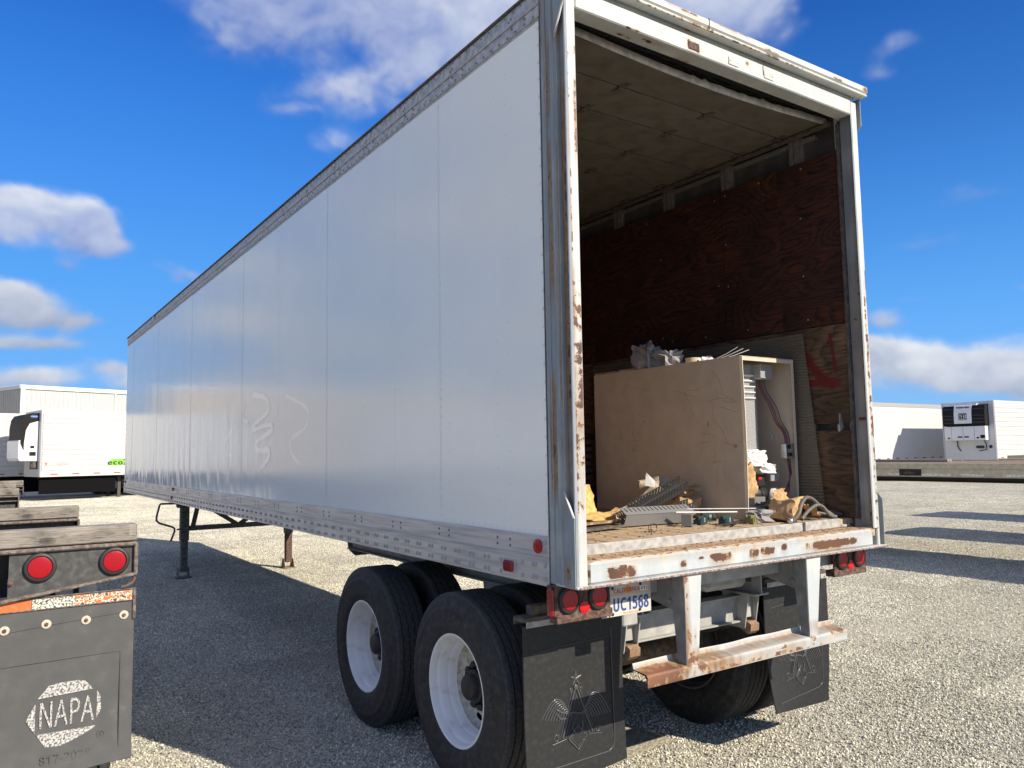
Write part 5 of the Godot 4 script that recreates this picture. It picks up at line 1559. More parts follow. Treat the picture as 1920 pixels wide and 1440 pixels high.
	part(foil, "film", fm, mat("white_film", Color(0.72, 0.72, 0.70), 0.3))
	var cp := thing("cardboard_scrap", "torn brown cardboard piece inside the cabinet under the white bag", "cardboard")
	var cm := MB.new()
	bent_sheet(cm, Vector3(0.665, 1.63, -0.53), Basis(Vector3.UP, 0.5), 0.16, 0.24, 5, 0.05, 0.004, -0.05)
	part(cp, "sheet", cm, card)
	var mo := thing("burner_motor", "black burner motor with red label lying in the cabinet", "motor")
	var mb := MB.new()
	mb.t = Transform3D(Basis(Vector3(0, 1, 0), Vector3(1, 0, 0), Vector3(0, 0, -1)), Vector3(0.80, 1.545, -0.62))
	mb.lathe([Vector2(0, -0.08), Vector2(0.05, -0.08), Vector2(0.055, -0.07), Vector2(0.055, -0.02), Vector2(0.05, -0.018), Vector2(0.05, -0.008), Vector2(0.055, -0.006), Vector2(0.055, 0.05), Vector2(0.04, 0.06), Vector2(0.0, 0.06)], 20)
	part(mo, "motor_body", mb, blk)
	var mc := MB.new()
	mc.span(Vector3(0.745, 1.60, -0.56), Vector3(0.815, 1.67, -0.64), 0.004)
	var mco := part(mo, "control_box", mc, blk)
	var ml := MB.new()
	ml.span(Vector3(0.752, 1.645, -0.559), Vector3(0.783, 1.66, -0.5585))
	part(mco, "red_label", ml, mat("label_red", Color(0.55, 0.02, 0.03), 0.4))
	var mw := MB.new()
	disc(mw, Vector3(0.90, 1.53, -0.57), Vector3(0.3, 0, 1), 0.058, 0.04, 24, 0.3)
	part(mo, "fan_cover", mw, mat("fan_white", Color(0.62, 0.62, 0.60), 0.4))
	var jb := MB.new()
	jb.span(Vector3(0.85, 1.63, -0.54), Vector3(0.94, 1.69, -0.60), 0.003)
	part(mo, "junction_box", jb, galv)
	var ct := thing("contactor_block", "grey electrical contactor block in the lower cabinet corner", "contactor")
	var cb := MB.new()
	cb.t = Transform3D(Basis(Vector3.UP, 0.25), Vector3(0.665, 1.402, -0.505))
	cb.span(Vector3(-0.075, 0, -0.08), Vector3(0.095, 0.085, 0.03), 0.004)
	cb.span(Vector3(-0.07, 0.085, -0.07), Vector3(0.085, 0.135, 0.015), 0.004)
	part(ct, "housing", cb, mat("contactor_grey", Color(0.17, 0.175, 0.18), 0.5))
	for k in 4:
		var tm := MB.new()
		tm.t = cb.t
		tm.span(Vector3(-0.065 + k * 0.042, 0.03, 0.03), Vector3(-0.035 + k * 0.042, 0.075, 0.038), 0.002)
		disc(tm, Vector3(-0.05 + k * 0.042, 0.052, 0.038), Vector3.BACK, 0.007, 0.004, 8)
		part(ct, "terminal", tm, mats["frame_dark"])
	# --- translucent corrugated sheet against the wall
	var sh := thing("corrugated_sheet", "clear ribbed plastic sheet leaning on the plywood behind the cabinet", "plastic sheet")
	var sm := MB.new()
	sm.surf(func(u: float, v: float) -> Vector3:
		var z: float = lerpf(lerpf(-0.315, -2.55, u), lerpf(-0.44, -2.62, u), v)
		return Vector3(lerpf(1.098, 1.119, v) + 0.0028 * sin(v * TAU * 60.0), lerpf(1.404, 2.612, v), z), 6, 312)
	var clear := mat("clear_ribbed", Color(0.17, 0.155, 0.12), 0.35)
	clear.transparency = BaseMaterial3D.TRANSPARENCY_ALPHA
	clear.albedo_color.a = 0.72
	part(sh, "sheet", sm, clear)
	# --- on top of the cabinet
	var pb := thing("plastic_wrap", "crumpled clear plastic wrap on top of the tan cabinet", "plastic wrap")
	var pm := MB.new()
	crumpled(pm, Vector3(0.62, 2.495, -1.43), Vector3(0.05, 0.085, 0.075), 41, 1.1, 14, 18)
	crumpled(pm, Vector3(0.64, 2.475, -1.24), Vector3(0.05, 0.05, 0.08), 42, 1.1, 14, 18)
	var wrap := mat("plastic_wrap", Color(0.36, 0.36, 0.37), 0.26)
	wrap.transparency = BaseMaterial3D.TRANSPARENCY_ALPHA
	wrap.albedo_color.a = 0.75
	part(pb, "film", pm, wrap)
	var tr := thing("tape_roll", "roll of cream masking tape lying on the tan cabinet", "tape")
	var tm2 := MB.new()
	tm2.t = Transform3D(Basis.IDENTITY, Vector3(0.68, 2.4385, -1.02))
	tm2.lathe([Vector2(0.038, 0), Vector2(0.055, 0), Vector2(0.055, 0.045), Vector2(0.038, 0.045), Vector2(0.038, 0)], 24, true)
	part(tr, "roll", tm2, mat("tape_cream", Color(0.55, 0.45, 0.30), 0.6))
	var pc := thing("paper_scrap", "folded white paper scrap beside the tape roll on the cabinet", "paper")
	var pcm := MB.new()
	bent_sheet(pcm, Vector3(0.70, 2.465, -0.90), Basis(Vector3(1, 0.2, 0).normalized(), -1.2), 0.12, 0.09, 9, 0.03, 0.001)
	part(pc, "sheet", pcm, mats["white_film"])
	var ties := thing("cable_ties", "thin pale cable ties sticking up on the cabinet top", "cable ties")
	for i in 3:
		var t := MB.new()
		t.tube([Vector3(0.68, 2.445, -0.86 + i * 0.02), Vector3(0.73, 2.49 - i * 0.01, -0.76 + i * 0.03), Vector3(0.77 + i * 0.02, 2.53 - i * 0.012, -0.70 + i * 0.03)], 0.0025, 5)
		part(ties, "tie", t, mats["slat_white"])
	for i in 2:
		var st := thing("wood_strip", ["thin wooden strip at the far end of the cabinet top", "thin wooden strip in the middle of the cabinet top edge"][i], "wood strip", "wood strips on the cabinet")
		var q := MB.new()
		q.t = Transform3D(Basis(Vector3.UP, 0.06), Vector3(0.56, 2.445, -1.8 + i * 0.28))
		q.box(Vector3.ZERO, Vector3(0.03, 0.013, 0.24), 0.002)
		part(st, "strip", q, mats["floor_wood"])
	# --- floor clutter in front
	var dp := 0
	for q in [[-0.66, -0.63, 0.55, 0.13, 0.12, "dark flat metal strip lying nearest the left door post"], [-0.50, -0.86, 0.62, 0.12, -0.06, "dark flat metal strip behind the nearest strip on the floor"], [-0.55, -0.75, 0.5, 0.06, 0.02, "narrow brown strip between the two dark strips on the floor"]]:
		var st := thing("metal_strip", q[5], "metal strip", "metal strips on the trailer floor")
		var m := MB.new()
		m.t = Transform3D(Basis(Vector3.UP, q[4]) * Basis(Vector3.BACK, 0.012), Vector3(q[0], 1.411 + dp * 0.008, q[1]))
		m.box(Vector3.ZERO, Vector3(q[2], 0.004, q[3]), 0.0)
		m.box(Vector3(0, 0.006, q[3] * 0.5 - 0.002), Vector3(q[2], 0.012, 0.003), 0.0)
		part(st, "strip", m, mats["frame_dark"] if dp < 2 else mats["dirt_wood"])
		dp += 1
	slotted_duct("slotted_duct", "light grey slotted duct lying flat at the front of the pile", Vector3(-0.335, 1.406, -0.66), Vector3(0.50, 0.0, 0.06), Vector3(-0.1, 0.42, -0.9), 0.50, 0.075, 0.085, grey, 16, "slotted ducts on the trailer floor")
	slotted_duct("slotted_duct", "dark grey slotted duct propped up at an angle", Vector3(-0.14, 1.45, -0.86), Vector3(0.50, 0.17, -0.02), Vector3(-0.15, 0.85, 0.5), 0.52, 0.07, 0.085, dgrey, 18, "slotted ducts on the trailer floor")
	slotted_duct("slotted_duct", "dark grey slotted duct under the propped one", Vector3(-0.02, 1.412, -0.74), Vector3(0.40, 0.06, -0.04), Vector3(0, 1, 0.2), 0.34, 0.07, 0.075, dgrey, 12, "slotted ducts on the trailer floor")
	var bl := thing("duct_offcut", "short light grey duct offcut right of the flat grey duct", "duct offcut")
	var bm := MB.new()
	bm.t = Transform3D(Basis(Vector3.UP, 0.5), Vector3(0.0, 1.402, -0.47))
	bm.span(Vector3(-0.05, 0, -0.03), Vector3(0.07, 0.004, 0.03), 0.001)
	bm.span(Vector3(-0.05, 0, -0.03), Vector3(-0.046, 0.07, 0.03), 0.001)
	bm.span(Vector3(-0.05, 0.066, -0.03), Vector3(0.06, 0.07, 0.03), 0.001)
	for k in 4: bm.span(Vector3(-0.03 + k * 0.025, 0.0, -0.03), Vector3(-0.018 + k * 0.025, 0.066, -0.027))
	part(bl, "channel", bm, grey)
	for q in [[Vector3(-0.02, 1.477, -0.55), Vector3(0.34, 1.468, -0.40), 0.0048, "white_rod", "white plastic rod lying across the ducts", "slat_white"], [Vector3(0.10, 1.487, -0.62), Vector3(0.60, 1.475, -0.40), 0.0045, "grey_rod", "thin grey rod behind the white rod", "galvanised"]]:
		var st := thing(q[3], q[4], "rod")
		var m := MB.new()
		m.tube([q[0], q[1]], q[2], 8)
		part(st, "rod", m, mats[q[5]])
	var greens := [mat("terminal_green", Color(0.022, 0.055, 0.057), 0.45), mat("terminal_olive", Color(0.17, 0.17, 0.06), 0.5)]
	for q in [[0.13, -0.50, 0.3, 0, "dark green terminal block beside the duct offcut"], [0.24, -0.40, 0.15, 0, "dark green terminal block under the grey rod"], [0.40, -0.335, 0.25, 1, "olive terminal block left of the crumpled carton"], [0.33, -0.62, -0.3, 0, "green terminal block leaning on the cabinet side"]]:
		var st := thing("terminal_block", q[4], "terminal block", "terminal blocks on the trailer floor")
		var m := MB.new()
		m.t = Transform3D(Basis(Vector3.UP, q[2]), Vector3(q[0], 1.402, q[1]))
		m.span(Vector3(-0.045, 0, -0.025), Vector3(0.045, 0.03, 0.025), 0.002)
		m.span(Vector3(-0.045, 0.03, -0.012), Vector3(0.045, 0.048, 0.012), 0.002)
		part(st, "body", m, greens[q[3]])
		for k in 3:
			var c := MB.new()
			c.t = m.t
			c.span(Vector3(-0.036 + k * 0.027, 0.012, 0.025), Vector3(-0.018 + k * 0.027, 0.04, 0.029), 0.001)
			part(st, "clamp", c, mats["bolt_zinc"] if k == 1 else greens[q[3]])
	for k in 3:
		var st := thing("thin_bar", ["thin dark bar lying between the green blocks", "thin dark bar crossing the others on the floor", "thin dark bar nearest the threshold"][k], "bar", "thin bars on the trailer floor")
		var m := MB.new()
		m.t = Transform3D(Basis(Vector3.UP, 0.1 + k * 0.25), Vector3(0.20 + k * 0.02, 1.408 + k * 0.004, -0.36 + k * 0.02))
		m.box(Vector3.ZERO, Vector3(0.22, 0.006, 0.012), 0.001)
		part(st, "bar", m, dgrey)
	# crumpled carton, bag, conduits, stick
	var bx := thing("crumpled_carton", "crushed brown cardboard carton right of the cabinet opening", "carton")
	var bxm := MB.new()
	crushed_box(bxm, Vector3(0.67, 1.462, -0.31), Basis(Vector3.UP, 0.4) * Basis(Vector3.BACK, -0.06), Vector3(0.23, 0.118, 0.15), 61, 0.022)
	part(bx, "carton_body", bxm, card)
	var bf := MB.new()
	bent_sheet(bf, Vector3(0.73, 1.54, -0.34), Basis(Vector3.UP, 0.3) * Basis(Vector3.RIGHT, -0.5), 0.17, 0.12, 8, 0.04, 0.004, -0.03)
	part(bx, "flap", bf, card)
	var bf2 := MB.new()
	bent_sheet(bf2, Vector3(0.84, 1.455, -0.25), Basis(Vector3.UP, 0.9) * Basis(Vector3.RIGHT, -0.9), 0.12, 0.10, 18, 0.03, 0.004, 0.02)
	part(bx, "flap", bf2, card)
	var bg := thing("clear_bag", "small clear plastic bag in front of the contactor block", "plastic bag")
	var bgm := MB.new()
	crumpled(bgm, Vector3(0.50, 1.43, -0.36), Vector3(0.065, 0.028, 0.045), 71, 1.0, 12, 18)
	part(bg, "film", bgm, wrap)
	var cgrey := nmat("conduit_grey", 305, 0.03, [[0.3, Color(0.10, 0.092, 0.082)], [0.7, Color(0.19, 0.175, 0.155)]], 4.0, 0.5)
	var h1 := hose("conduit", "thick grey flexible conduit with a steel end fitting", "conduit", [Vector3(0.56, 1.425, -0.165), Vector3(0.64, 1.45, -0.19), Vector3(0.73, 1.52, -0.22), Vector3(0.83, 1.535, -0.24), Vector3(0.92, 1.47, -0.22), Vector3(1.0, 1.42, -0.20)], 0.0115, cgrey, true)
	var fit := MB.new()
	fit.tube([Vector3(0.515, 1.420, -0.155), Vector3(0.56, 1.425, -0.165)], 0.019, 10)
	part(h1, "end_fitting", fit, mats["frame_dark"])
	var fit2 := MB.new()
	disc(fit2, Vector3(0.515, 1.42, -0.155), Vector3(-1, -0.1, 0.25), 0.017, 0.02, 12, 0.6)
	part(h1, "end_cap", fit2, mats["chrome_box"])
	hose("conduit", "second grey flexible conduit curling over the carton flap", "conduit", [Vector3(0.64, 1.42, -0.17), Vector3(0.76, 1.475, -0.19), Vector3(0.86, 1.49, -0.19), Vector3(0.92, 1.43, -0.17), Vector3(0.97, 1.418, -0.16)], 0.0105, cgrey, true)
	var dk := mat("cable_black", Color(0.045, 0.042, 0.04), 0.5)
	hose("cable", "black cable running to the right post over the stick", "cable", [Vector3(0.82, 1.50, -0.50), Vector3(0.95, 1.50, -0.42), Vector3(1.03, 1.46, -0.32), Vector3(1.09, 1.42, -0.20)], 0.013, dk)
	hose("cable", "black cable lying along the threshold to the right post", "cable", [Vector3(0.80, 1.46, -0.34), Vector3(0.93, 1.44, -0.30), Vector3(1.04, 1.42, -0.25), Vector3(1.10, 1.42, -0.22)], 0.013, dk)
	var stk := thing("wooden_stick", "short pale wooden stick above the conduits", "stick")
	var stm := MB.new()
	stm.t = Transform3D(Basis(Vector3.UP, 0.35) * Basis(Vector3.BACK, 0.02), Vector3(0.90, 1.525, -0.36))
	stm.box(Vector3.ZERO, Vector3(0.19, 0.018, 0.03), 0.003)
	part(stk, "stick", stm, mat("pale_wood", Color(0.55, 0.40, 0.20), 0.7))
	# left: folded yellow cardboard and scraps by the cabinet's side
	var yc := thing("yellow_cardboard", "folded yellow cardboard sheet beside the left door post", "cardboard")
	var ym := MB.new()
	bent_sheet(ym, Vector3(-0.16, 1.53, -1.22), Basis(Vector3.UP, 0.35) * Basis(Vector3.RIGHT, -0.5) * Basis(Vector3.BACK, -0.55), 0.42, 0.26, 3, 0.05, 0.005, -0.08)
	part(yc, "sheet", ym, card2)
	var yf := MB.new()
	bent_sheet(yf, Vector3(-0.20, 1.43, -1.02), Basis(Vector3.RIGHT, -1.35), 0.40, 0.20, 13, 0.03, 0.005, 0.03)
	part(yc, "fold", yf, card2)
	var bs := thing("brown_cardboard", "long bent brown cardboard strip behind the grey duct", "cardboard")
	var bsm := MB.new()
	bent_sheet(bsm, Vector3(-0.02, 1.475, -0.93), Basis(Vector3.UP, 0.1) * Basis(Vector3.BACK, 0.28) * Basis(Vector3.RIGHT, -0.5), 0.36, 0.075, 4, 0.03, 0.005, 0.02)
	part(bs, "strip", bsm, mats["dirt_wood"])
	var wp := thing("torn_carton", "torn carton with a pale flap leaning on the cabinet side", "carton")
	var wm := MB.new()
	bent_sheet(wm, Vector3(0.31, 1.595, -1.02), Basis(Vector3.UP, -0.5) * Basis(Vector3.RIGHT, -0.4), 0.24, 0.15, 6, 0.05, 0.004, -0.04)
	part(wp, "pale_flap", wm, nmat("cardboard_pale", 306, 0.02, [[0.2, Color(0.33, 0.27, 0.20)], [0.8, Color(0.44, 0.38, 0.30)]], 2.0, 0.9))
	var wm2 := MB.new()
	bent_sheet(wm2, Vector3(0.42, 1.585, -0.90), Basis(Vector3.UP, -0.3) * Basis(Vector3.RIGHT, -1.3), 0.20, 0.10, 16, 0.03, 0.004, 0.02)
	part(wp, "brown_flap", wm2, card)
	var wm3 := MB.new()
	crushed_box(wm3, Vector3(0.42, 1.46, -0.90), Basis(Vector3.UP, -0.3), Vector3(0.14, 0.11, 0.12), 81, 0.03)
	part(wp, "carton_body", wm3, card)
	var tp2 := thing("paper_scrap", "grey triangular paper scrap standing on the torn carton", "paper")
	var tpm := MB.new()
	tpm.face([Vector3(0.185, 1.615, -1.02), Vector3(0.25, 1.60, -1.0), Vector3(0.225, 1.655, -1.015), Vector3(0.205, 1.69, -1.03)], Vector3(-1, 0, 1))
	tpm.face([Vector3(0.25, 1.60, -1.0), Vector3(0.28, 1.64, -1.02), Vector3(0.205, 1.70, -1.03)], Vector3(-1, 0, 1))
	part(tp2, "sheet", tpm, mat("paper_grey", Color(0.40, 0.41, 0.42), 0.8))
	# coil behind the cabinet
	var co := thing("ribbed_hose", "dark ribbed hose standing coiled at the cabinet's far end", "hose")
	for i in 9:
		var q := MB.new()
		var pts := []
		for k in 21: pts.append(Vector3(0.40 + 0.17 * cos(TAU * k / 20.0), 1.46 + i * 0.055 + 0.015 * sin(TAU * k / 20.0 + 0.5), -2.10 + 0.17 * sin(TAU * k / 20.0)))
		q.tube(pts, 0.024, 8)
		part(co, "coil", q, mat("hose_dark", Color(0.05, 0.028, 0.024), 0.5))
	# wall clip, wire ring, litter
	var cl := thing("binder_clip", "grey steel spring clip hanging on the plywood seam", "clip")
	var clm := MB.new()
	clm.t = Transform3D(Basis(Vector3.UP, 0.25) * Basis(Vector3.BACK, 0.25), Vector3(1.112, 1.985, -0.185))
	clm.span(Vector3(-0.045, -0.03, -0.01), Vector3(0.045, 0.015, 0.004), 0.003)
	clm.prism(PackedVector2Array([Vector2(-0.03, 0.012), Vector2(0.03, 0.012), Vector2(0.012, 0.075), Vector2(-0.018, 0.08)]), 0.003)
	disc(clm, Vector3(-0.004, 0.06, 0.004), Vector3.BACK, 0.007, 0.003, 10)
	part(cl, "jaw", clm, galv)
	var wr := thing("wire_ring", "thin wire ring lying near the threshold", "wire")
	var wrm := MB.new()
	var wp2 := []
	for k in 24: wp2.append(Vector3(-0.38 + 0.026 * cos(k * 0.48), 1.424 + 0.022 * sin(k * 0.48), -0.375 + 0.012 * sin(k * 0.2)))
	wp2.append(Vector3(-0.45, 1.41, -0.37))
	wrm.tube(wp2, 0.002, 5)
	part(wr, "wire", wrm, blk)
	rng.seed = 55
	var li := MB.new()
	for i in 420:
		var x := rng.randf_range(-1.1, 1.05)
		var z := rng.randf_range(-1.0, -0.19) if rng.randf() < 0.6 else rng.randf_range(-0.145, -0.03)
		var r := rng.randf_range(0.002, 0.008)
		var y := 1.401 if z < -0.18 else 1.351
		li.t = Transform3D(Basis(Vector3.UP, rng.randf() * TAU), Vector3(x, y + r * 0.3, z))
		pebble(li, Vector3.ZERO, Vector3(r * rng.randf_range(0.8, 2.2), r * 0.5, r))
	var lit := thing("litter_crumbs", "dirt crumbs and splinters scattered on the trailer floor by the sill", "debris")
	lit.set_meta("kind", "stuff")
	part(lit, "crumbs", li, mats["dirt_wood"], "", true)

# ---------------------------------------------------------------- the open trailer with timber bunks, left foreground
func timber_mat() -> StandardMaterial3D:  # weathered softwood: long wavering grain, dark checks and a few knots
	var w := 1024; var h := 128
	var a := noise_bytes(431, 0.02, w, h, 3, 0.10)
	var b := noise_bytes(432, 0.35, w, h, 2, 0.05)
	var t := noise_bytes(433, 0.01, w, h, 3, 0.5)
	var out := PackedByteArray(); out.resize(w * h * 3)
	var knots := [[150.0, 70.0, 16.0], [520.0, 40.0, 11.0], [770.0, 85.0, 14.0], [930.0, 30.0, 9.0], [330.0, 100.0, 8.0]]
	for y in h:
		for x in w:
			var i := y * w + x
			var yy := float(y)
			var dark := 0.0
			for k in knots:
				var d: float = Vector2((x - k[0]) * 0.55, y - k[1]).length() / k[2]
				if d < 3.0:
					yy += (3.0 - d) * 3.0 * signf(y - k[1] + 0.01)
					if d < 1.0: dark = 0.75 * (1.0 - d * 0.6)
			var g := fposmod(yy * 0.085 + a[i] / 255.0 * 4.0, 1.0)
			var v := 0.62 + 0.45 * t[i] / 255.0 - 0.26 * g * g + (b[i] / 255.0 - 0.5) * 0.55
			if b[i] < 66 and t[i] < 140: v *= 0.45
			v *= 1.0 - dark
			var c := (Color(0.285, 0.262, 0.232) * v).linear_to_srgb()
			out[i * 3] = clampi(int(c.r * 255.0), 0, 255); out[i * 3 + 1] = clampi(int(c.g * 255.0), 0, 255); out[i * 3 + 2] = clampi(int(c.b * 255.0), 0, 255)
	var m := mat("timber", Color.WHITE, 0.92)
	m.albedo_texture = ImageTexture.create_from_image(Image.create_from_data(w, h, false, Image.FORMAT_RGB8, out))
	m.uv1_scale = Vector3(1.0 / 1.35, 1.0 / 0.17, 1)
	m.uv1_offset = Vector3(0.1, 0.37, 0)
	return m

func build_bunk_trailer() -> void:
	var B := thing("bunk_trailer", "dark open-frame flatbed trailer with weathered timber bunks, left foreground", "trailer")
	var wood := timber_mat()
	var wood_old := nmat("grey_timber", 401, 0.016, [[0.12, Color(0.10, 0.088, 0.076)], [0.38, Color(0.20, 0.182, 0.16)], [0.65, Color(0.265, 0.245, 0.22)], [0.9, Color(0.34, 0.32, 0.29)]], 1.6, 0.9, 0.0, Vector3(0.5, 4.0, 3.0), 0.7)
	var dark := nmat("bunk_black", 402, 0.02, [[0.2, Color(0.040, 0.044, 0.046)], [0.55, Color(0.056, 0.060, 0.062)], [0.85, Color(0.085, 0.086, 0.084)]], 2.2, 0.7)
	var edge := nmat("bunk_edge", 403, 0.03, [[0.2, Color(0.075, 0.055, 0.048)], [0.5, Color(0.14, 0.115, 0.10)], [0.85, Color(0.24, 0.21, 0.185)]], 2.0, 0.75)
	var k := 0
	for z in [-1.36, -3.27, -7.70, -9.7, -11.6]:
		var xr: float = [-2.80, -2.875, -3.08, -3.05, -2.9][k]
		var tb := MB.new()
		tb.span(Vector3(-5.24, 1.456, z - 0.10), Vector3(xr, 1.534, z), 0.005)
		part(B, "timber_bunk", tb, wood)
		var ch := MB.new()
		ch.span(Vector3(-5.24, 1.432, z - 0.12), Vector3(xr + 0.004, 1.451, z + 0.008), 0.006)
		ch.span(Vector3(-5.24, 1.31, z - 0.12), Vector3(xr, 1.432, z - 0.105))
		if k > 0: ch.span(Vector3(-5.24, 1.385, z - 0.105), Vector3(xr, 1.395, z), 0.002)
		ch.span(Vector3(xr - 0.008, 1.305, z - 0.12), Vector3(xr + 0.006, 1.44, z + 0.006), 0.003)
		part(B, "bunk_channel", ch, edge)
		if k > 0:
			var wb := MB.new()
			wb.span(Vector3(-5.2, 1.30, z - 0.06), Vector3(xr - 0.02, 1.432, z - 0.05))
			part(B, "channel_web", wb, dark)
		k += 1
	for x in [-3.62, -4.42]:
		var ib := MB.new()
		ib.span(Vector3(x - 0.006, 0.92, -1.45), Vector3(x + 0.006, 1.30, -12.2))
		ib.span(Vector3(x - 0.06, 1.29, -1.45), Vector3(x + 0.06, 1.305, -12.2), 0.002)
		ib.span(Vector3(x - 0.06, 0.91, -1.45), Vector3(x + 0.06, 0.925, -12.2), 0.002)
		part(B, "frame_beam", ib, dark)
	# lamp plate: slanting lower edge
	var z0 := -1.372
	var pl := MB.new()
	pl.t = Transform3D(Basis.IDENTITY, Vector3(0, 0, z0 - 0.006))
	pl.prism(PackedVector2Array([Vector2(-3.312, 1.236), Vector2(-2.808, 1.303), Vector2(-2.808, 1.436), Vector2(-3.312, 1.436)]), 0.006)
	var po := part(B, "lamp_plate", pl, dark)
	var rim := MB.new()
	rim.beam(Vector3(-3.34, 1.228, z0 + 0.012), Vector3(-2.798, 1.302, z0 + 0.012), 0.034, 0.014)
	rim.span(Vector3(-2.812, 1.30, z0 - 0.02), Vector3(-2.797, 1.445, z0 + 0.022), 0.004)
	part(po, "plate_rim", rim, edge)
	lamp(po, Vector3(-3.194, 1.365, z0 + 0.001), 0.0485)
	lamp(po, Vector3(-2.894, 1.367, z0 + 0.001), 0.0485)
	var bo := MB.new()
	disc(bo, Vector3(-3.305, 1.305, z0), Vector3.BACK, 0.012, 0.014, 8)
	part(po, "bolt", bo, mats["rust_brown"])
	var cv := MB.new()
	cv.span(Vector3(-5.23, 1.235, z0 - 0.09), Vector3(-3.312, 1.436, z0 - 0.08))
	part(B, "rear_plate", cv, mats["dark_gap"])
	var hk := MB.new()
	hk.tube([Vector3(-2.815, 1.298, z0 + 0.01), Vector3(-2.806, 1.28, z0 + 0.012), Vector3(-2.815, 1.262, z0 + 0.014), Vector3(-2.84, 1.248, z0 + 0.014), Vector3(-2.862, 1.243, z0 + 0.01)], 0.008, 8)
	part(B, "hook", hk, mats["rust_brown"])
	# reflective tape bar above the flap
	var hb := MB.new()
	hb.span(Vector3(-4.02, 1.174, z0 - 0.01), Vector3(-2.797, 1.229, z0 + 0.004), 0.003)
	hb.span(Vector3(-2.811, 1.09, z0 - 0.012), Vector3(-2.797, 1.228, z0 + 0.009), 0.002)
	hb.beam(Vector3(-4.02, 1.231, z0 + 0.004), Vector3(-2.797, 1.231, z0 + 0.004), 0.008, 0.006)
	part(B, "flap_bar", hb, edge)
	var orange := nmat("tape_orange", 404, 0.03, [[0.30, Color(0.30, 0.20, 0.14)], [0.36, Color(0.62, 0.13, 0.035)], [1.0, Color(0.72, 0.17, 0.045)]], 2.0, 0.5)
	var white := nmat("tape_white", 405, 0.05, [[0.30, Color(0.06, 0.06, 0.055)], [0.42, Color(0.32, 0.32, 0.28)], [0.50, Color(0.58, 0.57, 0.50)], [1.0, Color(0.66, 0.65, 0.58)]], 3.0, 0.5)
	var mixed := nmat("tape_mixed", 406, 0.035, [[0.30, Color(0.07, 0.06, 0.05)], [0.40, Color(0.60, 0.58, 0.52)], [0.54, Color(0.62, 0.60, 0.54)], [0.58, Color(0.66, 0.15, 0.04)], [1.0, Color(0.70, 0.17, 0.045)]], 2.4, 0.5)
	for q in [[-3.50, -3.222, orange], [-3.219, -3.052, white], [-3.050, -2.815, mixed], [-3.80, -3.503, white]]:
		var t := MB.new()
		t.span(Vector3(q[0], 1.181, z0 + 0.004), Vector3(q[1], 1.2245, z0 + 0.0055))
		part(B, "reflective_tape", t, q[2])
	# mud flap
	var fr := nmat("old_flap", 407, 0.012, [[0.15, Color(0.072, 0.076, 0.079)], [0.5, Color(0.078, 0.082, 0.085)], [0.8, Color(0.088, 0.092, 0.094)], [0.97, Color(0.11, 0.11, 0.11)]], 1.4, 0.8)
	var fl := MB.new()
	var wv := func(x: float, y: float) -> float: return z0 + 0.006 * sin((x + 3.0) * 9.0) * (1.15 - y) + 0.03 * pow(clampf((0.7 - y) / 0.3, 0, 1), 2.0)
	var FL := func(u: float, v: float) -> Vector3:
		var x := lerpf(-3.42, -2.807, u)
		var y := lerpf(0.452 - 0.012 * sin(u * 5.0), 1.172, v)
		return Vector3(x, y, wv.call(x, y))
	fl.surf(FL, 18, 20)
	fl.surf(func(u: float, v: float) -> Vector3: return FL.call(u, v) + Vector3(0, 0, -0.010), 18, 20)
	for u in [0.0, 1.0]:
		var q := []
		for i in 21: q.append(FL.call(u, i / 20.0) + Vector3(0, 0, -0.005))
		fl.tube(q, 0.0052, 6)
	var q2 := []
	for i in 21: q2.append(FL.call(i / 20.0, 0.0) + Vector3(0, 0, -0.005))
	fl.tube(q2, 0.0052, 6)
	var fo := part(B, "mud_flap", fl, fr)
	var em := MB.new()
	var L := func(pts: Array, r: float) -> void:
		var q := []
		for p in pts: q.append(Vector3(p[0], p[1], wv.call(p[0], p[1]) + r * 0.2))
		em.tube(q, r, 6)
	L.call([[-3.40, 0.945], [-2.862, 0.951], [-2.857, 0.945], [-2.857, 0.52]], 0.0028)
	L.call([[-3.40, 1.085], [-3.1, 1.11], [-2.81, 1.13]], 0.003)
	part(fo, "moulded_line", em, fr)
	for q in [[-3.319, 1.103], [-3.161, 1.111], [-3.004, 1.109], [-2.847, 1.113], [-3.40, 1.10]]:
		var w := MB.new()
		disc(w, Vector3(q[0], q[1], wv.call(q[0], q[1])), Vector3.BACK, 0.0195, 0.005, 20, 0.2)
		var wo := part(B, "washer", w, nmat("washer_cream", 408, 0.05, [[0.25, Color(0.30, 0.22, 0.15)], [0.5, Color(0.55, 0.51, 0.42)], [0.8, Color(0.66, 0.63, 0.55)]], 9.0, 0.6))
		var b := MB.new()
		disc(b, Vector3(q[0], q[1], wv.call(q[0], q[1]) + 0.005), Vector3.BACK, 0.0085, 0.006, 6, 0.2)
		part(wo, "bolt", b, mats["rust_brown"])
	# painted hexagon mark and lettering, worn
	var wpaint := nmat("flap_white", 409, 0.045, [[0.30, Color(0.10, 0.10, 0.10)], [0.44, Color(0.30, 0.30, 0.295)], [0.60, Color(0.47, 0.47, 0.46)], [1.0, Color(0.58, 0.58, 0.57)]], 3.2, 0.8)
	var zz := z0 + 0.0045
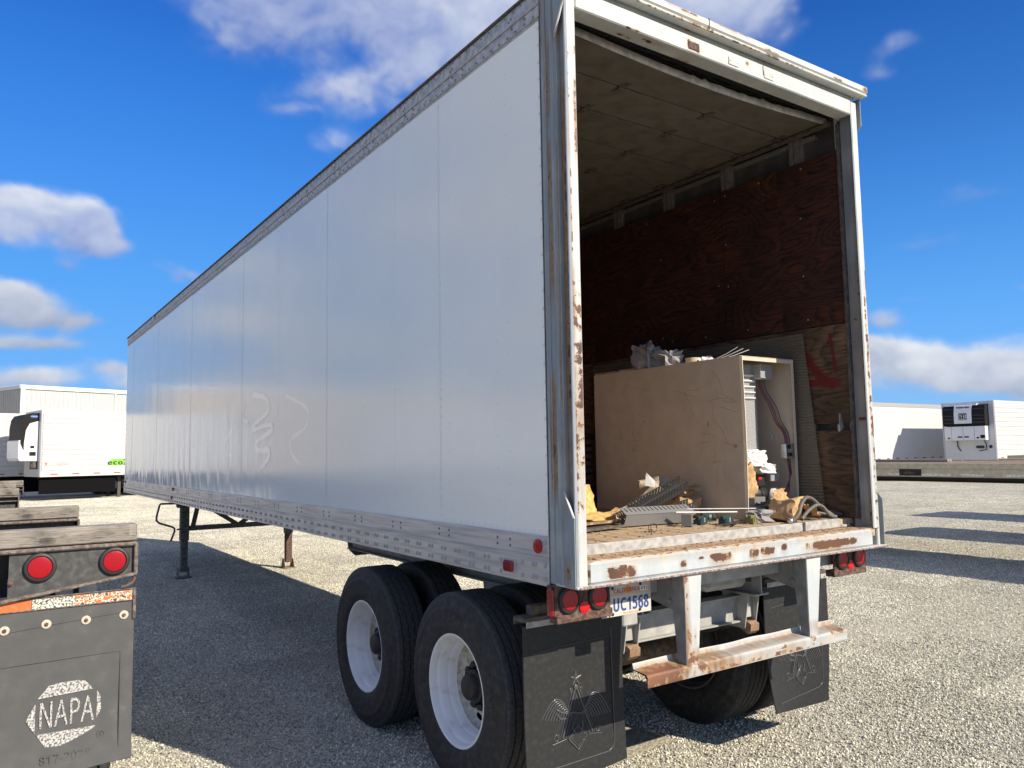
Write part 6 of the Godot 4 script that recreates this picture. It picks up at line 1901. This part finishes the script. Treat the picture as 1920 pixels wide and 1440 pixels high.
	for poly in [[[-3.184, 0.788], [-3.143, 0.838], [-3.10, 0.845], [-3.03, 0.845], [-3.0, 0.838], [-2.966, 0.797]], [[-3.228, 0.702], [-3.192, 0.768], [-3.192, 0.640]], [[-2.950, 0.786], [-2.935, 0.760], [-2.932, 0.70], [-2.95, 0.665]], [[-3.186, 0.634], [-3.150, 0.575], [-3.08, 0.570], [-2.985, 0.572], [-2.955, 0.632]]]:
		var pm := MB.new()
		var pts := PackedVector2Array()
		for p in poly: pts.append(Vector2(p[0], p[1]))
		pm.t = Transform3D(Basis.IDENTITY, Vector3(0, 0, wv.call(-3.07, poly[0][1]) - 0.001))
		pm.prism(pts, 0.0045)
		part(fo, "hexagon_mark", pm, wpaint)
	words(fo, "flap_letters", "NAPA", 0.112, 0.215, wpaint, Transform3D(Basis.IDENTITY, Vector3(-3.072, 0.712, wv.call(-3.07, 0.71) + 0.002)), 0.004)
	words(fo, "flap_number", "817-2028", 0.036, 0.20, fr, Transform3D(Basis.IDENTITY, Vector3(-3.07, 0.521, wv.call(-3.07, 0.52) + 0.001)), 0.006)
	words(fo, "registered_mark", "R", 0.013, 0.0, fr, Transform3D(Basis.IDENTITY, Vector3(-2.933, 0.589, wv.call(-2.93, 0.59) + 0.001)), 0.004)
	var rg := MB.new()
	var rp := []
	for i in 17: rp.append(Vector3(-2.933 + 0.015 * cos(TAU * i / 16.0), 0.589 + 0.015 * sin(TAU * i / 16.0), wv.call(-2.93, 0.59) + 0.001))
	rg.tube(rp, 0.0018, 5)
	part(fo, "registered_ring", rg, fr)
	# second flap, air tank and wheels
	var f2 := MB.new()
	f2.span(Vector3(-5.22, 0.46, z0 - 0.01), Vector3(-4.61, 1.17, z0), 0.004)
	part(B, "mud_flap", f2, fr)
	var tk := MB.new()
	tk.t = Transform3D(Basis(Vector3(0, 1, 0), Vector3(1, 0, 0), Vector3(0, 0, -1)), Vector3(-3.2, 1.19, -1.78))
	tk.lathe([Vector2(0, -0.30), Vector2(0.06, -0.29), Vector2(0.095, -0.24), Vector2(0.095, 0.22), Vector2(0.06, 0.27), Vector2(0, 0.28)], 20)
	part(B, "air_tank", tk, mat("tank_white", Color(0.62, 0.62, 0.60), 0.4))
	for x in [-3.35, -3.12, -3.02]:
		var st := MB.new()
		st.t = Transform3D(Basis(Vector3(0, 1, 0), Vector3(1, 0, 0), Vector3(0, 0, -1)), Vector3(x, 1.19, -1.78))
		st.lathe([Vector2(0.097, -0.012), Vector2(0.1, -0.012), Vector2(0.1, 0.012), Vector2(0.097, 0.012)], 20)
		part(B, "tank_strap", st, mats["black_paint"])
	for z in [-2.25, -3.5]:
		for s in [-1.0, 1.0]:
			axle_wheel(B, -4.02 + 1.06 * s, z, s, true, 0.0042, "")
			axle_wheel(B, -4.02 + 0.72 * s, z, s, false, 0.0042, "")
		var a := MB.new()
		a.tube([Vector3(-4.9, 0.529, z), Vector3(-3.1, 0.529, z)], 0.064, 12)
		part(B, "axle", a, dark)
	for x in [-3.5, -4.5]:
		var lg := MB.new()
		lg.span(Vector3(x - 0.06, 0.02, -10.2), Vector3(x + 0.06, 1.0, -10.08), 0.006)
		lg.span(Vector3(x - 0.12, 0.0, -10.26), Vector3(x + 0.12, 0.02, -10.02), 0.003)
		part(B, "landing_leg", lg, dark)

# ---------------------------------------------------------------- flatbeds parked on the right
func build_flatbeds() -> void:
	var alum := nmat("old_aluminium", 501, 0.02, [[0.2, Color(0.46, 0.395, 0.275)], [0.55, Color(0.52, 0.455, 0.325)], [0.85, Color(0.57, 0.51, 0.38)]], 0.8, 0.6, 0.1)
	var cream := nmat("cream_tape", 502, 0.03, [[0.25, Color(0.50, 0.47, 0.37)], [0.5, Color(0.74, 0.71, 0.60)], [0.85, Color(0.80, 0.77, 0.66)]], 1.2, 0.6)
	var deckw := nmat("deck_wood", 503, 0.02, [[0.2, Color(0.16, 0.105, 0.07)], [0.5, Color(0.27, 0.19, 0.13)], [0.85, Color(0.40, 0.31, 0.23)]], 1.2, 0.9, 0.0, Vector3(5, 1, 0.5))
	var spec := [[8.9, 11.1, -8.6, 5.4, "long grey flatbed trailer with tan side rail, nearest of the parked flatbeds"], [13.3, 15.3, -4.75, 9.5, "grey flatbed trailer standing behind the nearest flatbed"], [17.9, 19.95, -6.6, 8.0, "grey flatbed trailer farthest to the right beyond the others"]]
	for i in 3:
		var q = spec[i]
		var f := thing("flatbed_trailer", q[4], "flatbed trailer", "flatbed trailers parked side by side", Vector3(q[0], 0, q[2]))
		var w: float = q[1] - q[0]; var ln: float = q[3] - q[2]
		for s in [0.0, 1.0]:
			var rl := MB.new()
			var xx: float = lerpf(0.0, w - 0.06, s)
			rl.span(Vector3(xx, 1.485, 0), Vector3(xx + 0.06, 1.575, ln), 0.004)
			rl.span(Vector3(xx + 0.010, 1.365, 0.01), Vector3(xx + 0.05, 1.485, ln - 0.01), 0.003)
			rl.span(Vector3(xx - 0.004, 1.358, 0.0), Vector3(xx + 0.064, 1.372, ln), 0.003)
			var ro := part(f, "side_rail", rl, alum)
			if s == 0.0 and i == 0:
				var z := 0.4
				var kk := 0
				rng.seed = 31
				while z < ln - 0.6:
					var l2 := rng.randf_range(0.22, 0.62)
					var t := MB.new()
					t.span(Vector3(0.006, 1.374, z), Vector3(0.0095, 1.412, z + l2), 0.0015)
					part(ro, "reflective_strip", t, cream)
					z += l2 + rng.randf_range(0.06, 0.35)
					kk += 1
				for zz in [4.32, 9.0]:
					var pk := MB.new()
					pk.span(Vector3(0.002, 1.375, zz), Vector3(0.009, 1.478, zz + 0.36), 0.001)
					part(ro, "pocket", pk, mats["dark_gap"])
					var pi := MB.new()
					pi.span(Vector3(0.0, 1.40, zz + 0.09), Vector3(0.004, 1.44, zz + 0.24), 0.001)
					part(ro, "pocket_latch", pi, mats["rust_brown"])
				for k in 18:
					var sp := MB.new()
					sp.span(Vector3(-0.003, 1.495, 0.3 + k * 0.74), Vector3(0.0005, 1.565, 0.36 + k * 0.74), 0.001)
					part(ro, "stake_pocket", sp, alum)
		for k in 14:
			var p := MB.new()
			var x0 := 0.065 + k * (w - 0.13) / 14.0
			p.span(Vector3(x0 + 0.002, 1.535, 0.0), Vector3(x0 + (w - 0.13) / 14.0 - 0.002, 1.574 + rng.randf_range(-0.004, 0.004), ln), 0.004)
			part(f, "deck_plank", p, deckw)
		for xx in [w * 0.5 - 0.48, w * 0.5 + 0.48]:
			var ib := MB.new()
			ib.span(Vector3(xx - 0.008, 1.27, 0.4), Vector3(xx + 0.008, 1.48, ln - 0.2))
			ib.span(Vector3(xx - 0.07, 1.26, 0.4), Vector3(xx + 0.07, 1.272, ln - 0.2), 0.002)
			part(f, "frame_beam", ib, mats["black_paint"])
		for k in 18:
			var cm := MB.new()
			cm.span(Vector3(0.06, 1.40, 0.3 + k * (ln - 0.5) / 18.0), Vector3(w - 0.06, 1.52, 0.33 + k * (ln - 0.5) / 18.0))
			part(f, "cross_member", cm, mats["black_paint"])
		for xx in [w * 0.5 - 0.75, w * 0.5 + 0.75]:
			var lg := MB.new()
			lg.span(Vector3(xx - 0.06, 0.03, 2.55), Vector3(xx + 0.06, 1.40, 2.68), 0.006)
			lg.span(Vector3(xx - 0.12, 0.0, 2.5), Vector3(xx + 0.12, 0.03, 2.73), 0.003)
			part(f, "landing_leg", lg, mats["frame_dark"])
		for z in [ln - 3.2, ln - 1.9]:
			for s in [-1.0, 1.0]:
				axle_wheel(f, w * 0.5 + 0.9 * s, z, s, true, 0.0042, "")
	var pk := thing("loose_board", "weathered loose board lying on the nearest flatbed's deck", "board")
	var m := MB.new()
	m.t = Transform3D(Basis(Vector3.UP, 0.15), Vector3(9.6, 1.60, -5.2))
	m.box(Vector3.ZERO, Vector3(0.2, 0.045, 2.6), 0.004)
	part(pk, "board", m, mats["grey_timber"])

# ---------------------------------------------------------------- trailers and buildings across the yard
func van_body(label: String, at: Vector3, turn: float, ln: float, ribs: bool, opts := {}) -> Node3D:
	# local frame: nose at x = 0, length towards +x, near side at z = 0, far side at z = -2.6
	var v := thing(opts.get("name", "refrigerated_trailer"), label, "trailer", opts.get("group", "white trailers parked across the yard"), at, turn)
	var white := nmat("van_white", 601, 0.01, [[0.2, Color(0.58, 0.585, 0.58)], [0.8, Color(0.61, 0.615, 0.605)]], 0.4, 0.35)
	var top: float = opts.get("top", 4.12)
	var bot := 1.08
	var core := MB.new()
	core.span(Vector3(0.03, bot, -0.012), Vector3(ln - 0.02, top - 0.06, -2.588))
	part(v, "body", core, white)
	if ribs:
		var n := 11
		var h := (top - 0.16 - bot - 0.26) / n
		for s in [0, 1]:
			for i in n:
				var m := MB.new()
				var z0 := -0.012 if s == 0 else -2.6
				m.span(Vector3(0.10, bot + 0.26 + i * h + 0.020, z0), Vector3(ln - 0.08, bot + 0.26 + (i + 1) * h - 0.020, z0 + 0.022), 0.012)
				part(v, "side_slat", m, white)
	else:
		for i in int(ln / 1.22):
			var m := MB.new()
			m.span(Vector3(0.10 + i * 1.22, bot + 0.26, -0.012), Vector3(0.10 + (i + 1) * 1.22 - 0.006, top - 0.22, -0.004), 0.002)
			part(v, "side_panel", m, white)
	for s in [0, 1]:
		var z0 := -0.03 if s == 0 else -2.605
		var rl := MB.new()
		rl.span(Vector3(0.02, bot, z0), Vector3(ln, bot + 0.25, z0 + 0.036), 0.004)
		part(v, "bottom_rail", rl, white)
		var tr := MB.new()
		tr.span(Vector3(0.02, top - (0.15 if ribs else 0.21), z0), Vector3(ln, top, z0 + 0.036), 0.006)
		part(v, "top_rail", tr, white if ribs else mats["aluminium_dull"])
		var cp := MB.new()
		cp.span(Vector3(-0.01, bot, z0 - 0.02 if s == 1 else z0 - 0.06), Vector3(0.11, top, z0 + 0.04 if s == 0 else z0 + 0.06), 0.03)
		part(v, "corner_post", cp, mats["aluminium"])
		if s == 0:
			for i in 16:
				var t := MB.new()
				var x := 0.45 + i * 0.9
				if x + 0.7 > ln: continue
				t.span(Vector3(x, bot + 0.09, 0.006), Vector3(x + 0.30, bot + 0.14, 0.0095), 0.001)
				part(v, "reflective_tape", t, mat("tape_far", Color(0.40, 0.035, 0.05), 0.5) if ribs else mat("tape_dark", Color(0.10, 0.08, 0.08), 0.5))
	var rf := MB.new()
	rf.span(Vector3(0.0, top - 0.06, 0.0), Vector3(ln, top - 0.004, -2.6), 0.01)
	part(v, "roof", rf, white)
	var fw := MB.new()
	fw.span(Vector3(-0.004, bot, -0.06), Vector3(0.03, top - 0.02, -2.54))
	part(v, "front_wall", fw, white)
	var un := MB.new()
	un.span(Vector3(0.4, 0.95, -0.75), Vector3(ln - 0.3, bot - 0.002, -1.85))
	part(v, "frame", un, mats["black_paint"])
	if opts.get("skirt", true):
		var sk := MB.new()
		sk.span(Vector3(0.05, 0.30, -0.22), Vector3(opts.get("skirt_end", 12.0), bot - 0.002, -0.20))
		part(v, "side_skirt", sk, mat("skirt_black", Color(0.005, 0.005, 0.006), 0.8, 0.0, 0.2))
	for z in [-0.55, -2.05]:
		var lg := MB.new()
		lg.span(Vector3(3.5, 0.02, z - 0.06), Vector3(3.64, 1.0, z + 0.06))
		lg.span(Vector3(3.45, 0.0, z - 0.12), Vector3(3.69, 0.02, z + 0.12))
		part(v, "landing_leg", lg, mats["frame_dark"])
	for x in [ln - 3.4, ln - 2.1]:
		for s in [-1.0, 1.0]:
			var ty := MB.new()
			ty.t = Transform3D(Basis(Vector3(1, 0, 0), Vector3(0, 0, -1), Vector3(0, 1, 0)), Vector3(x, 0.52, -1.3 + 0.98 * s))
			ty.lathe([Vector2(0.29, -0.27), Vector2(0.48, -0.28), Vector2(0.52, -0.24), Vector2(0.52, 0.24), Vector2(0.48, 0.28), Vector2(0.29, 0.27)], 28)
			var wo := part(v, "wheel", ty, rubber())
			var ri := MB.new()
			ri.t = ty.t
			ri.lathe([Vector2(0.0, -0.2), Vector2(0.24, -0.2), Vector2(0.29, -0.27), Vector2(0.29, 0.27), Vector2(0.24, 0.2), Vector2(0.0, 0.2)], 20)
			part(wo, "rim", ri, mats["rim_white"])
	var rd := MB.new()
	rd.span(Vector3(ln, bot, 0.0), Vector3(ln + 0.03, top, -2.6), 0.006)
	part(v, "rear_door", rd, white)
	return v

func reefer_unit(v: Node3D, wide: bool) -> void:  # cooling unit on the nose, facing -x
	var w := nmat("unit_white", 602, 0.02, [[0.2, Color(0.68, 0.685, 0.69)], [0.8, Color(0.76, 0.765, 0.765)]], 1.0, 0.32)
	var b := mat("unit_black", Color(0.012, 0.012, 0.013), 0.65, 0.0, 0.3)
	var seam := mat("unit_seam", Color(0.16, 0.16, 0.165), 0.6)
	var zc := -1.3
	# profile in (x, y), drawn across the width
	var prof := func(m: MB, pts: Array, z0: float, z1: float) -> void:
		var pv := PackedVector2Array()
		for p in pts: pv.append(Vector2(p[0], p[1]))
		m.t = Transform3D(Basis.IDENTITY, Vector3(0, 0, z0))
		m.prism(pv, z1 - z0)
	if wide:
		var hood := MB.new()
		prof.call(hood, [[0, 2.84], [-0.40, 2.86], [-0.46, 3.0], [-0.44, 3.55], [-0.36, 3.86], [-0.2, 3.94], [0, 3.95]], zc - 1.05, zc + 1.05)
		part(v, "unit_hood", hood, b)
		var tp := MB.new()
		prof.call(tp, [[0, 3.90], [-0.345, 3.90], [-0.30, 3.975], [0, 3.99]], zc - 0.98, zc + 0.62)
		part(v, "unit_top", tp, w)
		var ce := MB.new()
		prof.call(ce, [[-0.30, 2.96], [-0.475, 2.97], [-0.478, 3.0], [-0.458, 3.56], [-0.375, 3.90], [-0.3, 3.93]], zc - 0.46, zc + 0.42)
		part(v, "center_panel", ce, w)
		for s in [-1.0, 1.0]:
			for i in 5:
				var y := 3.02 + i * 0.175
				var x: float = lerpf(-0.465, -0.405, i / 4.0)
				var m := MB.new()
				var za := zc - 0.50 if s < 0 else zc + 0.46
				var zb := zc - 1.0 if s < 0 else zc + 1.0
				m.t = Transform3D(Basis(Vector3.BACK, 0.18), Vector3(x, y, (za + zb) * 0.5))
				m.box(Vector3.ZERO, Vector3(0.03, 0.035, absf(zb - za)), 0.008)
				part(v, "grille_slat", m, mat("slat_gloss", Color(0.05, 0.05, 0.052), 0.2))
		var dz := [-1.05, -0.60, 0.02, 0.56, 1.05]
		dz = [-1.02, -0.66, -0.08, 0.48, 1.02]
		for i in 4:
			var m := MB.new()
			m.span(Vector3(-0.40, 2.10, zc + dz[i] + 0.006), Vector3(0, 2.82, zc + dz[i + 1] - 0.006), 0.012)
			var po := part(v, "service_door", m, w)
			if i == 1 or i == 2:
				var h := MB.new()
				var hz: float = zc + (dz[i + 1] - 0.28 if i == 1 else dz[i] + 0.05)
				h.span(Vector3(-0.41, 2.24, hz), Vector3(-0.398, 2.31, hz + 0.23), 0.004)
				part(po, "door_handle", h, b)
			elif i == 0:
				var h := MB.new()
				h.span(Vector3(-0.41, 2.18, zc - 0.86), Vector3(-0.398, 2.26, zc - 0.76), 0.004)
				part(po, "vent", h, b)
			else:
				var h := MB.new()
				h.span(Vector3(-0.412, 2.20, zc + 0.76), Vector3(-0.398, 2.36, zc + 0.99), 0.01)
				h.span(Vector3(-0.41, 2.18, zc + 0.58), Vector3(-0.398, 2.26, zc + 0.70), 0.004)
				part(po, "control_panel", h, b)
		var lt := Basis(Vector3(0, 0, 1), Vector3.UP, Vector3.LEFT)
		words(v, "unit_name", "THERMO KING", 0.075, 0.66, b, Transform3D(lt * Basis(Vector3.RIGHT, -0.22), Vector3(-0.408, 3.80, zc - 0.02)), 0.012, "Droid Sans", true)
		var lg := MB.new()
		lg.t = Transform3D(lt * Basis(Vector3.RIGHT, -0.04), Vector3(-0.473, 3.31, zc - 0.02))
		for q in [[-0.20, -0.16, 0.20, -0.145], [-0.20, 0.155, 0.20, 0.17], [-0.20, -0.16, -0.185, 0.17], [0.185, -0.16, 0.20, 0.17], [-0.155, 0.09, 0.155, 0.135], [-0.03, -0.12, 0.03, 0.09], [-0.15, -0.12, -0.09, 0.06], [0.09, -0.12, 0.15, -0.05], [0.09, 0.0, 0.15, 0.06], [-0.09, -0.06, -0.05, -0.02], [0.05, -0.06, 0.09, -0.02]]:
			lg.span(Vector3(q[0], q[1], 0), Vector3(q[2], q[3], 0.008))
		for i in 6: lg.prism(PackedVector2Array([Vector2(-0.19 + i * 0.064, 0.175), Vector2(-0.13 + i * 0.064, 0.175), Vector2(-0.16 + i * 0.064, 0.205)]), 0.008)
		part(v, "unit_emblem", lg, b)
		var hs := MB.new()
		for q in [[[0.30, 2.08, -0.55], [0.28, 1.75, -0.55], [0.26, 1.55, -0.42]], [[0.3, 2.08, 0.78], [0.28, 1.9, 0.86], [0.25, 1.62, 0.86], [0.25, 1.55, 0.5]]]:
			var pts := []
			for p in q: pts.append(Vector3(-p[0] + 0.22, p[1], zc + p[2]))
			hs.tube(pts, 0.022, 6)
		part(v, "air_hose", hs, b)
		var gh := MB.new()
		gh.span(Vector3(-0.06, 1.68, zc + 0.40), Vector3(0.0, 1.82, zc + 0.72), 0.01)
		for z in [0.42, 0.70]: disc(gh, Vector3(-0.06, 1.75, zc + z), Vector3.LEFT, 0.055, 0.05, 14)
		disc(gh, Vector3(0.0, 1.76, zc + 1.05), Vector3.LEFT, 0.09, 0.02, 16)
		part(v, "hose_coupling", gh, mats["grommet"])
	else:
		var hood := MB.new()
		prof.call(hood, [[0, 2.30], [-0.60, 2.30], [-0.72, 2.6], [-0.72, 3.3], [-0.66, 3.72], [-0.54, 3.9], [-0.25, 3.98], [0, 3.98]], zc - 1.02, zc + 1.02)
		part(v, "unit_hood", hood, b)
		for s in [-1.0, 1.0]:
			var sp := MB.new()
			prof.call(sp, [[-0.02, 1.80], [-0.58, 1.82], [-0.58, 2.6], [-0.52, 3.2], [-0.38, 3.5], [-0.02, 3.62]], zc + 1.02 * s, zc + 1.05 * s)
			part(v, "unit_cheek", sp, w)
		var lo := MB.new()
		prof.call(lo, [[0, 1.80], [-0.72, 1.82], [-0.78, 1.95], [-0.78, 2.72], [-0.68, 2.78], [0, 2.78]], zc - 1.03, zc + 1.015)
		part(v, "lower_cover", lo, w)
		for i in 5:
			var m := MB.new()
			m.span(Vector3(-0.515, 2.9 + i * 0.16, zc - 0.9), Vector3(-0.47, 2.94 + i * 0.16, zc + 0.9), 0.008)
			part(v, "grille_slat", m, mat("slat_gloss", Color(0.05, 0.05, 0.052), 0.2))
		var cn := MB.new()
		cn.span(Vector3(-0.33, 2.38, zc + 1.05), Vector3(-0.17, 2.5, zc + 1.058), 0.004)
		cn.span(Vector3(-0.36, 2.04, zc + 1.05), Vector3(-0.1, 2.22, zc + 1.058), 0.004)
		cn.span(Vector3(-0.50, 2.10, zc + 1.012), Vector3(-0.44, 2.2, zc + 1.02), 0.004)
		part(v, "control_panel", cn, b)
		var ov := MB.new()
		ov.t = Transform3D(Basis(Vector3(1, 0, 0), Vector3(0, 0, 1), Vector3(0, -1, 0)) * Basis.from_scale(Vector3(1.0, 1.0, 0.42)), Vector3(-0.2, 3.82, zc + 1.02))
		ov.lathe([Vector2(0.17, 0), Vector2(0.17, 0.008), Vector2(0, 0.008)], 28)
		part(v, "oval_badge", ov, mat("badge_blue", Color(0.03, 0.08, 0.32), 0.4))
		words(v, "badge_text", "Carrier", 0.055, 0.24, mats["sticker_white"], Transform3D(Basis.IDENTITY, Vector3(-0.2, 3.82, zc + 1.031)), 0.004)
		var hs := MB.new()
		crumpled(hs, Vector3(-0.12, 1.62, zc + 0.85), Vector3(0.12, 0.2, 0.14), 91, 0.5, 7, 10)
		part(v, "pipework", hs, mats["frame_dark"])

func hall(nm: String, label: String, at: Vector3, turn: float, ln: float, dp: float, h: float, wall: Material, side: Material, trim: Material) -> void:
	# local frame: near corner at the origin, front along +x facing +z, depth towards -z
	var b := thing(nm, label, "building", "", at, turn)
	var fw := MB.new()
	fw.span(Vector3(0, 0, -0.1), Vector3(ln, h, 0))
	part(b, "front_wall", fw, wall)
	var lw := MB.new()
	lw.span(Vector3(0, 0, -dp), Vector3(0.1, h, -0.101))
	part(b, "side_wall", lw, side)
	var rw := MB.new()
	rw.span(Vector3(ln - 0.1, 0, -dp), Vector3(ln, h, -0.101))
	part(b, "side_wall", rw, side)
	var bw := MB.new()
	bw.span(Vector3(0.1, 0, -dp), Vector3(ln - 0.1, h, -dp + 0.1))
	part(b, "rear_wall", bw, wall)
	var rb := MB.new()
	var x := 0.4
	while x < ln - 0.3:
		rb.span(Vector3(x, 0.2, 0.0), Vector3(x + 0.07, h - 0.3, 0.035), 0.01)
		x += 0.36
	part(b, "wall_ribs", rb, wall, "", true)
	var rs := MB.new()
	var z := -0.4
	while z > -dp:
		rs.span(Vector3(-0.035, 0.2, z - 0.07), Vector3(0.0, h - 0.3, z), 0.01)
		z -= 0.36
	part(b, "side_ribs", rs, side, "", true)
	var tr := MB.new()
	tr.span(Vector3(-0.12, h - 0.34, 0.0), Vector3(ln + 0.12, h, 0.14), 0.03)
	part(b, "eave_trim", tr, trim)
	var ts := MB.new()
	ts.span(Vector3(-0.14, h - 0.30, -dp), Vector3(-0.002, h + 0.01, 0.0), 0.03)
	part(b, "gable_trim", ts, trim)
	var ct := MB.new()
	ct.span(Vector3(-0.06, 0, -0.1), Vector3(0.30, h - 0.3, 0.06), 0.01)
	part(b, "corner_trim", ct, trim)
	x = 7.6
	while x < ln:
		var ds := MB.new()
		ds.span(Vector3(x, 0.1, 0.03), Vector3(x + 0.14, h - 0.3, 0.14), 0.02)
		part(b, "downspout", ds, trim)
		x += 7.6
	var rf := MB.new()
	var pv := PackedVector2Array([Vector2(0.05, h - 0.05), Vector2(-dp - 0.05, h - 0.05), Vector2(-dp * 0.5, h + dp * 0.02)])
	rf.t = Transform3D(Basis(Vector3(0, 0, 1), Vector3.UP, Vector3.LEFT), Vector3(ln, 0, 0))
	rf.prism(pv, ln)
	part(b, "roof", rf, trim)

func build_background() -> void:
	mat("sticker_white", Color(0.75, 0.75, 0.73), 0.4)
	# left: refrigerated trailers at an angle
	var turn := deg_to_rad(11.0)
	var Lx := Vector3(cos(turn), 0, -sin(turn)); var Nn := Vector3(sin(turn), 0, cos(turn))
	var F := Vector3(-1.35, 0, -38.4)
	var r1 := van_body("white ribbed refrigerated trailer with black and white cooling unit, left background", F, turn, 16.2, true, {"skirt_end": 3.3})
	reefer_unit(r1, false)
	var lf := Basis.IDENTITY
	words(r1, "fleet_number", "AJ001", 0.13, 0.48, mat("fleet_red", Color(0.55, 0.20, 0.17), 0.5), Transform3D(lf, Vector3(0.93, 1.68, 0.012)), 0.006, "Droid Serif")
	var gl := MB.new()
	gl.prism(PackedVector2Array([Vector2(2.86, 1.54), Vector2(4.3, 1.54), Vector2(4.5, 1.68), Vector2(4.3, 1.84), Vector2(3.1, 1.84), Vector2(2.92, 1.76)]), 0.013)
	part(r1, "green_decal", gl, mat("decal_green", Color(0.20, 0.52, 0.04), 0.4))
	words(r1, "decal_text", "eco", 0.20, 0.68, mats["black_paint"], Transform3D(lf, Vector3(3.2, 1.67, 0.016)), 0.006, "Droid Sans", true)
	words(r1, "decal_text", "Z", 0.27, 0.34, mats["black_paint"], Transform3D(lf, Vector3(3.75, 1.69, 0.016)), 0.006, "Droid Sans", true)
	var ib := MB.new()
	ib.t = Transform3D(Basis(Vector3(1, 0, 0), Vector3(0, 0, 1), Vector3(0, -1, 0)), Vector3(0.26, 1.68, 0.0))
	ib.lathe([Vector2(0.07, 0), Vector2(0.07, 0.014), Vector2(0, 0.014)], 6)
	part(r1, "maker_badge", ib, mats["fleet_red"])
	for q in [[0.18, 1.52, 0.16, 0.04], [0.18, 1.32, 0.16, 0.04], [0.42, 1.36, 0.16, 0.06], [0.44, 1.63, 0.16, 0.10]]:
		var st := MB.new()
		st.span(Vector3(q[0], q[1], 0.006), Vector3(q[0] + q[2], q[1] + q[3], 0.014))
		part(r1, "side_sticker", st, mat("sticker_grey", Color(0.50, 0.46, 0.45), 0.5))
	var r2 := van_body("white ribbed trailer behind the cooling unit, at the left picture edge", F - Lx * 8.5 - Nn * 3.75, turn, 16.2, true)
	reefer_unit(r2, false)
	van_body("white ribbed trailer left of the cooling unit trailers, mirrored in the box trailer side", F - Lx * 31.0 + Nn * 0.6, turn, 16.2, true)
	van_body("white ribbed trailer at the far left end of the mirrored row", F - Lx * 50.0 + Nn * 2.0, turn, 16.2, true)
	# right: trailers with noses towards the yard
	var va := van_body("plain white box van trailer with grey roof rail, right background", Vector3(34.4, 0, -20.8), 0.0, 16.0, false, {"name": "box_van_trailer", "top": 4.2, "skirt": false})
	var ys := MB.new()
	ys.span(Vector3(0.12, 1.25, 0.006), Vector3(0.42, 2.35, 0.010), 0.001)
	part(va, "yellow_strip", ys, mat("strip_yellow", Color(0.62, 0.40, 0.04), 0.5))
	var wd := "ROBERT"
	for i in 6: words(va, "strip_letter", wd[i], 0.14, 0.12, mats["black_paint"], Transform3D(Basis.IDENTITY, Vector3(0.27, 2.24 - i * 0.178, 0.012)), 0.004, "Droid Sans", true)
	var vb := van_body("white refrigerated trailer showing its nose with a wide black grille, right background", Vector3(39.1, 0, -16.4), 0.0, 16.0, true, {"skirt": false})
	reefer_unit(vb, true)
	var vc := van_body("white refrigerated trailer next beyond the black-grille trailer, right picture edge", Vector3(45.2, 0, -12.6), 0.0, 16.0, true, {"skirt": false})
	reefer_unit(vc, true)
	# warehouses
	var metal := nmat("wall_metal", 603, 0.01, [[0.2, Color(0.46, 0.485, 0.48)], [0.8, Color(0.50, 0.52, 0.51)]], 0.15, 0.5)
	var grey := nmat("wall_grey", 604, 0.01, [[0.2, Color(0.50, 0.47, 0.40)], [0.8, Color(0.56, 0.53, 0.46)]], 0.15, 0.6)
	var trim := mat("trim_white", Color(0.76, 0.77, 0.76), 0.45)
	hall("metal_warehouse", "pale ribbed metal warehouse behind the left trailers", Vector3(-1.1, 0, -72.2), deg_to_rad(20.5), 48.0, 30.0, 8.0, metal, grey, trim)
	hall("tan_warehouse", "tan ribbed warehouse mirrored in the box trailer's glossy side", Vector3(-66.0, 0, -66.0), deg_to_rad(5.0), 54.0, 20.0, 8.2, nmat("wall_tan", 605, 0.01, [[0.2, Color(0.50, 0.43, 0.31)], [0.8, Color(0.58, 0.50, 0.37)]], 0.15, 0.7), grey, trim)
